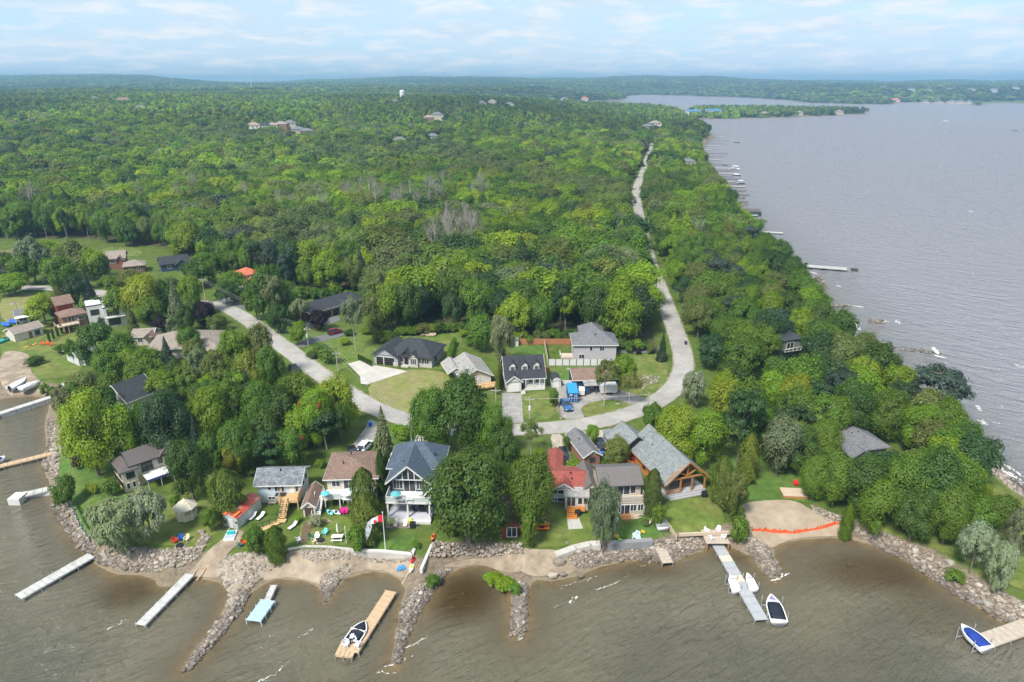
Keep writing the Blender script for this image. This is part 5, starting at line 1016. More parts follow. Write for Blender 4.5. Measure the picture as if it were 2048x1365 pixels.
b.walls(0, w, 0, 3, 0, 1.9, W_white); b.P('roof', MB().prism([(-.15, 1.85), (.2, 2.6), (w / 2, 3.0), (w - .2, 2.6), (w + .15, 1.85)], -.15, 3.15, 'y'), R_char); b.P('gable_wall', MB().prism([(0, 1.9), (w, 1.9), (w - .3, 2.5), (w / 2, 2.85), (.3, 2.5)], -.17, -.152, 'y'), W_white); b.door('F', 0, w / 2, .05, 1.3, 1.8, M_trim)
# ------------------------------------------------------------------ single trees and shrubs of the lots
T = tree_px
for a in [
 ('broadleaf_tree', 32, 545, 590, 72, 'bright', 'round bright green tree standing alone on the back lawn by the side road'),
 ('willow_tree', 72, 468, 566, 74, 'grey', 'grey green willowy tree behind the side road near the tan house'),
 ('broadleaf_tree', 128, 508, 588, 70, 'mid', 'mid green maple on the verge of the side road'),
 ('broadleaf_tree', 152, 472, 562, 80, 'olive', 'olive broadleaf tree behind the side road verge'),
 ('broadleaf_tree', 190, 494, 562, 56, 'bright', 'bright green tree beside the worn brick house'),
 ('spruce_tree', 181, 538, 602, 27, 'blue', 'slim blue green spruce behind the white cubic house'),
 ('broadleaf_tree', 158, 545, 618, 42, 'deep', 'dark tree behind the brown two level house'),
 ('broadleaf_tree', 92, 586, 650, 76, 'lime', 'broad lime green maple in front of the patio cottage'),
 ('cedar_tree', 127, 572, 630, 26, 'olive', 'olive cedar at the back corner of the brown two level house'),
 ('broadleaf_tree', 240, 568, 648, 62, 'mid', 'green maple against the wall of the white cubic house'),
 ('broadleaf_tree', 296, 546, 652, 78, 'lime', 'tall yellow green maple between the cubic house and the spruces'),
 ('broadleaf_tree', 336, 548, 640, 58, 'mid', 'mid green tree just behind the tall yellow green maple'),
 ('broadleaf_tree', 388, 546, 632, 58, 'bright', 'bright green tree at the bend of the road'),
 ('spruce_tree', 362, 556, 668, 52, 'grey', 'tall grey green spruce at the bend of the road'),
 ('broadleaf_tree', 414, 600, 656, 46, 'purple', 'dark purple leaved tree at the road bend'),
 ('broadleaf_tree', 328, 628, 666, 40, 'purple', 'small purple leaved tree below the tall grey green spruce'),
 ('spruce_tree', 268, 610, 668, 28, 'olive', 'olive spruce in front of the yellow green maple'),
 ('spruce_tree', 204, 612, 650, 28, 'blue', 'small blue spruce in front of the white cubic house'),
 ('broadleaf_tree', 264, 536, 585, 62, 'olive', 'olive tree in front of the low brown house'),
 ('broadleaf_tree', 205, 640, 742, 78, 'dark', 'dark maple in front of the grey roofed white cottage'),
 ('broadleaf_tree', 252, 662, 752, 72, 'mid', 'leaning maple beside the grey roofed white cottage'),
 ('broadleaf_tree', 150, 672, 728, 30, 'mid', 'small round tree on the shore lawn'),
 ('broadleaf_tree', 182, 738, 822, 74, 'olive', 'olive tree on the shore above the stone revetment'),
 ('broadleaf_tree', 232, 738, 822, 56, 'mid', 'mid green tree beside the tiny tan roofed shed'),
 ('willow_tree', 138, 770, 845, 54, 'grey', 'pale feathery willow on the shore stones by the white pier'),
 ('spruce_tree', 337, 672, 726, 30, 'blue', 'dark blue spruce in front of the taupe bungalow'),
 ('broadleaf_tree', 300, 694, 770, 74, 'mid', 'mid green maple in front of the taupe bungalow'),
 ('broadleaf_tree', 356, 712, 786, 60, 'dark', 'dark tree below the taupe bungalow'),
 ('poplar_tree', 402, 672, 770, 56, 'olive', 'thin crowned poplar at the end of the taupe bungalow'),
 ('shrub', 437, 626, 664, 42, 'cedar', 'big rounded shrub at the driveway of the taupe bungalow'),
 ('poplar_tree', 412, 690, 800, 50, 'grey', 'sparse grey poplar with bare lower trunk in the grove'),
 ('broadleaf_tree', 478, 652, 772, 68, 'bright', 'bright tall tree on the verge beside the shore road'),
 ('broadleaf_tree', 528, 640, 762, 58, 'olive', 'olive tree overhanging the shore road'),
 ('broadleaf_tree', 502, 694, 796, 70, 'yellow', 'yellowish green tree on the verge below the shore road'),
 ('broadleaf_tree', 548, 688, 800, 60, 'mid', 'green tree at the road edge by the parked black car'),
 ('pine_tree', 445, 700, 806, 60, 'olive', 'ragged olive pine in the middle of the grove'),
 ('spruce_tree', 500, 735, 810, 30, 'blue', 'little blue spruce in the grove'),
 ('maple_tree', 198, 768, 952, 128, 'bright', 'largest bright green maple on the shore lawn by the cream house'),
 ('broadleaf_tree', 262, 800, 940, 76, 'bright', 'bright green maple behind the cream house'),
 ('maple_tree', 342, 772, 926, 116, 'deep', 'big dark maple behind the cream house'),
 ('broadleaf_tree', 300, 800, 905, 60, 'mid', 'mid green tree under the slate roofed house'),
 ('spruce_tree', 402, 832, 935, 38, 'blue', 'blue spruce rising from the dark grove'),
 ('maple_tree', 432, 764, 900, 92, 'bright', 'bright maple in the heart of the grove'),
 ('broadleaf_tree', 470, 752, 880, 76, 'mid', 'mid green maple in the heart of the grove'),
 ('maple_tree', 528, 752, 880, 84, 'mid', 'rounded maple in the grove near the road'),
 ('maple_tree', 600, 738, 862, 98, 'mid', 'wide maple at the road side of the grove'),
 ('broadleaf_tree', 566, 770, 885, 80, 'dark', 'dark maple inside the grove'),
 ('maple_tree', 678, 742, 868, 92, 'lime', 'yellow green maple leaning over the road beside the driveway'),
 ('maple_tree', 640, 768, 892, 84, 'bright', 'bright maple at the drive end of the grove'),
 ('broadleaf_tree', 684, 800, 886, 44, 'mid', 'mid green tree beside the driveway'),
 ('broadleaf_tree', 590, 852, 938, 64, 'mid', 'maple just behind the pale blue cottage'),
 ('broadleaf_tree', 540, 806, 916, 80, 'dark', 'dark maple behind the pale blue cottage'),
 ('maple_tree', 482, 832, 945, 84, 'mid', 'large maple behind the round cedar'),
 ('pine_tree', 545, 862, 946, 66, 'deep', 'dark pine touching the roof of the pale blue cottage'),
 ('broadleaf_tree', 432, 862, 955, 60, 'mid', 'mid green tree between the cream house and round cedar'),
 ('broadleaf_tree', 470, 884, 962, 40, 'yellow', 'small yellow tree behind the round cedar'),
 ('maple_tree', 388, 870, 1006, 88, 'dark', 'dark tree with visible trunk beside the white awning'),
 ('cedar_tree', 462, 940, 1036, 78, 'cedar', 'broad rounded cedar behind the steel shed'),
 ('willow_tree', 246, 985, 1102, 112, 'silver', 'wide silver willow at the shore point'),
 ('willow_tree', 305, 972, 1082, 88, 'silver', 'taller silver willow in front of the cream house'),
 ('broadleaf_tree', 136, 934, 1004, 52, 'mid', 'small dense tree at the corner of the revetment'),
 ('shrub', 186, 966, 988, 30, 'lime', 'yellow green shrub on the lawn by the cream house'),
 ('shrub', 226, 955, 992, 38, 'mid', 'green shrub against the cream house'),
 ('shrub', 160, 906, 938, 28, 'red', 'dark red shrub by the shore rocks'),
 ('broadleaf_tree', 423, 1014, 1066, 38, 'mid', 'small tree beside the white gazebo'),
 ('broadleaf_tree', 514, 1046, 1108, 46, 'mid', 'young tree below the timber stairs'),
 ('cedar_tree', 556, 1042, 1114, 46, 'mid', 'bushy cedar on the lot line by the beach'),
 ('shrub', 632, 1028, 1054, 32, 'silver', 'silvery shrub beside the stairs'),
 ('cedar_tree', 733, 936, 1042, 62, 'cedar', 'tall rounded cedar between the brown roof and the blue house'),
 ('cedar_tree', 736, 986, 1084, 64, 'cedar', 'wide cedar in front of the white deck'),
 ('shrub', 716, 1040, 1100, 46, 'mid', 'leafy shrub at the end of the sea wall'),
 ('spruce_tree', 771, 812, 940, 60, 'grey', 'tall narrow spruce beside the driveway of the blue house'),
 ('cedar_tree', 766, 900, 990, 24, 'dark', 'dark cedar at the back of the brown roofed house'),
 ('cedar_tree', 779, 905, 980, 22, 'dark', 'dark cedar at the back corner of the blue house'),
 ('shrub', 802, 848, 878, 48, 'bright', 'bright shrub at the mouth of the blue house drive'),
 ('maple_tree', 862, 764, 906, 98, 'mid', 'maple standing at the road above the blue house'),
 ('maple_tree', 925, 742, 900, 126, 'dark', 'tallest dark maple at the bend of the road'),
 ('maple_tree', 984, 800, 915, 86, 'mid', 'maple beside the grey driveway across the road'),
 ('broadleaf_tree', 1008, 852, 960, 66, 'dark', 'dark maple behind the red cabin'),
 ('maple_tree', 938, 884, 1084, 182, (.066, .134, .016), 'huge round maple in front, covering the side of the blue house'),
 ('maple_tree', 1060, 898, 1056, 112, 'mid', 'green maple shading the red cabin'),
 ('shrub', 1056, 1006, 1098, 40, 'mid', 'tall shrub beside the red cabin'),
 ('poplar_tree', 1062, 838, 912, 52, 'olive', 'thin young tree at the roadside by the gravel drive'),
 ('willow_tree', 1206, 934, 1094, 74, 'grey', 'feathery grey green tree in front of the beige house'),
 ('cedar_tree', 1302, 938, 1030, 44, 'olive', 'olive cedar between the beige house and the log cabin'),
 ('shrub', 1316, 1002, 1056, 34, 'mid', 'green shrub beside the boat railway'),
 ('shrub', 1146, 916, 954, 44, 'bright', 'bright shrub behind the red roofed cottage'),
 ('shrub', 1132, 868, 905, 18, 'mid', 'narrow strip of shrubs between the gravel drives'),
 ('broadleaf_tree', 1184, 848, 892, 30, 'bright', 'small bright tree between the gravel drives'),
 ('broadleaf_tree', 1232, 868, 930, 54, 'olive', 'low olive tree beside the log cabin drive'),
 ('shrub', 1226, 924, 942, 30, 'yellow', 'yellow green shrub beside the log cabin'),
 ('maple_tree', 1348, 802, 928, 100, 'lime', 'bright yellow green maple behind the log cabin roof'),
 ('maple_tree', 1408, 812, 934, 92, 'bright', 'bright maple touching the log cabin ridge'),
 ('broadleaf_tree', 1302, 798, 868, 54, 'mid', 'tree at the inner side of the road curve'),
 ('willow_tree', 1384, 738, 816, 54, 'silver', 'silver leaved tree at the outer curve of the road'),
 ('pine_tree', 1474, 778, 930, 96, 'deep', 'dark broad pine behind the small cedar on the point'),
 ('cedar_tree', 1490, 868, 966, 48, 'cedar', 'pointed cedar on the lawn above the sand'),
 ('cedar_tree', 1438, 916, 1006, 46, 'cedar', 'cedar beside the log cabin porch'),
 ('willow_tree', 1462, 938, 1042, 56, 'olive', 'olive willowy tree at the edge of the sand'),
 ('shrub', 1478, 1008, 1072, 38, 'mid', 'green shrub at the corner of the sand'),
 ('broadleaf_tree', 1552, 826, 952, 78, 'grey', 'grey green tree with pale trunk above the wooden platform'),
 ('willow_tree', 1940, 1030, 1142, 74, 'silver', 'wind blown silver tree above the big boulders'),
 ('willow_tree', 1990, 1070, 1182, 52, 'silver', 'slim silver tree nearest the dock at the end of the point'),
 ('shrub', 1912, 1120, 1148, 40, 'mid', 'low shrub among the big boulders'),
 ('willow_tree', 2020, 1010, 1120, 60, 'grey', 'grey green tree on the lawn of the point'),
 ('broadleaf_tree', 1936, 985, 1080, 78, 'mid', 'mid green tree on the lawn of the point'),
 ('broadleaf_tree', 1990, 985, 1070, 66, 'mid', 'green tree behind the wind blown silver tree'),
 ('cedar_tree', 1692, 985, 1058, 30, 'mid', 'narrow cedar at the end of the orange barrier'),
 ('broadleaf_tree', 1108, 776, 816, 22, 'mid', 'small round tree on the lawn by the blue pickup'),
 ('poplar_tree', 1208, 716, 812, 62, 'olive', 'sparse olive tree on the lawn island'),
 ('poplar_tree', 1258, 742, 812, 46, 'olive', 'sparse small tree at the edge of the lawn island'),
 ('broadleaf_tree', 1246, 700, 778, 62, 'bright', 'bright tree beside the blue bungalow'),
 ('willow_tree', 1003, 626, 736, 54, 'grey', 'tall grey green poplar between the pale roof and the dormer house'),
 ('broadleaf_tree', 962, 622, 704, 62, 'mid', 'tree behind the pale roofed house'),
 ('spruce_tree', 1323, 662, 722, 24, 'deep', 'small dark spruce at the road edge'),
 ('shrub', 1276, 694, 710, 14, 'purple', 'purple shrub on the asphalt drive'),
 ('broadleaf_tree', 545, 522, 656, 82, 'dark', 'dark tree beside the coral roofed house'),
 ('poplar_tree', 555, 545, 662, 56, 'grey', 'bare trunked poplar beside the coral roofed house'),
 ('poplar_tree', 603, 594, 664, 46, 'grey', 'pale birch on the lawn of the brick bungalow'),
 ('broadleaf_tree', 638, 616, 662, 44, 'purple', 'purple leaved maple in front of the brick bungalow'),
 ('poplar_tree', 712, 590, 702, 58, 'grey', 'thin poplar in front of the brick bungalow entrance'),
 ('shrub', 658, 690, 728, 40, 'mid', 'round shrub beside the utility pole'),
 ('shrub', 70, 712, 730, 40, 'dark', 'dark shrub along the lawn edge by the dirt yard'),
 ('shrub', 126, 688, 706, 34, 'dark', 'dark shrub at the top of the shore lawn'),
 ('shrub', 90, 750, 778, 24, 'mid', 'rounded shrub at the corner of the dirt yard'),
 ('shrub', 106, 756, 780, 22, 'mid', 'rounded shrub beside the white covered boats'),
 ('shrub', 986, 1120, 1142, 44, 'bright', 'low bright scrub on the sand spit, nearest the stone wall'),
 ('shrub', 1010, 1130, 1156, 50, 'bright', 'widest low bright scrub on the sand spit'),
 ('shrub', 1030, 1146, 1168, 30, 'mid', 'low scrub at the root of the stubby groyne'),
 ('shrub', 865, 1128, 1152, 34, 'mid', 'weedy patch at the root of the stone groyne'),
]: T(*a)
hp = [t for t in COL.objects if t.get('label') == 'maple just behind the pale blue cottage'][0]
def accents(px, py, foot, n, colr, base_label):      # early turning leaves on one tree
    root = [t for t in COL.objects if t.get('label') == base_label][0]
    for k in range(n):
        c = link('turned_leaves', PROTO['shrub'][k % 2][0], root); c.scale = (.16, .16, .12); a = k * 2.1 + 4.2
        c.location = (3.6 * math.cos(a), 3.6 * math.sin(a), 6.2 + .7 * (k % 3)); c.color = (*COLS[colr], 1)
accents(0, 0, 0, 3, 'orange', 'maple just behind the pale blue cottage')
accents(0, 0, 0, 2, 'orange', 'bright maple at the drive end of the grove')
# rows of small cedars
for k in range(9):
    x = 100 + k * 8.4; y = 684 - k * 5.2
    T('cedar_tree', x, y - 22, y, 6, 'dark', 'small clipped cedar in the row below the brown deck', 'cedars in a row below the deck')
for k in range(12):
    y = 736 + k * 4.8
    T('cedar_tree', 1004 - k * .8, y - 30, y, 11, 'cedar', 'clipped cedar in the hedge row beside the dormer house', 'cedars in a hedge row by the dormer house')
for k in range(13):
    y = 690 + k * 4.6
    T('shrub', 908 - k * 1.2, y - 16, y, 15, 'mid', 'leafy shrub in the long hedge beside the charcoal roofed bungalow', 'shrubs in the long hedge by the bungalow')
for k in range(7):
    T('cedar_tree', 718 + k * 4.2, 708 + k * 2, 720 + k * 2.2, 5, 'dark', 'knee high cedar in the short row behind the concrete drive', 'cedars in a short row by the concrete drive')
for k, (x, y) in enumerate([(1408, 965), (1418, 985), (1430, 1020), (1448, 1036), (1458, 1052), (1424, 940), (1446, 1000)]):
    T('shrub', x + 22, y - 30, y + 4, 36, random.choice(['mid', 'olive', 'cedar']), 'shrub in the boundary hedge beside the log cabin lawn', 'shrubs in the boundary hedge')
for k, (x, y) in enumerate([(700, 672), (735, 668), (770, 672), (800, 668), (835, 662), (870, 660), (905, 664), (625, 716), (640, 700), (690, 690), (930, 672), (945, 690)]):
    T('shrub', x, y - 14, y, 26 + 6 * (k % 3), random.choice(['mid', 'bright', 'dark']), 'leafy shrub in the rough grass before the wood', 'shrubs in the rough grass before the wood')
# belts of trees
def fill(poly, step, seed, hr, label, group, exclude=(), mix=None, wr=(.62, .9)):
    pw = [tuple(G(x, y)[:2]) for x, y in poly]; xs = [p[0] for p in pw]; ys = [p[1] for p in pw]
    Q = jgrid(min(xs), max(xs), min(ys), max(ys), step, seed); m = inside(pw, Q) & (shore_sd(Q) > 3.5) & (road_dist(Q) > 5.7)
    for ex in exclude: m &= ~inside([tuple(G(x, y)[:2]) for x, y in ex], Q)
    q = random.Random(seed)
    for x, y in Q[m]:
        h = q.uniform(*hr); kd = q.choices(['broadleaf_tree', 'pine_tree', 'poplar_tree'], [8, 1, .8])[0]; c = q.choices(*zip(*(mix or [('mid', 4), ('dark', 2.5), ('bright', 2.2), ('olive', 2), ('deep', 1), ('lime', .6)])))[0]
        if kd == 'pine_tree': c = q.choice(['deep', 'dark', 'blue'])
        tree(kd, (x, y, zat(x, y)), h, h * q.uniform(*wr), c, label[kd], 'tree', group[kd])
    return int(m.sum())
B_L = {'broadleaf_tree': 'broadleaf tree in the lakeside belt between the shore road and open lake', 'pine_tree': 'dark pine in the lakeside belt between the shore road and open lake', 'poplar_tree': 'pale trunked tree in the lakeside belt by the open lake'}
B_G = {k: v + 's' for k, v in {'broadleaf_tree': 'lakeside belt broadleaf tree', 'pine_tree': 'lakeside belt pine', 'poplar_tree': 'lakeside belt pale trunked tree'}.items()}
R1 = [(1312, 500), (1520, 500), (1572, 560), (1612, 606), (1662, 668), (1690, 722), (1768, 775), (1850, 834), (1900, 868), (1918, 905), (1885, 950), (1878, 1000), (1830, 1030), (1790, 1060), (1712, 1030), (1660, 1005), (1632, 962), (1600, 925), (1540, 905), (1500, 885), (1450, 870), (1412, 845), (1392, 820), (1412, 790), (1400, 700), (1372, 660), (1345, 622), (1322, 560)]
KCLEAR = [(1640, 866), (1795, 855), (1830, 960), (1820, 1045), (1650, 1012)]; LCLEAR = [(1535, 712), (1605, 705), (1625, 780), (1575, 790), (1530, 770)]
fill(R1, 7.6, 21, (10, 15), B_L, B_G, (KCLEAR, LCLEAR))
P_L = {k: v + ' around the grey hipped roof on the point' for k, v in {'broadleaf_tree': 'low broadleaf tree in the thicket', 'pine_tree': 'low dark pine in the thicket', 'poplar_tree': 'slim pale tree in the thicket'}.items()}
fill([(1640, 966), (1700, 972), (1780, 966), (1860, 930), (1912, 905), (1940, 955), (1915, 1020), (1850, 1050), (1780, 1062), (1715, 1042), (1650, 1008)], 5.2, 31, (6.5, 8), P_L, {k: 'point ' + k.replace('_', ' ') + 's' for k in P_L}, wr=(.8, 1.05))
fill([(1560, 870), (1640, 862), (1652, 962), (1622, 968), (1572, 935)], 5.6, 33, (9, 12), P_L, {k: 'point ' + k.replace('_', ' ') + 's' for k in P_L}, wr=(.8, 1.0))
fill([(1700, 1002), (1800, 1000), (1925, 925), (1945, 960), (1915, 1030), (1850, 1062), (1790, 1066), (1712, 1040)], 6.0, 34, (10, 12.5), P_L, {k: 'point ' + k.replace('_', ' ') + 's' for k in P_L}, wr=(.8, 1.0))
G_L = {'broadleaf_tree': 'broadleaf tree among others in the grove behind the shore cottages', 'pine_tree': 'dark pine among others in the grove behind the shore cottages', 'poplar_tree': 'pale trunked tree among others in the grove behind the shore cottages'}
G_G = {'broadleaf_tree': 'grove broadleaf trees', 'pine_tree': 'grove pines', 'poplar_tree': 'grove pale trunked trees'}
fill([(300, 868), (350, 800), (430, 790), (560, 800), (640, 842), (705, 868), (690, 900), (640, 912), (520, 925), (440, 945), (390, 905), (330, 900)], 8.0, 22, (8, 11), G_L, G_G, mix=[('mid', 3), ('dark', 3), ('deep', 2), ('bright', 1)])
# bare trees standing in the wood
q = random.Random(5)
for k in range(46):
    px, py = q.choice([(q.uniform(560, 1010), q.uniform(366, 430)), (q.uniform(620, 900), q.uniform(375, 415)), (q.uniform(870, 960), q.uniform(455, 500)), (q.uniform(30, 600), q.uniform(330, 410))])
    p = G(px, py + 45); z = zat(p.x, p.y); h = q.uniform(19, 24)
    tree('bare_tree', (p.x, p.y, z), h, h * .58, 'twig', 'leafless grey tree poking out of the wood canopy', 'tree', 'leafless trees in the wood')

for k, (x, y, w, c) in enumerate([(905, 1072, 30, 'dark'), (1046, 1040, 30, 'mid'), (1080, 985, 26, 'mid'), (1092, 960, 22, 'bright'), (560, 1030, 22, 'mid'), (596, 1044, 20, 'bright'), (700, 1008, 24, 'cedar'), (764, 1062, 18, 'mid'), (832, 1096, 22, 'mid'), (1190, 970, 24, 'mid'), (1296, 985, 26, 'bright'), (1290, 1052, 20, 'olive'), (640, 935, 26, 'mid'), (505, 950, 30, 'dark'), (350, 1010, 26, 'mid'), (300, 1010, 24, 'bright'), (455, 1010, 20, 'mid'), (880, 920, 36, 'dark'), (1040, 930, 34, 'mid'), (1080, 915, 30, 'bright'), (1212, 935, 26, 'dark'), (1262, 945, 24, 'mid')]):
    T('shrub', x, y - w * .62, y, w, c, 'leafy garden shrub between the shore houses', 'garden shrubs between the shore houses')

for k, (x, top, foot, w, c) in enumerate([(60, 500, 572, 60, 'mid'), (110, 478, 556, 62, 'bright'), (205, 500, 560, 44, 'dark'), (225, 548, 592, 50, 'mid'), (285, 548, 600, 56, 'bright'), (345, 552, 606, 50, 'olive'), (395, 512, 575, 66, 'dark'), (420, 500, 570, 70, 'mid'), (385, 580, 640, 46, 'mid'), (310, 590, 664, 60, 'mid'), (370, 610, 668, 50, 'dark'), (225, 700, 780, 60, 'mid'), (265, 690, 765, 56, 'bright'), (285, 722, 800, 60, 'mid'), (330, 735, 808, 70, 'bright'), (385, 720, 800, 64, 'mid'), (430, 742, 815, 70, 'bright'), (466, 720, 805, 60, 'mid'), (160, 760, 840, 60, 'mid'), (215, 770, 850, 60, 'dark'), (120, 600, 640, 40, 'mid'), (200, 590, 640, 34, 'dark'), (455, 560, 612, 54, 'dark'), (470, 540, 600, 60, 'mid'), (515, 560, 640, 62, 'mid'), (580, 585, 640, 56, 'mid'), (560, 600, 668, 50, 'dark'), (600, 640, 690, 40, 'bright'), (15, 500, 560, 50, 'mid'), (385, 650, 720, 50, 'mid')]):
    T('broadleaf_tree', x, top, foot, w, c, 'leafy garden tree among the houses along the side road and road bend', 'garden trees among the road bend houses')

for k, (x, top, foot, w, c) in enumerate([(1596, 842, 948, 82, 'dark'), (1640, 832, 936, 72, 'mid'), (1588, 762, 880, 92, 'mid'), (1655, 786, 886, 84, 'mid'), (1702, 768, 880, 84, 'dark'), (1762, 772, 880, 92, 'mid'), (1832, 800, 905, 92, 'bright'), (1882, 792, 900, 84, 'mid'), (1912, 832, 950, 84, 'dark'), (1622, 905, 1000, 64, 'mid'), (1664, 898, 1012, 84, 'mid'), (1722, 900, 1032, 100, 'dark'), (1790, 894, 1046, 110, 'mid'), (1852, 886, 1056, 112, 'dark'), (1900, 900, 1042, 92, 'mid'), (1748, 935, 1056, 84, 'mid'), (1820, 962, 1076, 90, 'dark'), (1884, 962, 1088, 84, 'mid'), (1930, 930, 1022, 72, 'bright'), (1545, 840, 925, 70, 'dark'), (1510, 800, 900, 84, 'mid')]):
    T('maple_tree', x, top, foot, w, c, 'full crowned tree in the dense stand on the point around the grey roof', 'full crowned trees on the point')

q = random.Random(77)
for k in range(58):
    x = 452 + k * 15.2; y = float(np.interp(x, edge_x, edge_y)) + q.uniform(2, 10); hgt = q.uniform(14, 30)
    if abs(x - 1330) < 20: continue
    T('shrub', x, y - hgt, y, q.uniform(20, 38), q.choice(['mid', 'mid', 'bright', 'dark', 'olive']), 'leafy undergrowth shrub along the foot of the wood', 'undergrowth shrubs at the foot of the wood')
# ------------------------------------------------------------------ stones
def stone_mat():
    m = bpy.data.materials.new('field_stone'); m.use_nodes = True; nt = m.node_tree; N = nt.nodes.new; L = nt.links.new; b = nt.nodes['Principled BSDF']; b.inputs['Roughness'].default_value = .9; b.inputs['Specular IOR Level'].default_value = .2
    g = N('ShaderNodeNewGeometry'); oi = N('ShaderNodeObjectInfo'); ad = N('ShaderNodeMath'); L(g.outputs['Random Per Island'], ad.inputs[0]); L(oi.outputs['Random'], ad.inputs[1]); fr = N('ShaderNodeMath'); fr.operation = 'FRACT'; L(ad.outputs[0], fr.inputs[0])
    r = N('ShaderNodeValToRGB'); e = r.color_ramp.elements; e[0].color = (.15, .125, .10, 1); e[1].color = (.42, .375, .32, 1)
    for p, c in ((.3, (.23, .19, .155, 1)), (.6, (.27, .245, .215, 1)), (.8, (.33, .27, .22, 1))):
        x = e.new(p); x.color = c
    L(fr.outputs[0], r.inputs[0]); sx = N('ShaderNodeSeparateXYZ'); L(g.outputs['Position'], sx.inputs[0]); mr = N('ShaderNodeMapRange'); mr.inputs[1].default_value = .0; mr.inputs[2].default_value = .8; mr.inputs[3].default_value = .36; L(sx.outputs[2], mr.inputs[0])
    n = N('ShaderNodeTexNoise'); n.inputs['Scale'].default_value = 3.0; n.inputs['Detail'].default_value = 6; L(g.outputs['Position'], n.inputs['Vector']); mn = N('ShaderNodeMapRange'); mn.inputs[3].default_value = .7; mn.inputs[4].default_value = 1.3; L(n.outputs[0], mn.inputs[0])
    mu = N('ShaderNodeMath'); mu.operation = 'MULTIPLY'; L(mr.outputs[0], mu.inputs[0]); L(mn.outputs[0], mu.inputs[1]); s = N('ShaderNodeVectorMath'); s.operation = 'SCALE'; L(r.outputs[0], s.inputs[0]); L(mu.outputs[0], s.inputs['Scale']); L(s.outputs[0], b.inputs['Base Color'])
    bp = N('ShaderNodeBump'); bp.inputs['Strength'].default_value = .4; bp.inputs['Distance'].default_value = .05; L(n.outputs[0], bp.inputs['Height']); L(bp.outputs[0], b.inputs['Normal']); return m
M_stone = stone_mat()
ICO = []
for k in range(7):
    bm = bmesh.new(); bmesh.ops.create_icosphere(bm, subdivisions=1, radius=.5); q = random.Random(k)
    for v in bm.verts: v.co *= q.uniform(.78, 1.2); v.co.z *= .72
    bmesh.ops.bevel(bm, geom=bm.edges[:], offset=.05, segments=1, affect='EDGES') if k < 0 else None
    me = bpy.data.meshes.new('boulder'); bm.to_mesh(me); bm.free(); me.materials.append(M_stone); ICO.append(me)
ICOV = [(np.array([v.co[:] for v in me.vertices]), [tuple(p.vertices) for p in me.polygons]) for me in ICO]
def rocks(label, poly, big, nbig, small, nsmall, seed, cat='stone bank', name='stone_revetment', lift=0.0):
    pw = []
    for x, y in poly:
        z = 1.0
        for _ in range(6): c = G(x, y, z); z = .5 * z + .5 * max(-.3, zat(c.x, c.y))
        pw.append(tuple(c[:2]))
    xs = [p[0] for p in pw]; ys = [p[1] for p in pw]; r = np.random.RandomState(seed); cx, cy = sum(xs) / len(xs), sum(ys) / len(ys); cz = max(0, zat(cx, cy))
    t = thing(name, label, cat, (cx, cy, cz))
    big = (big[0] * .6, big[1] * .95); nbig = min(295, int(nbig * 1.1))
    def darts(n, s, prev):
        Q = np.stack([r.uniform(min(xs), max(xs), n * 14), r.uniform(min(ys), max(ys), n * 14)], 1); Q = Q[inside(pw, Q)]; out = list(prev)
        k0 = len(out); sz = r.uniform(s[0], s[1], len(Q))
        for qq, ss in zip(Q, sz):
            if len(out) - k0 >= n: break
            if all((qq[0] - o[0]) ** 2 + (qq[1] - o[1]) ** 2 > (.42 * (ss + o[2])) ** 2 for o in out): out.append((qq[0], qq[1], ss))
        return out[k0:]
    B = darts(nbig, big, [])
    zz = land_z([(x, y) for x, y, _ in B]) if B else []
    for (x, y, s), z in zip(B, zz):
        o = link('boulder', ICO[r.randint(7)], t); o.location = (x - cx, y - cy, max(z, -.25) + s * .14 + lift - cz); o.rotation_euler = (r.uniform(-.4, .4), r.uniform(-.4, .4), r.uniform(0, 6.28)); o.scale = (s * r.uniform(.85, 1.3), s * r.uniform(.8, 1.1), s * r.uniform(.75, 1.1))
    n = nsmall; Q = np.stack([r.uniform(min(xs), max(xs), n * 6), r.uniform(min(ys), max(ys), n * 6)], 1); Q = Q[inside(pw, Q)][:n]
    if len(Q):
        zz = land_z(Q); m = MB()
        for (x, y), z in zip(Q, zz):
            V, F = ICOV[r.randint(7)]; s = r.uniform(*small) * (1 if r.rand() < .85 else 1.5); a = r.uniform(0, 6.28); ca, sa = math.cos(a) * s, math.sin(a) * s * r.uniform(.8, 1.2); v = np.stack([V[:, 0] * ca - V[:, 1] * sa + x - cx, V[:, 0] * sa + V[:, 1] * ca + y - cy, V[:, 2] * s * r.uniform(.7, 1.1) + max(z, -.3) + s * .12 + lift * .5 - cz], 1); m.add(v, F)
        tag(m.build('rubble', M_stone, t), kind='stuff')
    return t
rocks('broad bank of pale boulders along the shore beneath the largest maple', [(97, 838), (126, 846), (124, 900), (114, 968), (84, 936), (94, 896)], (.7, 1.4), 130, (.3, .6), 500, 1)
rocks('boulder bank wrapping the corner below the silver willow', [(102, 985), (136, 1000), (168, 1060), (192, 1090), (184, 1114), (150, 1090), (128, 1056), (104, 1020)], (.7, 1.4), 150, (.3, .6), 500, 2)
rocks('stacked stone bank between white dock and dirt path', [(188, 1108), (240, 1096), (330, 1100), (388, 1096), (406, 1068), (424, 1074), (402, 1110), (374, 1130), (320, 1144), (240, 1138), (196, 1128)], (.6, 1.2), 230, (.25, .5), 700, 3)
rocks('long dark groyne running out beside the blue floating platform', [(482, 1188), (502, 1184), (484, 1222), (452, 1264), (414, 1306), (376, 1342), (363, 1342), (390, 1302), (412, 1274), (440, 1240)], (.5, 1.1), 170, (.25, .5), 700, 4, 'groyne', 'stone_groyne')
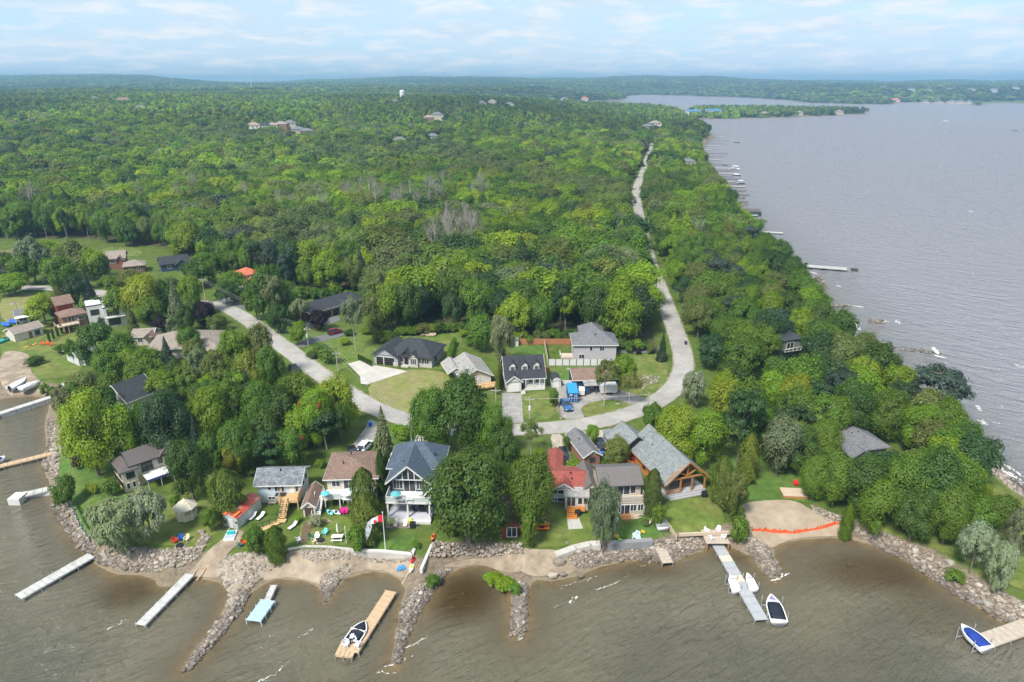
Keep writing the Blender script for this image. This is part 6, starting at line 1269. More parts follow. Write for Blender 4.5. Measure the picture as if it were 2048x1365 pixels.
rocks('cobble spit scattered with loose stones at the groyne root', [(440, 1118), (480, 1106), (535, 1108), (552, 1132), (515, 1165), (490, 1190), (470, 1212), (450, 1216), (456, 1182), (440, 1164)], (.4, .8), 110, (.15, .35), 1100, 5)
rocks('loose stones under the grey sea wall', [(604, 1100), (702, 1104), (704, 1120), (640, 1124), (604, 1116)], (.4, .8), 90, (.2, .4), 400, 6)
rocks('thin line of stones under the white sea wall', [(705, 1107), (822, 1113), (820, 1123), (720, 1119)], (.4, .75), 60, (.2, .4), 260, 7)
rocks('short stone spur dividing the two sandy coves', [(640, 1160), (690, 1130), (712, 1132), (684, 1158), (662, 1188), (655, 1206), (646, 1204)], (.4, .9), 70, (.2, .4), 500, 8, 'groyne', 'stone_groyne')
rocks('pale groyne of broken stone beside the boat ramp', [(852, 1168), (872, 1142), (905, 1136), (876, 1172), (846, 1214), (832, 1240), (816, 1276), (800, 1328), (785, 1330), (795, 1262), (802, 1222), (814, 1190)], (.45, 1.0), 200, (.2, .45), 900, 9, 'groyne', 'stone_groyne')
rocks('tight fitted stone retaining wall below the huge maple', [(866, 1086), (1040, 1087), (1046, 1108), (1000, 1114), (930, 1110), (858, 1116)], (.7, 1.15), 210, (.3, .5), 260, 10, 'retaining wall', 'retaining_wall', .25)
rocks('dark stubby groyne beside the pool of brown water', [(1023, 1168), (1056, 1170), (1054, 1240), (1047, 1274), (1019, 1272), (1024, 1212)], (.5, 1.0), 120, (.25, .45), 500, 11, 'groyne', 'stone_groyne')
rocks('stony shore below the concrete walk and beige house', [(1130, 1106), (1200, 1093), (1290, 1080), (1330, 1080), (1430, 1070), (1426, 1092), (1380, 1108), (1340, 1126), (1250, 1120), (1202, 1130), (1150, 1138)], (.5, 1.2), 230, (.2, .45), 1100, 12)
rocks('rocky spur beside the sheltered beach', [(1480, 1076), (1530, 1088), (1556, 1128), (1560, 1150), (1542, 1160), (1522, 1138), (1498, 1108)], (.5, 1.1), 110, (.25, .45), 450, 13, 'groyne', 'stone_groyne')
rocks('long bank of large grey boulders around the point', [(1702, 1054), (1760, 1063), (1835, 1095), (1905, 1130), (1965, 1168), (2056, 1212), (2070, 1268), (2000, 1242), (1950, 1214), (1900, 1184), (1860, 1156), (1800, 1116), (1740, 1088)], (.7, 1.5), 295, (.3, .6), 900, 14)
rocks('boulder shore facing the open lake behind the point lawn', [(1942, 896), (1968, 918), (2056, 980), (2090, 1010), (2040, 992), (1980, 946), (1950, 918)], (.6, 1.2), 120, (.3, .5), 500, 15)
rocks('row of pale stones edging the sand', [(1622, 1012), (1684, 1036), (1702, 1052), (1660, 1046), (1626, 1024)], (.4, .8), 60, (.2, .4), 120, 16)
rocks('white rock garden on the lawn inside the road curve', [(1266, 776), (1280, 756), (1300, 748), (1318, 756), (1314, 768), (1292, 772), (1286, 782)], (.5, .9), 60, (.2, .4), 60, 17, 'rock garden', 'rock_garden', .05)
rocks('line of pale stones edging the asphalt yard', [(1108, 800), (1112, 800), (1126, 838), (1120, 840)], (.4, .7), 22, (.2, .4), 20, 18, 'stone edging', 'stone_edging', .05)
rocks('curved stone edging round the lawn island', [(1158, 820), (1174, 805), (1215, 797), (1252, 802), (1252, 804), (1215, 799), (1176, 807), (1161, 821)], (.35, .55), 40, (.2, .3), 30, 19, 'stone edging', 'stone_edging', .05)
for k, (pl, lb) in enumerate([([(1440, 393), (1490, 396), (1490, 399), (1440, 397)], 'dark stone groyne off the far shore, farthest of the four'), ([(1450, 407), (1497, 409), (1497, 412), (1450, 411)], 'dark stone groyne off the far shore, second of four'), ([(1505, 478), (1540, 481), (1540, 484), (1505, 482)], 'dark stone groyne off the shore beyond the yellow pier'), ([(1520, 491), (1562, 494), (1562, 497), (1520, 495)], 'dark stone groyne off the shore behind the long white pier'),
    ([(1535, 506), (1575, 508), (1575, 511), (1535, 510)], 'dark stone groyne just behind the long white pier'), ([(1660, 611), (1702, 613), (1702, 616), (1660, 615)], 'low reef of dark stones off the lakeside trees'), ([(1735, 640), (1766, 643), (1768, 650), (1740, 648)], 'small dark reef in the breaking waves'), ([(1710, 692), (1775, 696), (1840, 700), (1900, 714), (1870, 712), (1770, 699), (1710, 696)], 'long thin line of dark stones reaching into the waves'), ([(1810, 755), (1872, 757), (1872, 761), (1812, 760)], 'dark stone spur below the point trees'), ([(1618, 560), (1640, 556), (1660, 580), (1630, 566)], 'scattered dark rocks beside the long white pier')]):
    pw = [(x, y) for x, y in pl]; rocks(lb, pw, (.8, 1.6), 26, (.4, .8), 60, 40 + k, 'groyne', 'stone_groyne', .3)

# ------------------------------------------------------------------ sea walls, boat ramp, fences
def wall_run(name, label, px, h, th, m, z=LZ, cat='wall', base=None):
    p = [G(x, y, z) for x, y in px]; t = thing(name, label, cat, p[0]); o = p[0]
    for a, b in zip(p, p[1:]):
        q = MB(); d = (b - a).normalized(); n = Vector((-d.y, d.x, 0)) * th / 2; A, B = a - o - d * .02, b - o + d * .02
        q.add([A + n, A - n, B - n, B + n, *[v + Vector((0, 0, -h)) for v in (A + n, A - n, B - n, B + n)]], [(0, 1, 2, 3), (7, 6, 5, 4), (0, 4, 5, 1), (1, 5, 6, 2), (2, 6, 7, 3), (3, 7, 4, 0)]); q.build('wall_cap' if base else 'wall_section', m, t)
        if base:
            w = MB(); n = n * .9; w.add([v + Vector((0, 0, -h - .003 - e)) for e in (0, 1.2) for v in (A + n, A - n, B - n, B + n)], [(0, 1, 2, 3), (7, 6, 5, 4), (0, 4, 5, 1), (1, 5, 6, 2), (2, 6, 7, 3), (3, 7, 4, 0)]); w.build('wall_base', base, t)
    return t
wall_run('sea_wall', 'white capped sea wall along the flagpole lawn', [(703, 1099), (765, 1101), (824, 1107), (829, 1096), (836, 1084)], .28, .5, M_white, 2.45, base=M_conc)
wall_run('sea_wall', 'grey concrete sea wall below the picnic lawn', [(566, 1100), (610, 1092), (655, 1093), (702, 1098)], 1.2, .45, M_conc, 2.35)
wall_run('sea_wall', 'kinked concrete walk wall below the red roofed cottage lawn', [(1112, 1108), (1150, 1094), (1180, 1087), (1200, 1086)], 1.0, 1.3, M_conc, 2.25)
wall_run('sea_wall', 'gabion wall of small grey stone below the toy strewn lawn', [(1215, 1086), (1262, 1082), (1304, 1079)], 1.3, 1.0, mat('gabion_stone', (.22, .22, .225), .9, .45, 6, .8), 2.3)
wall_run('sea_wall', 'white curb wall beside the boat ramp', [(868, 1080), (855, 1108), (842, 1138)], .9, .45, M_white, 2.2)
wall_run('sea_wall', 'low timber edge at the foot of the log cabin lawn', [(1358, 1067), (1400, 1065), (1480, 1062)], .6, .3, M_tan, 2.4)
def fence(name, label, px, h, mp, mpost, span=2.4, n=None, z=LZ, gap=.06, th=.06):
    p = [G(x, y, z) for x, y in px]; t = thing(name, label, 'fence', p[0]); o = p[0]
    for a, b in zip(p, p[1:]):
        L_ = (b - a).length; k = n or max(1, round(L_ / span))
        for i in range(k + 1):
            c = a.lerp(b, i / k) - o; MB().box(c.x - .08, c.x + .08, c.y - .08, c.y + .08, 0, h + .1).build('post', mpost, t)
        for i in range(k):
            c = a.lerp(b, (i + .04) / k) - o; e = a.lerp(b, (i + .96) / k) - o; MB().bar(c + Vector((0, 0, h / 2 + gap)), e + Vector((0, 0, h / 2 + gap)), th, h - gap).build('fence_panel', mp, t)
    return t
fence('panel_fence', 'tall white panel fence with dark posts behind the green lawn', [(1097, 732), (1222, 732)], 1.9, M_white, W_navy, n=9)
fence('panel_fence', 'low white panel fence beside the barn shaped shed', [(1125, 769), (1147, 769)], 1.1, M_white, M_white, n=2)
fence('board_fence', 'brown board fence at the back of the gardens', [(1036, 690), (1145, 690)], 1.9, mat('red_cedar_board', (.34, .15, .075), .8, .2, 2, .2, 'line_x', .3), M_beam, 2.6)
fence('board_fence', 'tan board fence running back from the dormer house', [(1096, 731), (1089, 692)], 1.8, M_tan, M_tan, 2.4)
fence('board_fence', 'short timber screen beside the dormer house porch', [(1089, 748), (1099, 748)], 1.8, M_orange, M_beam, n=1)
fence('post_fence', 'weathered board fence beside the boat railway', [(1320, 1032), (1352, 1080)], 1.0, M_tan, M_tan, 2.2)
fence('wire_fence', 'green mesh fence along the top of the corner bank', [(138, 1000), (160, 1050), (182, 1085)], 1.1, mat('green_mesh', (.05, .16, .12), .6), M_darktrim, 2.2, th=.03)
# orange barrier across the sand
def barrier():
    P_ = [(1503, 1062), (1530, 1064), (1558, 1067), (1588, 1068), (1612, 1064), (1640, 1059), (1668, 1051), (1692, 1044)]; w = []
    for x, y in P_:
        z = 1.6
        for _ in range(6): c = G(x, y, z); z = .5 * z + .5 * zat(c.x, c.y)
        w.append(G(x, y, z))
    t = thing('snow_fence', 'bright orange plastic barrier fence across the sandy beach', 'fence', w[0]); o = w[0]; m = mat('orange_plastic_mesh', (.75, .10, .03), .6, .15, 3)
    pts = []
    for a, b in zip(w, w[1:]): pts += [a.lerp(b, k / 5) - o for k in range(5)]
    pts.append(w[-1] - o); v = []; f = []
    for i, p in enumerate(pts):
        l = random.uniform(-.35, .35); v += [(p.x, p.y - .05, p.z + .02), (p.x + .1, p.y + l * .6, p.z + random.uniform(.45, .8)), (p.x + .1, p.y + l * .6 + .04, p.z + .45), (p.x, p.y + .05, p.z + .02)]
        if i: k = 4 * i; f += [(k - 4, k, k + 1, k - 3), (k - 3, k + 1, k + 2, k - 2), (k - 2, k + 2, k + 3, k - 1)]
    MB().add(v, f).build('mesh_band', m, t)
    for a in w:
        q = a - o; MB().tube((q.x, q.y, q.z - .2), (q.x, q.y, q.z + 1.0), .04, .04, 6).build('post', M_darktrim, t)
barrier()

# ------------------------------------------------------------------ docks
M_dockw = mat('white_dock_board', (.44, .435, .42), .75, .14, 1.5, .15, wear=.5); M_dockg = mat('grey_dock_panel', (.33, .34, .35), .7, .15, 1.5, .15); M_dockt = mat('tan_dock_panel', (.52, .45, .36), .8, .12, 1.5, .15); M_dockb = mat('brown_dock_board', (.45, .32, .20), .8, .18, 1.8, .2)
M_dockblue = mat('blue_dock_board', (.33, .47, .55), .7, .12, 1.5); M_wood = mat('weathered_dock_board', (.40, .335, .27), .85, .2, 1.5, .2); M_crib = mat('dark_crib', (.05, .045, .04), .9, .3)
def dock(label, A, B, width, m, z=.75, panels=10, post=3.0, skirt=None, alt=None, name='dock', mpost=None, legs=True, group=None):
    a, b = G(*A, z), G(*B, z); L_ = (b - a).length; t = thing(name, label, 'dock', a, math.atan2(b.y - a.y, b.x - a.x), group); pl = L_ / panels
    for i in range(panels):
        MB().box(i * pl + .03, (i + 1) * pl - .03, -width / 2, width / 2, -.09, 0).build('deck_panel', alt if (alt and i in (2, 5)) else m, t)
    f = MB().box(0, L_, -width / 2 - .06, -width / 2 + .05, -.26, -.094).box(0, L_, width / 2 - .05, width / 2 + .06, -.26, -.094); f.build('side_beam', skirt or m, t)
    if legs:
        k = max(2, round(L_ / post))
        for i in range(k + 1):
            for s in (-1, 1): MB().tube((min(L_ - .15, max(.15, i * L_ / k)), s * (width / 2 + .1), -z - 1.2), (min(L_ - .15, max(.15, i * L_ / k)), s * (width / 2 + .1), .12), .06, .06, 6).build('post', mpost or M_steel, t)
    return t
dock('long white dock reaching out from the stacked stone bank', (183, 1110), (36, 1194), 1.9, M_dockw, panels=12)
dock('narrow pale dock pointing down from the dirt path', (380, 1148), (280, 1250), 1.5, M_dockw, panels=12, post=2.2)
dock('tan dock with the covered boat beside it', (782, 1182), (704, 1304), 1.75, M_dockb, panels=11)
dock('wide brown end platform of the tan dock', (676, 1296), (712, 1300), 2.6, M_dockb, z=.74, panels=4, name='dock_platform')
dock('light blue platform on white posts', (536, 1200), (506, 1242), 2.2, M_dockblue, z=.95, panels=4, post=1.5, mpost=M_trim)
dock('thin gangway leading to the light blue platform', (548, 1170), (533, 1203), .9, M_dockw, z=.8, panels=4)
td = dock('grey jointed dock with tan panels and tied up boats', (1434, 1086), (1524, 1240), 1.9, M_dockg, z=.85, panels=11, alt=M_dockt, post=2.6)
dock('short timber dock below the boat railway', (1318, 1090), (1336, 1126), 1.7, M_wood, z=1.0, panels=6)
dock('grey timber dock at the end of the point', (2070, 1246), (1972, 1280), 2.4, M_wood, z=.8, panels=8)
dock('long white pier over the water by the dirt yard', (-30, 836), (120, 788), 1.7, M_dockw, z=1.2, panels=8)
dock('brown plank dock with a small boat at the shore bank', (-25, 938), (106, 906), 1.5, M_dockb, z=.8, panels=10)
dock('white concrete dock with a square block at its end', (34, 992), (118, 972), 1.6, M_dockw, z=1.1, panels=5, legs=False, skirt=M_white)
cb = G(36, 994, 1.1); t = thing('dock_block', 'square white concrete block at the tip of the white dock', 'dock', cb); MB().box(-1.2, 1.0, -1.2, 1.2, -1.2, .25).build('block', M_white, t)
cb = G(78, 982, .9); t = thing('dock_crib', 'white concrete crib wall under the white dock', 'dock', (cb.x, cb.y, 0), math.atan2(2.6, 9)); MB().box(-3.0, 3.6, -.7, .7, -.6, .78).build('crib_wall', M_white, t)
cb = G(60, 812, .9); t = thing('dock_crib', 'pale panelled wall under the long white pier', 'dock', (cb.x, cb.y, 0), math.atan2(G(120, 788).y - G(-30, 836).y, G(120, 788).x - G(-30, 836).x)); [MB().box(k * 3.1 - 6, k * 3.1 - 3.05, -.12, .12, -.6, .88).build('wall_panel', M_white, t) for k in range(4)]
# far lakeside docks
M_fard = mat('dark_dock_board', (.14, .13, .12), .85, .2, 1.5); M_pier = mat('pale_pier_board', (.36, .355, .34), .85, .15, 1.0)
FARD = [((1556, 527), (1694, 538), 4.2, M_pier, 'long white pier on dark piles beside the lakeside trees', 9), ((1508, 462), (1566, 466), 2.0, M_dockw, 'pale pier with a yellow slide on its end', 5), ((1488, 428), (1516, 431), 2.0, M_dockblue, 'blue green pier ending in a dark crib', 4), ((1436, 372), (1490, 373), 2.4, M_wood, 'brown pier with a boat lift, first beyond the dark groynes', 4),
        ((1432, 362), (1470, 363), 1.6, M_wood, 'thin brown pier behind the boat lift pier', 4), ((1430, 346), (1478, 347), 1.8, M_dockw, 'white pier beside the covered pontoon', 4), ((1428, 336), (1476, 337), 1.8, M_dockw, 'white pier beside the white canopy boat', 4), ((1418, 319), (1440, 320), 1.8, M_wood, 'short pier with a small dark boat', 3), ((1398, 299), (1424, 300), 2.2, M_dockblue, 'blue green pier near the far sand', 3), ((1404, 296), (1438, 297), 1.8, M_wood, 'thin far pier above the blue green one', 3), ((1418, 272), (1448, 274), 2.2, M_wood, 'farthest pier at the wooded corner', 3), ((1402, 291), (1442, 291), 1.6, M_dockw, 'pale far pier near the sandy corner', 3)]
for k, (y, x0, x1) in enumerate([(380, 1440, 1476), (388, 1444, 1482), (402, 1450, 1480), (417, 1458, 1504), (424, 1462, 1498), (440, 1480, 1518), (448, 1486, 1512), (357, 1430, 1466), (352, 1428, 1450), (312, 1404, 1430), (306, 1402, 1440), (281, 1416, 1440), (287, 1410, 1436), (328, 1420, 1444), (341, 1426, 1462), (366, 1434, 1462)]): FARD.append(((x0, y), (x1 + 16, y + 1), 2.2, M_fard, 'thin far dock in the row along the wooded lake shore', 3))
for A_, B_, w, m, lb, n in FARD: dock(lb, A_, B_, w, m, z=1.0, panels=n, post=9, mpost=M_crib, group='thin docks along the wooded shore' if lb.startswith('thin far dock') else None)
t = thing('dock_crib', 'dark square crib at the end of the blue green pier', 'dock', G(1510, 432, 0)); MB().box(-3, 3, -2, 2, -.5, 2.4).build('crib', M_crib, t)
t = thing('dock_crib', 'dark timber cribs under the long white pier', 'dock', G(1625, 535, 0), math.atan2(G(1694, 538, 0).y - G(1556, 527, 0).y, G(1694, 538, 0).x - G(1556, 527, 0).x)); [MB().box(-15 + k * 6, -12.4 + k * 6, -1.6, 1.6, -.5, .7).build('crib', M_crib, t) for k in range(6)]

# ------------------------------------------------------------------ boats
M_hull = mat('white_gelcoat', (.72, .72, .73), .25, .03, 1, spec=.5); M_navyhull = mat('navy_gelcoat', (.02, .03, .08), .25, .05, spec=.5); M_cover = mat('navy_boat_cover', (.014, .017, .028), .75, .2, 2, .2); M_bluecov = mat('blue_boat_cover', (.012, .04, .24), .75, .15, 2, .2); M_whitecov = mat('white_boat_cover', (.68, .69, .72), .7, .06, 2, .2)
def loft(sec, cap=True):                       # sec: list of rings of equal length
    m = MB(); n = len(sec[0]); V = [v for s in sec for v in s]; F = []
    for i in range(len(sec) - 1):
        for j in range(n): F.append((i * n + j, i * n + (j + 1) % n, (i + 1) * n + (j + 1) % n, (i + 1) * n + j))
    if cap: F += [tuple(range(n - 1, -1, -1)), tuple(range((len(sec) - 1) * n, len(sec) * n))]
    return m.add(V, F)
def hull_secs(L_, W_, H_, keel=.45, bow=.42):
    S_ = []
    for t in (0, .15, .35, .55, .72, .85, .94, 1.0):
        w = W_ / 2 * (1 - max(0, (t - bow) / (1 - bow)) ** 2.1); w = max(w, .03); h = H_ * (1 + .22 * t * t); k = -keel * (1 - max(0, t - .7) * 2.4)
        S_.append([(L_ * (t - .5), -w, h), (L_ * (t - .5), -w * .93, h * .35), (L_ * (t - .5), -w * .5, k * .6), (L_ * (t - .5), 0, k), (L_ * (t - .5), w * .5, k * .6), (L_ * (t - .5), w * .93, h * .35), (L_ * (t - .5), w, h)])
    return S_
def boat(label, A, B, W_, hm, cm, z=.25, cat='boat', name='motor_boat', cover=(.03, .8), lift=False, extra=None, group=None):   # A stern, B bow
    a, b = G(*A, z + .6), G(*B, z + .6); L_ = (b - a).length; c = (a + b) / 2; t = thing(name, label, cat, (c.x, c.y, z), math.atan2(b.y - a.y, b.x - a.x), group); H_ = .75
    S_ = hull_secs(L_, W_, H_); smooth(loft(S_).build('hull', hm, t))
    g = MB(); rail = [(s[0][0], s[0][1], s[0][2]) for s in S_]
    for s in (1, -1):
        for p, q in zip(rail, rail[1:]): g.bar((p[0], p[1] * s, p[2] + .02), (q[0], q[1] * s, q[2] + .02), .14, .1)
    g.bar((rail[0][0], rail[0][1], rail[0][2]), (rail[0][0], -rail[0][1], rail[0][2]), .14, .1); g.build('gunwale', M_hull, t)
    if cm:
        R_ = []
        for k in range(9):
            u = cover[0] + (cover[1] - cover[0]) * k / 8; w = W_ / 2 * (1 - max(0, (u - .42) / .58) ** 2.1) * .94; h = H_ * (1 + .22 * u * u); up = .12 + .38 * math.sin(math.pi * min(1, max(0, (u - cover[0]) / (cover[1] - cover[0])))) * (.6 + .4 * math.sin(k * 1.7))
            R_.append([(L_ * (u - .5), -w, h + .05), (L_ * (u - .5), -w * .5, h + .05 + up * .8), (L_ * (u - .5), 0, h + .05 + up), (L_ * (u - .5), w * .5, h + .05 + up * .8), (L_ * (u - .5), w, h + .05)])
        smooth(loft(R_).build('cover', cm, t))
    if extra: extra(t, L_, W_, H_)
    if lift:
        f = MB()
        for x in (-.32, .3):
            for s in (-1, 1): f.tube((L_ * x, s * (W_ / 2 + .28), -z - 1.2), (L_ * x, s * (W_ / 2 + .28), 1.5), .07, .07, 6)
            f.bar((L_ * x, -W_ / 2 - .28, -.35), (L_ * x, W_ / 2 + .28, -.35), .12, .12)
        f.build('lift_frame', M_steel, t)
    return t
def motor(t, L_, W_, H_):
    MB().box(-L_ / 2 - .45, -L_ / 2 - .05, -.22, .22, .3, 1.15).box(-L_ / 2 - .3, -L_ / 2 - .12, -.07, .07, -.6, .3).build('outboard_motor', M_black, t)
def bowstripe(t, L_, W_, H_): MB().add([(L_ * .30, -W_ * .2, H_ * 1.13 + .06), (L_ * .30, W_ * .2, H_ * 1.13 + .06), (L_ * .46, 0, H_ * 1.2 + .06), (L_ * .30, -W_ * .2, H_ * 1.13 - .06), (L_ * .30, W_ * .2, H_ * 1.13 - .06), (L_ * .46, 0, H_ * 1.2 - .06)], [(0, 1, 2), (5, 4, 3), (0, 3, 4, 1), (1, 4, 5, 2), (2, 5, 3, 0)]).build('bow_deck', mat('violet_bow', (.22, .18, .34), .4), t)
def band(t, L_, W_, H_): MB().bar((-.1, -W_ / 2, H_ + .2), (-.1, W_ / 2, H_ + .2), .1, .5).build('cover_strap', M_trim, t); motor(t, L_, W_, H_)
boat('navy covered boat with white rail tied to the tan dock', (704, 1283), (730, 1246), 2.3, M_navyhull, M_cover, extra=band, cover=(.03, .96))
boat('white runabout with black cover at the end of the grey jointed dock', (1558, 1244), (1541, 1192), 2.4, M_hull, M_cover, lift=True, extra=bowstripe, cover=(.06, .68), z=.5)
boat('white speedboat with bright blue cover on a lift at the point', (1974, 1298), (1922, 1252), 2.3, M_hull, M_bluecov, lift=True, cover=(.08, .82), z=.7)
boat('small white boat with navy trim beside the brown plank dock', (-12, 925), (10, 915), 1.8, M_hull, M_bluecov, cover=(.2, .7))
boat('white shrink wrapped boat stored on the dirt yard shore', (40, 778), (78, 764), 2.3, M_whitecov, M_whitecov, z=1.6, cover=(.02, .96))
boat('white open motor boat beside the shrink wrapped one', (20, 776), (52, 758), 2.2, M_hull, None, z=1.7, extra=motor)
boat('pale blue upturned skiff at the edge of the shore lawn', (126, 770), (152, 762), 1.3, mat('pale_blue_skiff', (.40, .58, .66), .5), None, z=2.0, name='skiff')
def jetski(label, A, B, m2, z=.35):
    def ex(t, L_, W_, H_):
        MB().prism([(-1.3, .6), (-1.2, 1.0), (-.1, 1.05), (.25, 1.25), (.55, 1.2), (1.0, .8), (1.2, .6)], -.36, .36, 'y').build('seat_cover', m2, t); MB().bar((.3, -.4, 1.3), (.3, .4, 1.3), .06, .06).build('handlebar', M_black, t)
    return boat(label, A, B, 1.25, M_hull, None, z, 'jet ski', 'jet_ski', extra=ex, group=None, lift=True)
jetski('white covered jet ski on the left side of the grey dock', (1472, 1182), (1460, 1154), M_whitecov); jetski('white and navy jet ski on the right side of the grey dock', (1508, 1180), (1494, 1150), M_whitecov)
def canopy(t, L_, W_, H_):
    for x in (-.3, .2):
        for s in (-1, 1): MB().tube((L_ * x, s * W_ * .42, H_), (L_ * x, s * W_ * .42, H_ + 1.7), .06, .06, 5).build('canopy_post', M_steel, t)
    MB().box(-L_ * .36, L_ * .26, -W_ * .5, W_ * .5, H_ + 1.7, H_ + 1.9).build('canopy', M_whitecov, t)
boat('far pontoon boat under a white canopy', (1464, 336), (1479, 338), 3.0, M_hull, None, extra=canopy); boat('far dark hulled boat beside the white pier', (1466, 349), (1482, 351), 3.0, M_navyhull, M_whitecov, cover=(.1, .8)); boat('far boat on a lift at the brown pier', (1474, 366), (1490, 367), 3.0, M_navyhull, None, extra=canopy)
boat('small far dark boat moored off the sandy corner', (1468, 284), (1480, 285), 2.4, M_navyhull, None); boat('white boat speeding far out on the open lake', (1885, 243.5), (1897, 244.5), 3.5, M_hull, M_whitecov, extra=canopy); boat('tiny dark boat far out at the edge of the lake', (2025, 261), (2036, 261.5), 2.4, M_navyhull, None)
boat('small boat moored beside the far short pier', (1446, 329), (1455, 330), 2.2, M_navyhull, None); boat('white boat tied to the pale pier', (1510, 458), (1521, 460), 2.4, M_hull, M_whitecov)
def slim(name, label, A, B, W_, m, z, cat, cm=None, roll=0, H=.24):
    a, b = G(*A, z), G(*B, z); L_ = (b - a).length; c = (a + b) / 2; z = max(z, .1); t = thing(name, label, cat, (c.x, c.y, z), math.atan2(b.y - a.y, b.x - a.x)); S_ = []
    for u in (0, .06, .2, .4, .6, .8, .94, 1.0):
        w = max(.03, W_ / 2 * (1 - abs(2 * u - 1) ** 2.6)); S_.append([(L_ * (u - .5), -w, H * .6), (L_ * (u - .5), -w * .5, 0), (L_ * (u - .5), w * .5, 0), (L_ * (u - .5), w, H * .6), (L_ * (u - .5), w * .4, H), (L_ * (u - .5), -w * .4, H)])
    smooth(loft(S_).build('hull', m, t)); MB().box(-L_ * .14, L_ * .12, -W_ * .26, W_ * .26, H - .02, H + .04).build('cockpit' if name == 'kayak' else 'deck_pad', cm or M_black, t); t.rotation_euler.x = roll; return t
C_or = mat('orange_plastic', (.75, .16, .02), .4); C_rd = mat('red_plastic', (.55, .02, .02), .4); C_ye = mat('yellow_plastic', (.75, .45, .03), .4); C_tq = mat('turquoise_plastic', (.03, .42, .40), .4); C_aq = mat('aqua_plastic', (.20, .58, .60), .4); C_lg = mat('lime_plastic', (.30, .60, .05), .4); C_bl = mat('blue_plastic', (.02, .12, .5), .4); C_pk = mat('magenta_plastic', (.5, .02, .25), .4); C_rust = mat('faded_red_plastic', (.50, .06, .04), .4)
slim('kayak', 'orange kayak lying at the top of the boat ramp', (864, 1082), (869, 1068), .75, C_or, 2.25, 'kayak'); slim('kayak', 'dark red kayak lying on the boat ramp', (822, 1128), (832, 1110), .75, C_rd, 1.6, 'kayak'); slim('paddle_board', 'yellow and white paddle board beside the boat ramp', (820, 1146), (828, 1124), .9, M_trim, 1.2, 'paddle board', C_ye, H=.16)
slim('kayak', 'yellow kayak lying on the back lawn', (48, 697), (75, 688), .9, C_ye, 2.25, 'kayak'); slim('kayak', 'long turquoise hull lying beside the boathouse', (-4, 690), (28, 674), 1.5, C_tq, 2.25, 'kayak', H=.9); slim('kayak', 'red kayak leaning in the shrubs by the sand', (1482, 967), (1493, 978), .8, C_rd, 2.3, 'kayak'); slim('kayak', 'lime green kayak beside the red one', (1487, 976), (1496, 988), .75, C_lg, 2.3, 'kayak')
slim('paddle_board', 'white paddle board lying by the shrubs at the sand', (1462, 988), (1484, 985), .8, M_trim, 2.3, 'paddle board', H=.14); slim('paddle_board', 'aqua paddle board under the white deck', (654, 1020), (666, 1030), .85, C_aq, 2.4, 'paddle board', H=.14, roll=.5); slim('paddle_board', 'pale paddle board under the white deck beside the aqua one', (664, 1021), (682, 1029), .8, mat('pale_aqua', (.5, .68, .66), .4), 2.4, 'paddle board', H=.14, roll=.5)
# blue tarpaulins on the back lawn
for A_, B_, lb in (((6, 650), (20, 655), 'blue tarpaulin covered boat on the far lawn'), ((20, 645), (36, 649), 'second blue tarpaulin covered boat by the purple tree')): slim('covered_boat', lb, A_, B_, 2.2, C_bl, 2.25, 'boat', C_bl, H=1.1)
def pedal_boat():
    a, b = G(458, 1083), G(466, 1064); c = (a + b) / 2; L_ = (b - a).length; t = thing('pedal_boat', 'white pedal boat with turquoise seats parked on the grass', 'pedal boat', c, math.atan2(b.y - a.y, b.x - a.x))
    MB().prism([(-L_ / 2, .1), (-L_ / 2 + .3, .02), (L_ / 2 - .4, .02), (L_ / 2, .25), (L_ / 2 - .1, .45), (-L_ / 2, .42)], -.85, .85, 'y').build('hull', M_hull, t); MB().box(.1, .9, -.6, .6, .45, .62).box(-.1, .1, -.6, .6, .45, 1.0).build('seat', C_tq, t); MB().box(-1.0, -.3, -.7, .7, .45, .55).build('rear_deck', mat('lilac_plastic', (.4, .42, .7), .4), t)
pedal_boat()
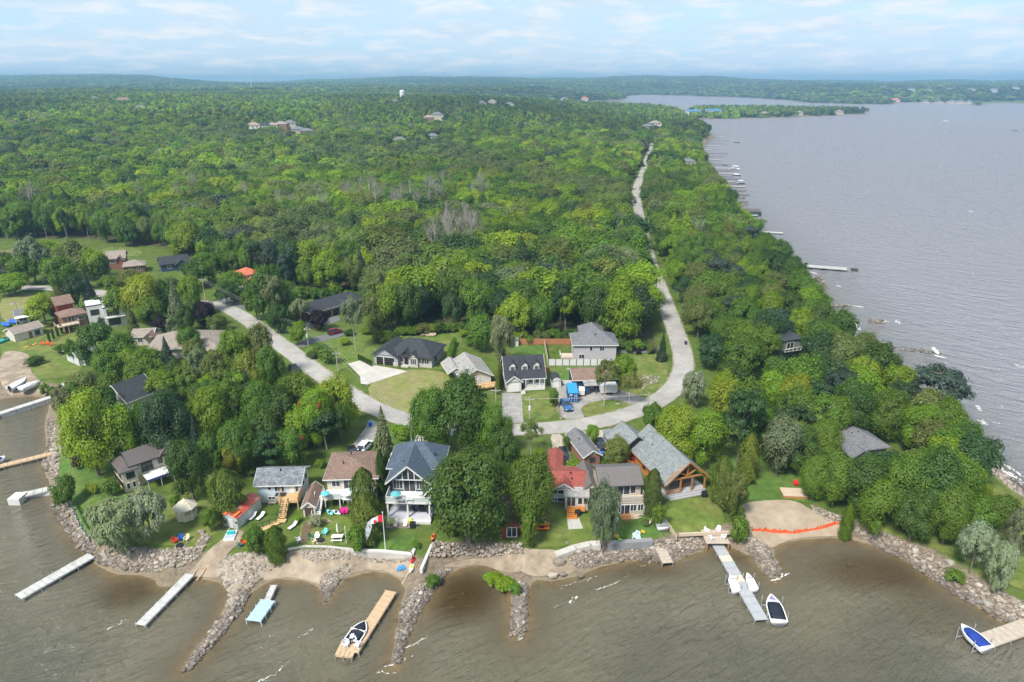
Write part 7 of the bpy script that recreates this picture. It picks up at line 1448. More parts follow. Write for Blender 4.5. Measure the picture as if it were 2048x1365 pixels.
# ------------------------------------------------------------------ vehicles
M_paint = mat('car_paint', (.1, .1, .1), .22, .02, 1, spec=.6, objcol=True); M_tyre = mat('tyre', (.02, .02, .02), .85, .1); M_rim = mat('rim', (.35, .36, .37), .35, .05, metal=.7); M_lamp = mat('headlight', (.75, .76, .78), .15, .02, spec=.6); M_tail = mat('taillight', (.35, .01, .01), .3, .02)
def make_car(kind):
    L_, W_, H_ = {'suv': (4.7, 1.92, 1.78), 'pickup': (5.7, 2.0, 1.92), 'sedan': (4.6, 1.82, 1.48)}[kind]; t = thing({'suv': 'parked_car', 'pickup': 'pickup_truck', 'sedan': 'parked_car'}[kind], 'car', 'car'); h = {'suv': 1.08, 'pickup': 1.1, 'sedan': .92}[kind]; x0, x1 = -L_ / 2, L_ / 2
    secs = []
    for x, zt, ww, zb in ((x0, h - .14, .84, .42), (x0 + .12, h, .96, .34), (x0 + 1.0, h + .02, 1, .3), (x1 - 1.5, h + .02, 1, .3), (x1 - 1.2, h - .02, .99, .3), (x1 - .3, h - .14, .95, .32), (x1, h - .32, .82, .4)):
        w = W_ / 2 * ww; secs.append([(x, -w * .94, zb), (x, -w, zb + .25), (x, -w * .99, zt - .12), (x, -w * .88, zt), (x, w * .88, zt), (x, w * .99, zt - .12), (x, w, zb + .25), (x, w * .94, zb)])
    b = loft(secs).build('body', M_paint, t); b['tinted'] = 1
    c0, c1, r0, r1 = {'suv': (x0 + .1, x1 - 1.25, x0 + .45, x1 - 2.1), 'pickup': (x0 + 1.95, x1 - 1.45, x0 + 2.2, x1 - 2.3), 'sedan': (x0 + .6, x1 - 1.2, x0 + 1.25, x1 - 2.1)}[kind]; wb, wt = W_ * .45, W_ * .37; zb = h - .01
    v = [(c0, -wb, zb), (c1, -wb, zb), (c1, wb, zb), (c0, wb, zb), (r0, -wt, H_ - .05), (r1, -wt, H_ - .05), (r1, wt, H_ - .05), (r0, wt, H_ - .05)]
    MB().add(v, [(3, 2, 1, 0), (4, 5, 6, 7), (0, 1, 5, 4), (1, 2, 6, 5), (2, 3, 7, 6), (3, 0, 4, 7)]).build('window', M_glass, t)
    c = MB().box(r0 - .03, r1 + .03, -wt - .03, wt + .03, H_ - .05, H_).build('cabin_roof', M_paint, t); c['tinted'] = 1
    p = MB()
    for s in (-1, 1):
        for (xb, xt) in ((c0, r0), (c1, r1), ((c0 + c1) / 2 - .1, (r0 + r1) / 2)): p.bar((xb, s * (wb + .005), zb), (xt, s * (wt + .005), H_ - .03), .09, .06)
    p = p.build('pillar', M_paint, t); p['tinted'] = 1
    if kind == 'pickup': MB().box(x0 + .15, x0 + 1.85, -.72, .72, h + .01, h + .03).build('cargo_bed', M_black, t)
    for sx in (x0 + .85, x1 - .85):
        for s in (-1, 1):
            w = MB().tube((sx, s * (W_ / 2 - .2), .36), (sx, s * (W_ / 2 + .02), .36), .36, .36, 12).build('wheel', M_tyre, t); MB().tube((sx, s * (W_ / 2 + .0), .36), (sx, s * (W_ / 2 + .035), .36), .2, .18, 10).build('rim', M_rim, w)
    for s in (-1, 1):
        MB().box(x1 - .12, x1 + .012, s * W_ * .36 - .17, s * W_ * .36 + .17, h - .44, h - .3).build('headlight', M_lamp, t); MB().box(x0 - .012, x0 + .1, s * W_ * .37 - .12, s * W_ * .37 + .12, h - .4, h - .16).build('taillight', M_tail, t); MB().box(c1 - .35, c1 - .2, s * (W_ / 2 + .12) - .09, s * (W_ / 2 + .12) + .09, h, h + .16).build('mirror', M_black, t)
    MB().box(x1 - .05, x1 + .03, -W_ * .36, W_ * .36, .34, .52).box(x0 - .03, x0 + .05, -W_ * .38, W_ * .38, .36, .56).build('bumper', M_black, t)
    return t
CARS = {}
def car(kind, label, rear, front, col, cat='car', z=None):
    a, b = G(*rear), G(*front); c = (a + b) / 2; rot = math.atan2(b.y - a.y, b.x - a.x)
    if kind not in CARS: CARS[kind] = make_car(kind); t = CARS[kind]; t.location = (c.x, c.y, LZ + .05); t.rotation_euler.z = rot; t['label'] = label; t['category'] = cat
    else: t = copy_thing(CARS[kind], (c.x, c.y, LZ + .05), rot, label); t['category'] = cat
    for ch in t.children:
        if ch.get('tinted'): ch.color = (*col, 1)
    return t
s = car('suv', 'white off roader with black rear end parked on the asphalt drive', (722, 908), (740, 888), (.72, .73, .74)); MB().tube((-2.36, 0, .95), (-2.56, 0, .95), .36, .36, 12).build('spare_wheel', M_tyre, s)
car('pickup', 'bright blue pickup truck nosing towards the road', (1126, 804), (1139, 826), (.03, .10, .26), 'pickup truck'); car('suv', 'black car on the gravel drive beside the red roofed cottage', (1124, 907), (1128, 929), (.012, .013, .016)); car('sedan', 'dark grey car half hidden behind the red roof', (1101, 912), (1102, 926), (.03, .035, .04))
car('suv', 'dark red car parked behind the grey gabled garage', (1152, 882), (1160, 900), (.18, .02, .03)); car('suv', 'maroon car on the asphalt drive below the wood', (658, 671), (684, 665), (.14, .008, .02)); car('pickup', 'black pickup on the drive of the coral roofed house', (478, 590), (502, 582), (.012, .012, .015), 'pickup truck'); car('sedan', 'black car beside the black pickup', (489, 603), (505, 595), (.015, .015, .02))
car('pickup', 'black pickup parked on the verge under the trees', (584, 735), (594, 752), (.015, .015, .018), 'pickup truck'); car('sedan', 'dark car under the tall maples at the road bend', (944, 862), (966, 862), (.03, .035, .045)); car('sedan', 'black car at the mouth of the shaded asphalt drive', (703, 903), (708, 915), (.015, .015, .018))
car('sedan', 'white car far along the shore road', (1303, 302), (1304, 297), (.7, .7, .7)); car('suv', 'blue green car on the shore road beside the wood', (1270, 410), (1270, 404), (.03, .10, .12)); car('sedan', 'dark car beside the grey gabled garage', (1196, 886), (1203, 900), (.02, .022, .03))
# ------------------------------------------------------------------ container, trailers
def container():
    a, b = G(1136, 806), G(1153, 806); t = thing('shipping_container', 'blue storage container with sky blue roof in the asphalt yard', 'container', a); w = 2.44; l = 6.0; mb = mat('container_blue', (.012, .075, .23), .5, .06, 1, .3, 'line_x', .25); mt = mat('container_roof_blue', (.025, .25, .52), .5, .06, 1)
    MB().box(0, w, .05, l, .1, 2.5).build('body', mb, t); MB().box(-.02, w + .02, 0, l + .02, 2.5, 2.58).build('roof', mt, t)
    for k in (0, 1):
        d = MB().box(.06 + k * 1.18, 1.2 + k * 1.18, -.02, .05, .15, 2.4).build('door', mb, t); g = MB()
        for x in (.35, .8): g.tube((x + k * 1.18, -.06, .2), (x + k * 1.18, -.06, 2.35), .03, .03, 6)
        g.build('lock_bar', M_trim, d)
    f = MB()
    for x in (0, w - .1): f.box(x, x + .1, -.03, .07, 0, 2.5).box(x, x + .1, l - .1, l + .02, 0, 2.5)
    f.build('corner_post', mb, t); MB().box(.35, 1.0, -.035, -.02, 2.0, 2.28).build('label_plate', M_trim, t); MB().box(1.55, 1.75, -.035, -.02, 1.75, 1.95).box(1.9, 2.1, -.035, -.02, 1.9, 2.1).box(1.9, 2.1, -.035, -.02, 1.6, 1.8).build('marking_plate', M_trim, t)
container()
def trailer(label, A, B, l, w, h, name='trailer', z0=.5):
    a, b = G(*A), G(*B); t = thing(name, label, 'trailer', (a + b) / 2, math.atan2(b.y - a.y, b.x - a.x)); bm = MB().prism([(-l / 2, z0), (l / 2 - .3, z0), (l / 2, z0 + .5), (l / 2, h - .3), (l / 2 - .25, h), (-l / 2, h)], -w / 2, w / 2, 'y').build('body', M_white, t)
    for s in (-1, 1):
        for x in (-.4, .4): MB().tube((x, s * w / 2, .34), (x, s * (w / 2 + .12), .34), .34, .34, 12).build('wheel', M_tyre, t)
    MB().bar((l / 2, 0, .5), (l / 2 + 1.2, 0, .5), .1, .1).build('tow_bar', M_black, t); MB().box(-.4, .5, -w / 2 - .02, -w / 2, z0 + .3, h - .3).build('side_door', M_lgd, t)
M_lgd = mat('pale_grey_panel', (.60, .60, .61), .5, .05)
trailer('white box trailer in front of the blue bungalow', (1203, 787), (1230, 786), 4.2, 2.1, 2.6); trailer('small white cargo trailer beside the blue container', (1163, 797), (1163, 782), 2.8, 1.5, 1.7); trailer('low white utility trailer against the blue porch', (1147, 772), (1157, 771), 1.9, 1.3, 1.5)
def bin_(label, p, col, name='wheeled_bin'):
    c = G(*p); t = thing(name, label, 'bin', c); MB().prism([(-.28, 0), (.28, 0), (.34, 1.0), (-.34, 1.0)], -.32, .32, 'y').build('bin_body', col, t); MB().box(-.38, .38, -.38, .38, 1.0, 1.08).build('lid', col, t)
bin_('blue bin at the mouth of the asphalt drive', (741, 853), C_bl); bin_('dark bin at the road edge by the lakeside belt', (1371, 690), M_navyhull); bin_('blue bin beside the log cabin drive', (1203, 913), C_bl)
# ------------------------------------------------------------------ garden furniture
M_chair = mat('chair_paint', (.5, .5, .5), .5, .05, objcol=True)
def make_chair():
    t = thing('garden_chair', 'chair', 'chair'); P = lambda n, m: m.build(n, M_chair, t)
    ps = [P('seat', MB().bar((.3, 0, .42), (-.25, 0, .33), .56, .04)), P('backrest', MB().bar((-.2, -.2, .33), (-.5, -.22, 1.02), .17, .03).bar((-.2, 0, .33), (-.52, 0, 1.08), .18, .03).bar((-.2, .2, .33), (-.5, .22, 1.02), .17, .03))]
    for s in (-1, 1): ps += [P('armrest', MB().box(-.4, .36, s * .36 - .07, s * .36 + .07, .6, .64)), P('leg', MB().box(.26, .34, s * .32 - .04, s * .32 + .04, 0, .6)), P('leg', MB().bar((-.35, s * .32, 0), (.0, s * .32, .38), .07, .1))]
    for q in ps: q['tinted'] = 1
    return t
CH = None
def chair(label, p, rot, col, z=None, group=None):
    global CH; c = G(*p, LZ if z is None else z)
    if z is None: c.z = zat(c.x, c.y) + .04
    if CH is None: CH = make_chair(); t = CH; t.location = c; t.rotation_euler.z = R(rot); t['label'] = label
    else: t = copy_thing(CH, c, R(rot), label)
    t.scale = (.75,) * 3 if 'child' in label else (1.0,) * 3
    if group: t['group'] = group
    for ch in t.children: ch.color = (*col, 1)
K = dict(red=(.5, .03, .02), blue=(.01, .06, .35), cream=(.7, .62, .4), teal=(.01, .13, .17), orange=(.75, .07, .01), green=(.02, .12, .06), white=(.75, .75, .75), aqua=(.14, .55, .60), yellow=(.55, .55, .12), pink=(.55, .01, .22), brightred=(.7, .01, .01), sky=(.05, .30, .70), black=(.03, .03, .035))
for lb, p, rt, c in [('dark red chair at the shore fire pit', (351, 1086), -20, 'red'), ('navy blue chair at the shore fire pit', (363, 1081), -70, 'blue'), ('cream chair at the shore fire pit', (374, 1082), -110, 'cream'), ('teal chair on the grass above the cobbles', (481, 1094), 40, 'teal'), ('orange red chair on the grass above the cobbles', (489, 1089), 10, 'orange'), ('dark green chair on the picnic lawn', (623, 1079), -30, 'green'), ('white chair on the picnic lawn near the fire bowl', (635, 1078), -80, 'white'), ('cream chair on the picnic lawn near the fire bowl', (629, 1086), 20, 'cream'), ('turquoise green chair by the bushy cedar', (511, 1098), 100, 'teal'),
    ('aqua lounge chair on the picnic lawn', (650, 1070), -110, 'aqua'), ('yellow chair on the patio at the veranda steps, beside a white lounger', (784, 1050), -90, 'yellow'), ('yellow chair at the other end of the veranda patio', (820, 1050), -90, 'yellow'), ('bright red chair on the wooden platform', (1591, 972), -100, 'brightred'), ('sky blue child chair on the sand', (797, 1124), -90, 'sky'), ('second sky blue child chair on the sand', (806, 1124), -60, 'sky'), ('small white chair by the sea wall corner', (598, 1084), 30, 'white'),
    ('orange chair on the back lawn beside the bench', (86, 691), -60, 'orange'), ('middle orange chair on the back lawn', (95, 690), -90, 'orange'), ('orange chair farthest along on the back lawn', (103, 692), -120, 'orange'), ('magenta chair under the white deck', (684, 1028), -90, 'pink'), ('second magenta chair under the white deck', (692, 1028), -90, 'pink')]: chair(lb, p, rt, K[c])
for lb, p, rt in [('white chair at the shore end of the grey dock, back left', (1413, 1066), -50), ('white chair at the shore end of the grey dock, back right', (1436, 1064), -120), ('white chair at the shore end of the grey dock, front left', (1421, 1080), 20), ('white chair at the shore end of the grey dock, front right', (1446, 1078), 160)]: chair(lb, p, rt, K['white'], 1.75)
for lb, p, rt in [('white chair on the brown dock platform nearest the boat', (707, 1284), -60), ('white chair on the brown dock platform at the outer corner', (693, 1293), -10), ('white chair on the brown dock platform by the edge', (716, 1294), 160)]: chair(lb, p, rt, K['white'], .76)
t = thing('dock_platform', 'square timber landing at the shore end of the grey dock', 'dock', G(1430, 1074, 1.6)); [MB().box(-2.0, 2.0, -1.9 + k * .64, -1.3 + k * .64, 0, .1).build('deck_board', M_wood, t) for k in range(6)]; [MB().box(x - .1, x + .1, y - .1, y + .1, -1.6, -.01).build('post', M_beam, t) for x in (-1.8, 1.8) for y in (-1.8, 1.8)]
def lounger(label, p, rot, z=None, dark=False):
    c = G(*p, LZ if z is None else z); c.z += .04; t = thing('sun_lounger', label, 'lounger', c, R(rot)); MB().box(-.95, .35, -.32, .32, .3, .4).build('seat', M_trim, t); MB().bar((.3, 0, .36), (.95, 0, .8), .62, .08).build('backrest', M_trim, t); q = MB()
    for x in (-.85, .3):
        for s in (-.27, .27): q.box(x - .03, x + .03, s - .03, s + .03, 0, .3)
    q.build('leg_frame', M_black, t)
lounger('white lounger on the grass beside the steel shed', (506, 1037), 75); lounger('second white lounger, nearer the timber stairs', (522, 1037), 70); lounger('white lounger on the veranda patio beside a yellow chair', (792, 1050), 90); lounger('white lounger on the veranda patio, farther from the flag', (811, 1050), 90); lounger('white bench on the garden strip below the stairs', (586, 1056), 60)
def picnic():
    c = G(675, 1080); t = thing('picnic_table', 'white picnic table on the lawn above the sea wall', 'picnic table', c, R(3)); MB().box(-.95, .95, -.4, .4, .72, .8).build('table_top', M_trim, t)
    for s in (-1, 1): MB().box(-.95, .95, s * .75 - .14, s * .75 + .14, .42, .48).build('bench_seat', M_trim, t)
    for x in (-.7, .7): MB().bar((x, -.85, 0), (x, .3, .74), .09, .06).bar((x, .85, 0), (x, -.3, .74), .09, .06).build('leg', M_trim, t)
picnic()
def parasol(label, p, z, col, open_=True, r=1.35, h=2.4):
    c = G(*p, z); t = thing('parasol', label, 'parasol', c); MB().tube((0, 0, 0), (0, 0, h), .03, .03, 6).build('pole', M_trim, t); m = MB(); n = 8
    if open_: m.add([(r * math.cos(k * 6.283 / n), r * math.sin(k * 6.283 / n), h - .45) for k in range(n)] + [(0, 0, h + .1), (0, 0, h)], [(k, (k + 1) % n, n) for k in range(n)] + [((k + 1) % n, k, n + 1) for k in range(n)])
    else: m.tube((0, 0, .8), (0, 0, 1.9), .2, .16, 8).tube((0, 0, 1.9), (0, 0, 2.5), .16, .03, 8)
    m.build('canopy', col, t); MB().tube((0, 0, 0), (0, 0, .1), .28, .28, 10).build('base', M_conc, t)
parasol('pale mint parasol open on the white deck', (697, 1003), 4.42, mat('mint_canvas', (.62, .72, .68), .8, .05)); parasol('aqua parasol open on the blue house balcony', (793, 1004), 6.35, mat('aqua_canvas', (.10, .34, .37), .8, .05), r=1.0, h=2.1); parasol('folded white parasol beside the picnic table', (676, 1071), LZ, M_trim, False); parasol('turquoise parasol at the head of the white stairs', (652, 1001), 4.42, mat('turquoise_canvas', (.10, .45, .50), .8), True, .8, 1.9)
def table(label, p, z, w, d, m): 
    c = G(*p, z); t = thing('patio_table', label, 'table', c); MB().box(-w / 2, w / 2, -d / 2, d / 2, .68, .74).build('table_top', m, t); [MB().box(x * w * .42 - .04, x * w * .42 + .04, y * d * .4 - .04, y * d * .4 + .04, 0, .68).build('leg', m, t) for x in (-1, 1) for y in (-1, 1)]
table('pale table under the mint parasol', (696, 1004), 4.42, 1.7, 1.0, M_trim); table('glass topped table on the blue house balcony', (800, 1006), 6.35, 1.4, .9, M_steel); table('sofa sized white table on the blue house balcony', (820, 1004), 6.35, 1.2, .8, M_white)
def fire_bowl(label, p):
    c = G(*p); t = thing('fire_pit', label, 'fire pit', c); MB().tube((0, 0, .05), (0, 0, .4), .35, .6, 12).build('bowl', M_black, t); 
    for k in range(9): o = link('stone', ICO[k % 7], t); o.location = (.75 * math.cos(k * .7), .75 * math.sin(k * .7), .1); o.scale = (.4, .4, .4)
fire_bowl('black fire bowl on the picnic lawn', (642, 1083)); fire_bowl('stone ringed fire pit at the shore willow', (360, 1094))
t = thing('net_post', 'tall white post standing on the picnic lawn', 'post', G(693, 1087)); MB().tube((0, 0, 0), (0, 0, 3.4), .08, .07, 8).build('pole', M_trim, t); MB().tube((0, 0, 3.4), (0, 0, 3.5), .1, .02, 8).build('cap', M_trim, t)
def gazebo():
    c = G(375, 1036); t = thing('gazebo', 'white eight sided gazebo on the shore lawn', 'gazebo', c, .25); r = 1.7; P8 = [(r * math.cos(k * .7854), r * math.sin(k * .7854)) for k in range(8)]; mw = mat('cream_paint', (.66, .60, .44), .6, .06)
    MB().prism([(x * 1.02, y * 1.02) for x, y in P8], .25, .4, 'z').build('floor', mw, t)
    for x, y in P8: MB().box(x - .06, x + .06, y - .06, y + .06, 0, 2.5).build('post', mw, t)
    for k in range(8):
        a, b = P8[k], P8[(k + 1) % 8]; MB().add([(a[0] * 1.2, a[1] * 1.2, 2.4), (b[0] * 1.2, b[1] * 1.2, 2.4), (0, 0, 3.9), (a[0] * 1.2, a[1] * 1.2, 2.5), (b[0] * 1.2, b[1] * 1.2, 2.5), (0, 0, 4.0)], [(2, 1, 0), (3, 4, 5), (0, 1, 4, 3), (1, 2, 5, 4), (2, 0, 3, 5)]).build('roof_panel', mat('weathered_cedar_shake', (.50, .46, .38), .9, .2, 3), t); MB().bar((a[0] * 1.2, a[1] * 1.2, 2.52), (0, 0, 4.02), .07, .05).build('roof_rib', mw, t)
        if k != 4:
            q = MB().bar((*a, 1.35), (*b, 1.35), .07, .07).bar((*a, .55), (*b, .55), .06, .06)
            for j in range(1, 7): x, y = a[0] + (b[0] - a[0]) * j / 7, a[1] + (b[1] - a[1]) * j / 7; q.bar((x, y, .55), (x, y, 1.35), .09, .03)
            q.build('railing_panel', mw, t)
        MB().bar((*a, 2.42), (*b, 2.42), .08, .18).build('eave_beam', mw, t)
    MB().tube((0, 0, 3.95), (0, 0, 4.25), .1, .02, 6).build('finial', M_trim, t)
gazebo()
# ------------------------------------------------------------------ flagpole and flag
def flag():
    p = G(771, 1101); t = thing('flagpole', 'white flagpole behind the white sea wall', 'flagpole', p); MB().tube((0, 0, 0), (0, 0, 7.4), .09, .05, 8).build('pole', M_trim, t); MB().tube((0, 0, 7.4), (0, 0, 7.52), .1, .1, 8).build('finial', M_trim, t)
    f = thing('flag', 'red and white maple leaf flag with long pale tail hanging from flagpole', 'flag', (p.x, p.y, p.z)); red = mat('flag_red', (.70, .015, .03), .8, .05); wh = mat('flag_white', (.72, .74, .78), .8, .03); gr = mat('flag_pale_grey', (.46, .50, .56), .8, .04)
    def strip(u0, u1, m, name, n=6):
        mb = MB(); V = []; F = []
        for i in range(n + 1):
            u = u0 + (u1 - u0) * i / n
            x = -.08 - 2.0 * min(u, 1) * (1 - .12 * u) - .9 * max(0, u - 1); zt = 6.9 - .75 * u * u - 1.3 * max(0, u - 1); w = 1.35 - .25 * u; dy = .12 * math.sin(u * 7)
            a_, b_ = (x, dy, zt), (x - .22 * u, dy + .03, zt - w)
            if u > 1: k = (u - 1) / 1.35; e = 1 - k ** 3; X, Z = -2.2 - .85 * k, 5.6 - 3.7 * k; a_, b_ = (X - .42 * e, dy, Z + .35 * e), (X + .42 * e, dy + .03, Z - .25 * e)
            V += [a_, b_]
            if i: k = 2 * i; F.append((k - 2, k, k + 1, k - 1))
        return mb.add(V, F).build(name, m, f)
    strip(0, .36, red, 'red_band'); strip(.36, 1.0, wh, 'white_field'); strip(1.0, 2.35, gr, 'pale_tail')
    leaf = [(0, .42), (.08, .26), (.2, .32), (.17, .1), (.3, .2), (.33, .1), (.42, .1), (.36, -.04), (.2, -.18), (.22, -.26), (.03, -.22), (.03, -.42)]; leaf = leaf + [(-a, b) for a, b in reversed(leaf)]
    cx, cz = -1.32, 5.75; V = [(cx + a * .8 - b * .18, -.14, cz + b * .95 + a * .3) for a, b in leaf]; n = len(V); V += [(x, y + .3, z) for x, y, z in V]
    tri = tessellate_polygon([[Vector((x, z, 0)) for x, y, z in V[:n]]]); MB().add(V, [tuple(q) for q in tri] + [tuple(i + n for i in q) for q in tri]).build('maple_leaf', red, f)
flag()
# ------------------------------------------------------------------ utility poles and wires
M_pole = mat('grey_utility_pole', (.34, .31, .27), .9, .2, 2)
TOPS = {}
def upole(key, label, p, top, tr=False, lamp=False):
    c = G(*p); h = height_for(c, top); t = thing('utility_pole', label, 'utility pole', c); MB().tube((0, 0, 0), (0, 0, h), .16, .11, 8).build('pole', M_pole, t); MB().box(-1.1, 1.1, -.06, .06, h - .8, h - .66).build('crossarm', M_pole, t)
    for x in (-1, 0, 1): MB().tube((x, 0, h - .66), (x, 0, h - .5), .05, .03, 6).build('insulator', M_trim, t)
    if tr: MB().tube((0, -.35, h - 3.2), (0, -.35, h - 2.2), .26, .26, 10).build('transformer', M_lgd, t)
    if lamp: MB().bar((0, 0, h - .4), (0, -1.6, h - .1), .06, .06).build('lamp_arm', M_steel, t); MB().box(-.12, .12, -2.1, -1.5, h - .2, h - .06).build('lamp_head', M_lgd, t)
    TOPS[key] = Vector((c.x, c.y, c.z + h - .5))
upole('a', 'utility pole at the bend of the road', (412, 606), 556); upole('b', 'utility pole with transformer on the lawn of the brick bungalow', (617, 692), 654, True, True); upole('c', 'utility pole at the rough grass beside the shore road', (676, 744), 702); upole('d', 'utility pole beside the driveway of the blue house', (823, 884), 835); upole('e', 'utility pole beside the grey driveway of the dormer house', (992, 824), 776)
upole('f', 'utility pole with transformer on the lawn of the dormer house', (1059, 843), 794, True); upole('g', 'utility pole at the edge of the lawn island', (1295, 832), 785); upole('h', 'utility pole in the trees beside the shore road', (1366, 650), 606); upole('i', 'weathered pole on the back lawn by the side road', (87, 566), 530); upole('j', 'pale pole beside the patio cottage', (40, 640), 604, False, True); upole('k', 'utility pole along the far straight of the road', (1296, 452), 432); upole('l', 'utility pole half hidden in the wood by the road', (1300, 540), 505)
def wires(keys):
    t = thing('power_line', 'thin power lines strung between the poles ' + {'a': 'along the shore road', 'g': 'along the straight to the north', 'i': 'across the back lawn'}[keys[0]], 'power line', TOPS[keys[0]]); o = TOPS[keys[0]]
    for a, b in zip(keys, keys[1:]):
        A, B = TOPS[a], TOPS[b]; L_ = (B - A).length; m = MB()
        for off, dz in ((-1, 0), (0, .1), (1, 0)):
            pv = None
            for k in range(11):
                u = k / 10; p = A.lerp(B, u) + Vector((off, 0, dz - .035 * L_ * 4 * u * (1 - u) * .35)) - o
                if pv is not None: m.tube(pv, p, .018, .018, 3)
                pv = p
        m.build('wire', M_darktrim if keys[0] != 'a' else M_pole, t)
wires(['a', 'b', 'c', 'd', 'e', 'f', 'g']); wires(['g', 'h', 'l', 'k']); wires(['i', 'j'])
# ------------------------------------------------------------------ shore clutter
def railway(label, A, B, z0, z1, gauge=1.3):
    a, b = G(*A, z0), G(*B, z1); t = thing('boat_railway', label, 'boat track', a); d = (b - a); n = Vector((-d.y, d.x, 0)).normalized() * gauge / 2
    for s in (-1, 1): MB().bar(n * s, d + n * s, .12, .12).build('rail', M_tan, t)
    for k in range(int(d.length / 1.6)): p = d * ((k + .5) / int(d.length / 1.6)); MB().bar(p - n * 1.25 + Vector((0, 0, -.1)), p + n * 1.25 + Vector((0, 0, -.1)), .18, .1).build('sleeper', M_beam, t)
railway('wooden boat rails running from the steel shed down to the water', (468, 1056), (386, 1160), LZ + .12, .35); railway('boat rails from the ramp sinking into the water', (826, 1140), (808, 1172), .9, -.1, .9)
def lift_boat():
    a, b = G(1326, 1064), G(1311, 1032); c = (a + b) / 2; t = thing('covered_boat', 'grey tarpaulin covered boat on the railway beside the beige house', 'boat', (c.x, c.y, LZ), math.atan2(b.y - a.y, b.x - a.x)); L_ = (b - a).length; S_ = hull_secs(L_, 2.0, 1.0, .0); smooth(loft([[(x, y, max(.1, z)) for x, y, z in s] for s in S_]).build('hull', M_lgd, t)); q = [[(s[0][0], s[0][1] * 1.05, 1.0), (s[0][0], s[0][1] * .5, 1.35), (s[0][0], 0, 1.5), (s[0][0], -s[0][1] * .5, 1.35), (s[0][0], -s[0][1] * 1.05, 1.0)] for s in S_]; loft(q).build('cover', mat('grey_tarp', (.25, .26, .27), .7, .1), t)
    a, b = G(1325, 1064, 1.9), G(1338, 1080, 1.4); t = thing('ramp_table', 'long grey ramp table sloping from the covered boat to the stones', 'ramp', a); d = b - a; [MB().bar(d * (k / 4 + .01), d * ((k + 1) / 4 - .01), 1.3, .1).build('ramp_panel', M_lgd, t) for k in range(4)]; [MB().tube(d * u + Vector((s, 0, -.1)), d * u + Vector((s, 0, -1.6)), .06, .06, 6).build('post', M_steel, t) for u in (.1, .9) for s in (-.5, .5)]
lift_boat()
def kayak_rack():
    a, b = G(1072, 1062), G(1096, 1062); t = thing('kayak_rack', 'small red roofed rack for kayaks on the cottage lawn', 'rack', a); w = (b - a).length
    for x in (0, w):
        for y in (0, 1.5, 4): MB().box(x - .06, x + .06, y - .06, y + .06, 0, 1.9).build('post', M_beam, t)
    for z in (.45, 1.1): MB().box(-.1, w + .1, -.05, .05, z, z + .1).box(-.1, w + .1, 1.45, 1.55, z, z + .1).build('rack_bar', M_beam, t)
    MB().prism([(-.3, 1.85), (w / 2, 2.5), (w + .3, 1.85), (w + .3, 1.95), (w / 2, 2.62), (-.3, 1.95)], 1.2, 4.6, 'y').build('roof', R_red, t); MB().box(0.02, w - .02, 1.5, 4.2, 0, 1.85).build('box_body', W_cream, t)
    for y, z, c, lb in ((.25, 1.25, C_ye, 'yellow kayak on the upper bar of the rack'), (-.2, .58, C_or, 'orange red kayak on the lower bar of the rack'), (.5, .60, C_rd, 'red kayak behind the orange one on the rack')):
        o = slim('kayak', lb, (1069, 1062), (1099, 1062), .75, c, 0, 'kayak'); o.location = (a.x + w / 2, a.y + y, a.z + z)
kayak_rack()
def platform():
    c = G(1586, 990); t = thing('wooden_platform', 'low wooden platform on the lawn above the sand', 'platform', c, R(-4)); [MB().box(-2.2, 2.2, -1.4 + k * .56, -.88 + k * .56, .55, .66).build('deck_board', M_tan, t) for k in range(5)]; MB().box(-2.2, 2.2, -1.4, -1.3, .05, .54).box(-2.2, -2.1, -1.3, 1.3, .05, .54).box(2.1, 2.2, -1.3, 1.3, .05, .54).build('skirt', M_beam, t)
platform()
def bbq(label, p, z=LZ): c = G(*p, z); t = thing('barbecue', label, 'barbecue', c); MB().box(-.5, .5, -.3, .3, .1, .9).build('cabinet', M_black, t); MB().prism([(-.3, .9), (.3, .9), (.2, 1.25), (-.2, 1.25)], -.5, .5, 'x').build('lid', M_black, t)
bbq('black barbecue beside the orange steps', (1155, 1032)); bbq('black barbecue on the log cabin lawn edge', (1408, 994)); bbq('black barbecue at the end of the veranda patio', (826, 1056))
def toy(label, p, m, s, name='garden_toy'): c = G(*p); t = thing(name, label, 'toy', c); MB().prism([(-s, 0), (s, 0), (s * .8, s * .6), (s * .2, s * .7), (-s * .2, s * 1.2), (-s * .9, s * .9)], -s * .5, s * .5, 'y').build('body', m, t); MB().tube((-s * .6, -s * .55, s * .2), (-s * .6, s * .55, s * .2), s * .25, s * .25, 8).build('roller', M_black, t)
toy('yellow toy under the feathery tree', (1233, 1074), C_ye, .45); toy('aqua plastic toy at the gabion wall', (1273, 1076), mat('pale_aqua', (.5, .68, .66), .4), .75); toy('pale mint toy on the lawn above the gabion wall', (1276, 1067), mat('pale_aqua', (.5, .68, .66), .4), .45); toy('yellow and red toy on the lawn above the gabion wall', (1286, 1065), C_ye, .35); toy('lime toy beside the yellow one under feathery tree', (1240, 1081), C_lg, .35); toy('small orange toy on the lawn by the blue pickup', (1107, 812), C_or, .4)
t = thing('small_flag', 'small red and white flag leaning over the toy strewn lawn', 'flag', G(1297, 1052)); MB().tube((0, 0, 0), (.4, 0, 1.6), .03, .03, 6).build('pole', M_trim, t); MB().bar((.1, -.02, .5), (.28, -.02, 1.0), .5, .03).build('white_field', M_trim, t); MB().bar((0, -.025, .2), (.1, -.025, .5), .5, .03).bar((.28, -.025, 1.0), (.4, -.025, 1.4), .5, .03).build('red_band', C_rd, t)
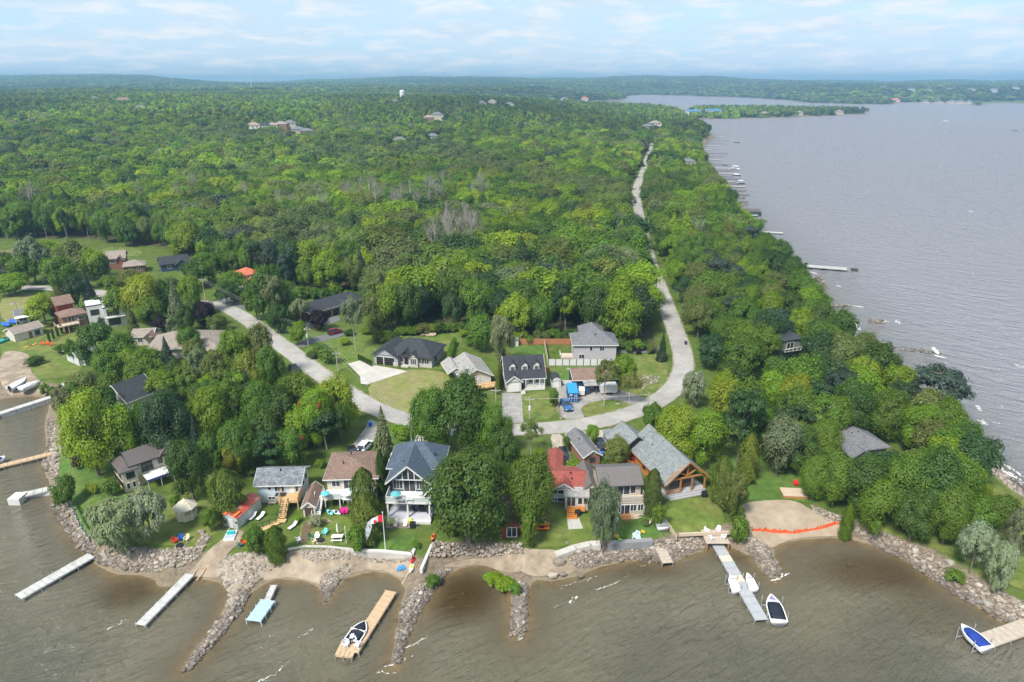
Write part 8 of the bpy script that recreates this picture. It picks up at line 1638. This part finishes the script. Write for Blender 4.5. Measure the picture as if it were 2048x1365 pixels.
t = thing('garden_table', 'pale glass topped table beside the feathery tree', 'table', G(1226, 1045)); MB().box(-1.0, 1.0, -.4, .4, .66, .72).build('table_top', mat('pale_aqua', (.5, .68, .66), .4), t); MB().box(-.9, -.8, -.3, .3, 0, .66).box(.8, .9, -.3, .3, 0, .66).build('leg', M_steel, t)
t = thing('log_pile', 'heap of split firewood by the beige house steps', 'log pile', G(1271, 1036)); [MB().tube((random.uniform(-1, 1), random.uniform(-.4, .4), random.uniform(.1, .5)), (random.uniform(-1, 1), random.uniform(-.6, .6), random.uniform(.1, .6)), .12, .11, 6).build('log', M_tan, t) for k in range(22)]
t = thing('woodpile', 'heap of cut wood at the edge of the rough grass', 'log pile', G(857, 672)); [MB().tube((random.uniform(-2.4, 2.4), random.uniform(-.8, .8), random.uniform(.1, .8)), (random.uniform(-2.4, 2.4), random.uniform(-.9, .9), random.uniform(.1, .9)), .16, .15, 6).build('log', M_tan, t) for k in range(40)]
t = thing('garden_boulder', 'large pinkish boulder on the grass by the shore fire pit', 'boulder', G(402, 1066)); o = link('boulder', ICO[2], t); o.scale = (1.5, 1.0, .9); o.location.z = .3
t = thing('garden_boulder', 'flat pale boulder on the lawn island', 'boulder', G(1236, 810)); o = link('boulder', ICO[4], t); o.scale = (1.6, 1.0, .6); o.location.z = .2
t = thing('garden_boulder', 'pale flat stone on the lawn of the red roofed cottage', 'boulder', G(1134, 1086)); o = link('boulder', ICO[1], t); o.scale = (.9, .8, .4); o.location.z = .1
for lb, p, s in (('big square boulder at the tip of the concrete walk wall', (1117, 1134), (2.2, 1.8, 1.9)), ('second square boulder leaning against the concrete walk wall', (1104, 1152), (1.9, 1.7, 1.5)), ('dark round boulder standing in the shallow water', (1161, 1152), (1.1, 1.0, 1.0)), ('grey boulder on the sand by the concrete walk wall', (1125, 1150), (1.3, 1.0, 1.0))):
    c = G(*p, .4); t = thing('shore_boulder', lb, 'boulder', (c.x, c.y, max(0, zat(c.x, c.y)))); o = link('boulder', ICO[3], t); o.scale = s; o.location.z = .35
t = thing('brush_pile', 'white driftwood and planks heaped at the reddish garden bed', 'wood pile', G(655, 1044)); [MB().bar((random.uniform(-.8, .8), random.uniform(-.4, .4), .1), (random.uniform(-.8, .8), random.uniform(-.4, .4), random.uniform(.2, .5)), .1, .05).build('plank', M_tan, t) for k in range(12)]
# ------------------------------------------------------------------ far buildings, water tower, mast
def far_house(i, label, h, rm, wm, rot=0, hip=True, group=None):
    (px, py, w), (x, y, k) = FAR[i]; d = min(w * .75, 18); b = Bld.__new__(Bld); b.w = w; b.t = thing('house', label, 'house', (x, y, k), R(rot), group); b.walls(-w / 2, w / 2, 0, d, -2, h, wm)
    (b.hip(-w / 2, w / 2, 0, d, h, d * .28, rm, .5) if hip else b.gable(-w / 2, w / 2, 0, d, h, d * .2, 'x', rm, wm, .5))
    for c in (-.28, 0, .28): b.win('F', 0, w * c, h - 2.4, 1.6, 1.5, 2)
FH = [('tan roofed house at the left end of the row showing above the wood', 8, R_taupe, W_cream), ('white walled house with dark roof in the row above the wood', 8, R_char, W_white), ('beige house beside the dark roof in the row above the wood', 8, R_taupe, W_beige), ('brick house in the row above the wood', 9, R_taupe, W_brick), ('grey roofed house highest in the row above the wood', 10, R_grey, W_beige), ('grey roof peeping from the canopy just beyond the row', 7, R_grey, W_beige), ('last grey roof peeping from the canopy beyond the row', 7, R_grey, W_brick), ('brown roofed house beyond the wood below the far street', 8, R_taupe, W_brick), ('grey roofed house beyond the wood below the far street', 9, R_grey, W_beige), ('white block in the distant town by the spire', 8, R_grey, W_beige), ('pale low building in the distant town', 9, R_taupe, W_cream), ('white row building near the bay in the distant town', 7, R_grey, W_cream), ('white building in the trees below the water tower', 7, R_grey, W_beige), ('low red roofed hall far out in the woods', 5, R_brown, W_cream), ('pale hall far out in the woods', 5, R_grey, W_beige), ('white house by the far end of the shore road', 7, R_grey, W_beige), ('tan house by the far end of the shore road', 8, R_taupe, W_cream), ('pale roof among trees in the lakeside belt', 7, R_grey, W_beige), ('pale roof in a gap of the wood', 7, R_grey, W_beige), ('second pale roof in a gap of the wood, nearer the road', 7, R_grey, W_beige), ('small white house far left, half sunk in the canopy', 8, R_grey, W_white)]
for i, (lb, h, rm, wm) in enumerate(FH): far_house(i, lb, h, rm, wm, 8)
for i in range(21, 30): far_house(i, 'pale waterfront house on the far shore of the bay', 8, R_coral if i in (21, 28) else R_grey, W_beige, 0, True, 'waterfront houses on the far shore')
for i in range(30, 37): far_house(i, 'pale house standing on the far wooded slope', 14, R_grey, W_white, 20, True, 'houses on the far wooded slope')
R_marina = mat('marina_blue_roof', (.06, .17, .31), .6, .05)
far_house(37, 'marina shed with bright blue roof at the neck of the island', 8, R_marina, W_white, 4, False); far_house(38, 'second marina shed with bright blue roof beside the big tree', 8, R_marina, W_white, 4, False)
for i in range(39, 42): far_house(i, 'small cottage among the trees of the island', 6, R_taupe, W_beige, 10, True, 'cottages on the island')
def tower():
    c = hit(805, 205); t = thing('water_tower', 'pale water tower rising above the distant wood', 'water tower', (c.x, c.y, zat(c.x, c.y))); top = height_for(Vector((c.x, c.y, zat(c.x, c.y))), 180.5); r = 4.8 / scale_at(c); p = [(r * .92, top * .4), (r, top * .48), (r, top * .90), (r * .8, top * .96), (r * .3, top)]
    MB().tube((0, 0, -2), (0, 0, top * .4), r * .9, r * .92, 16).build('shaft', M_lgd, t); m = MB(); [m.tube((0, 0, a[1]), (0, 0, b[1]), a[0], b[0], 16) for a, b in zip(p, p[1:])]; m.build('tank', M_lgd, t)
tower()
def mast():
    y = 2900.0; x = (498 - 1024) / 1365 * (y * cp - (120 - EYE) * sp); k = zat(x, y); t = thing('radio_mast', 'thin radio mast on the far ridge', 'mast', (x, y, k)); h = height_for(Vector((x, y, k)), 140); m = MB()
    for s in range(3): m.tube((2 * math.cos(s * 2.1), 2 * math.sin(s * 2.1), 0), (1.2 * math.cos(s * 2.1), 1.2 * math.sin(s * 2.1), h), .5, .4, 4)
    m.build('leg', M_lgd, t); q = MB(); [q.tube((-1.5, 0, h * j / 14), (1.5, 0, h * (j + .5) / 14), .3, .3, 4) for j in range(14)]; q.build('bracing', M_lgd, t)
mast()
# ------------------------------------------------------------------ foam on breaking waves
def foam():
    m = bpy.data.materials.new('foam'); m.use_nodes = True; m.node_tree.nodes['Principled BSDF'].inputs['Base Color'].default_value = (.68, .67, .64, 1); m.node_tree.nodes['Principled BSDF'].inputs['Roughness'].default_value = .9; mb = MB(); q = random.Random(9)
    def line(pts, w, dens=1.0, frag=.75):
        P_ = [G(x, y, 0) for x, y in pts]
        for a, b in zip(P_, P_[1:]):
            L_ = (b - a).length; n = max(2, int(L_ / .16 * dens))
            for k in range(n):
                if q.random() > frag: continue
                c = a.lerp(b, (k + q.random()) / n); r = w * q.uniform(.12, .5); d = (b - a).normalized(); nr = Vector((-d.y, d.x, 0)); c = c + nr * q.gauss(0, w * .5); an = q.uniform(0, 6.28); vs = []
                for j in range(6): t_ = j * 1.047 + an; rr_ = r * q.uniform(.6, 1.2); o = d * (math.cos(t_) * rr_ * 1.9) + nr * (math.sin(t_) * rr_ * .55); vs.append((c.x + o.x, c.y + o.y, .035 + .02 * q.random()))
                area = sum(vs[i][0] * vs[(i + 1) % 6][1] - vs[(i + 1) % 6][0] * vs[i][1] for i in range(6)); mb.add(vs if area > 0 else vs[::-1], [tuple(range(6))])
    for pts, w, f in [([(210, 1262), (235, 1252), (252, 1240)], .28, .8), ([(515, 1365), (545, 1352), (566, 1333)], .32, .85), ([(566, 1333), (580, 1322)], .12, .4), ([(596, 1276), (612, 1268), (626, 1258)], .22, .8), ([(552, 1205), (562, 1196)], .1, .6), ([(430, 1270), (415, 1287), (398, 1303)], .18, .7), ([(556, 1372), (520, 1385)], .3, .7), ([(806, 1300), (830, 1288), (856, 1272)], .28, .8), ([(770, 1335), (800, 1325), (825, 1310)], .35, .5), ([(745, 1340), (770, 1350), (800, 1345)], .3, .3),
        ([(1138, 1206), (1148, 1199), (1157, 1195)], .4, .95), ([(1122, 1178), (1145, 1168), (1168, 1162), (1198, 1152)], .22, .65), ([(1190, 1180), (1215, 1174), (1232, 1166), (1240, 1162)], .22, .8), ([(1248, 1156), (1262, 1147)], .14, .6), ([(1282, 1134), (1306, 1122)], .2, .6), ([(1545, 1163), (1558, 1158), (1575, 1146)], .45, .95), ([(1105, 1218), (1115, 1210)], .15, .6), ([(1170, 1206), (1190, 1200)], .1, .4), ([(1036, 1282), (1046, 1274)], .3, .7), ([(640, 1212), (650, 1206)], .15, .6), ([(870, 1222), (900, 1216), (960, 1210)], .06, .5), ([(880, 1194), (930, 1188), (990, 1182)], .06, .4)]: line(pts, w, 1.0, f)
    for pts, w, f in [([(1934, 862), (1944, 878), (1960, 898), (1990, 920), (2020, 938), (2048, 955)], .5, .75), ([(1990, 930), (2020, 950), (2048, 968)], .7, .7), ([(1958, 840), (1972, 850)], .5, .8), ([(1985, 845), (1998, 848)], .4, .8), ([(1954, 812), (1962, 823)], .45, .8), ([(1712, 648), (1718, 660)], .6, .85), ([(1768, 640), (1774, 645)], .6, .8), ([(1790, 642), (1798, 648)], .7, .85), ([(1865, 694), (1876, 708)], .8, .85), ([(1872, 712), (1888, 716)], .7, .85), ([(1706, 612), (1726, 615)], .6, .8), ([(1787, 730), (1800, 740)], .45, .8), ([(1806, 748), (1832, 754)], .4, .7), ([(1673, 571), (1680, 575)], .6, .8), ([(1590, 542), (1606, 548)], .6, .6), ([(1618, 544), (1634, 548)], .7, .7), ([(2030, 730), (2046, 736)], .5, .7), ([(1908, 803), (1918, 808)], .5, .8), ([(1938, 423), (1946, 424)], 1.2, .9), ([(1540, 500), (1548, 510)], .8, .8), ([(1885, 806), (1910, 800)], .2, .4)]: line(pts, w * 1.2, 1.0, f)
    r_ = random.Random(4)
    for _ in range(110):
        x, y = r_.uniform(1560, 2048), r_.uniform(420, 830)
        if x < 1500 + (y - 420) * 1.05 + 60: continue
        line([(x, y), (x + r_.uniform(4, 9), y + r_.uniform(1, 4))], .34, .9, .5)
    tag(mb.build('wave_foam', m), kind='stuff')
foam()
# ------------------------------------------------------------------ air
def haze():
    m = bpy.data.materials.new('haze'); m.use_nodes = True; nt = m.node_tree; nt.nodes.clear()
    out = nt.nodes.new('ShaderNodeOutputMaterial'); v = nt.nodes.new('ShaderNodeVolumePrincipled')
    v.inputs['Color'].default_value = (.33, .55, .79, 1); v.inputs['Density'].default_value = 1.65e-4; v.inputs['Anisotropy'].default_value = .2
    nt.links.new(v.outputs[0], out.inputs['Volume'])
    b = MB(); b.box(-17000, 17000, -300, 14500, -4.0, 150.0)
    tag(b.build('haze', m), kind='stuff')
haze()
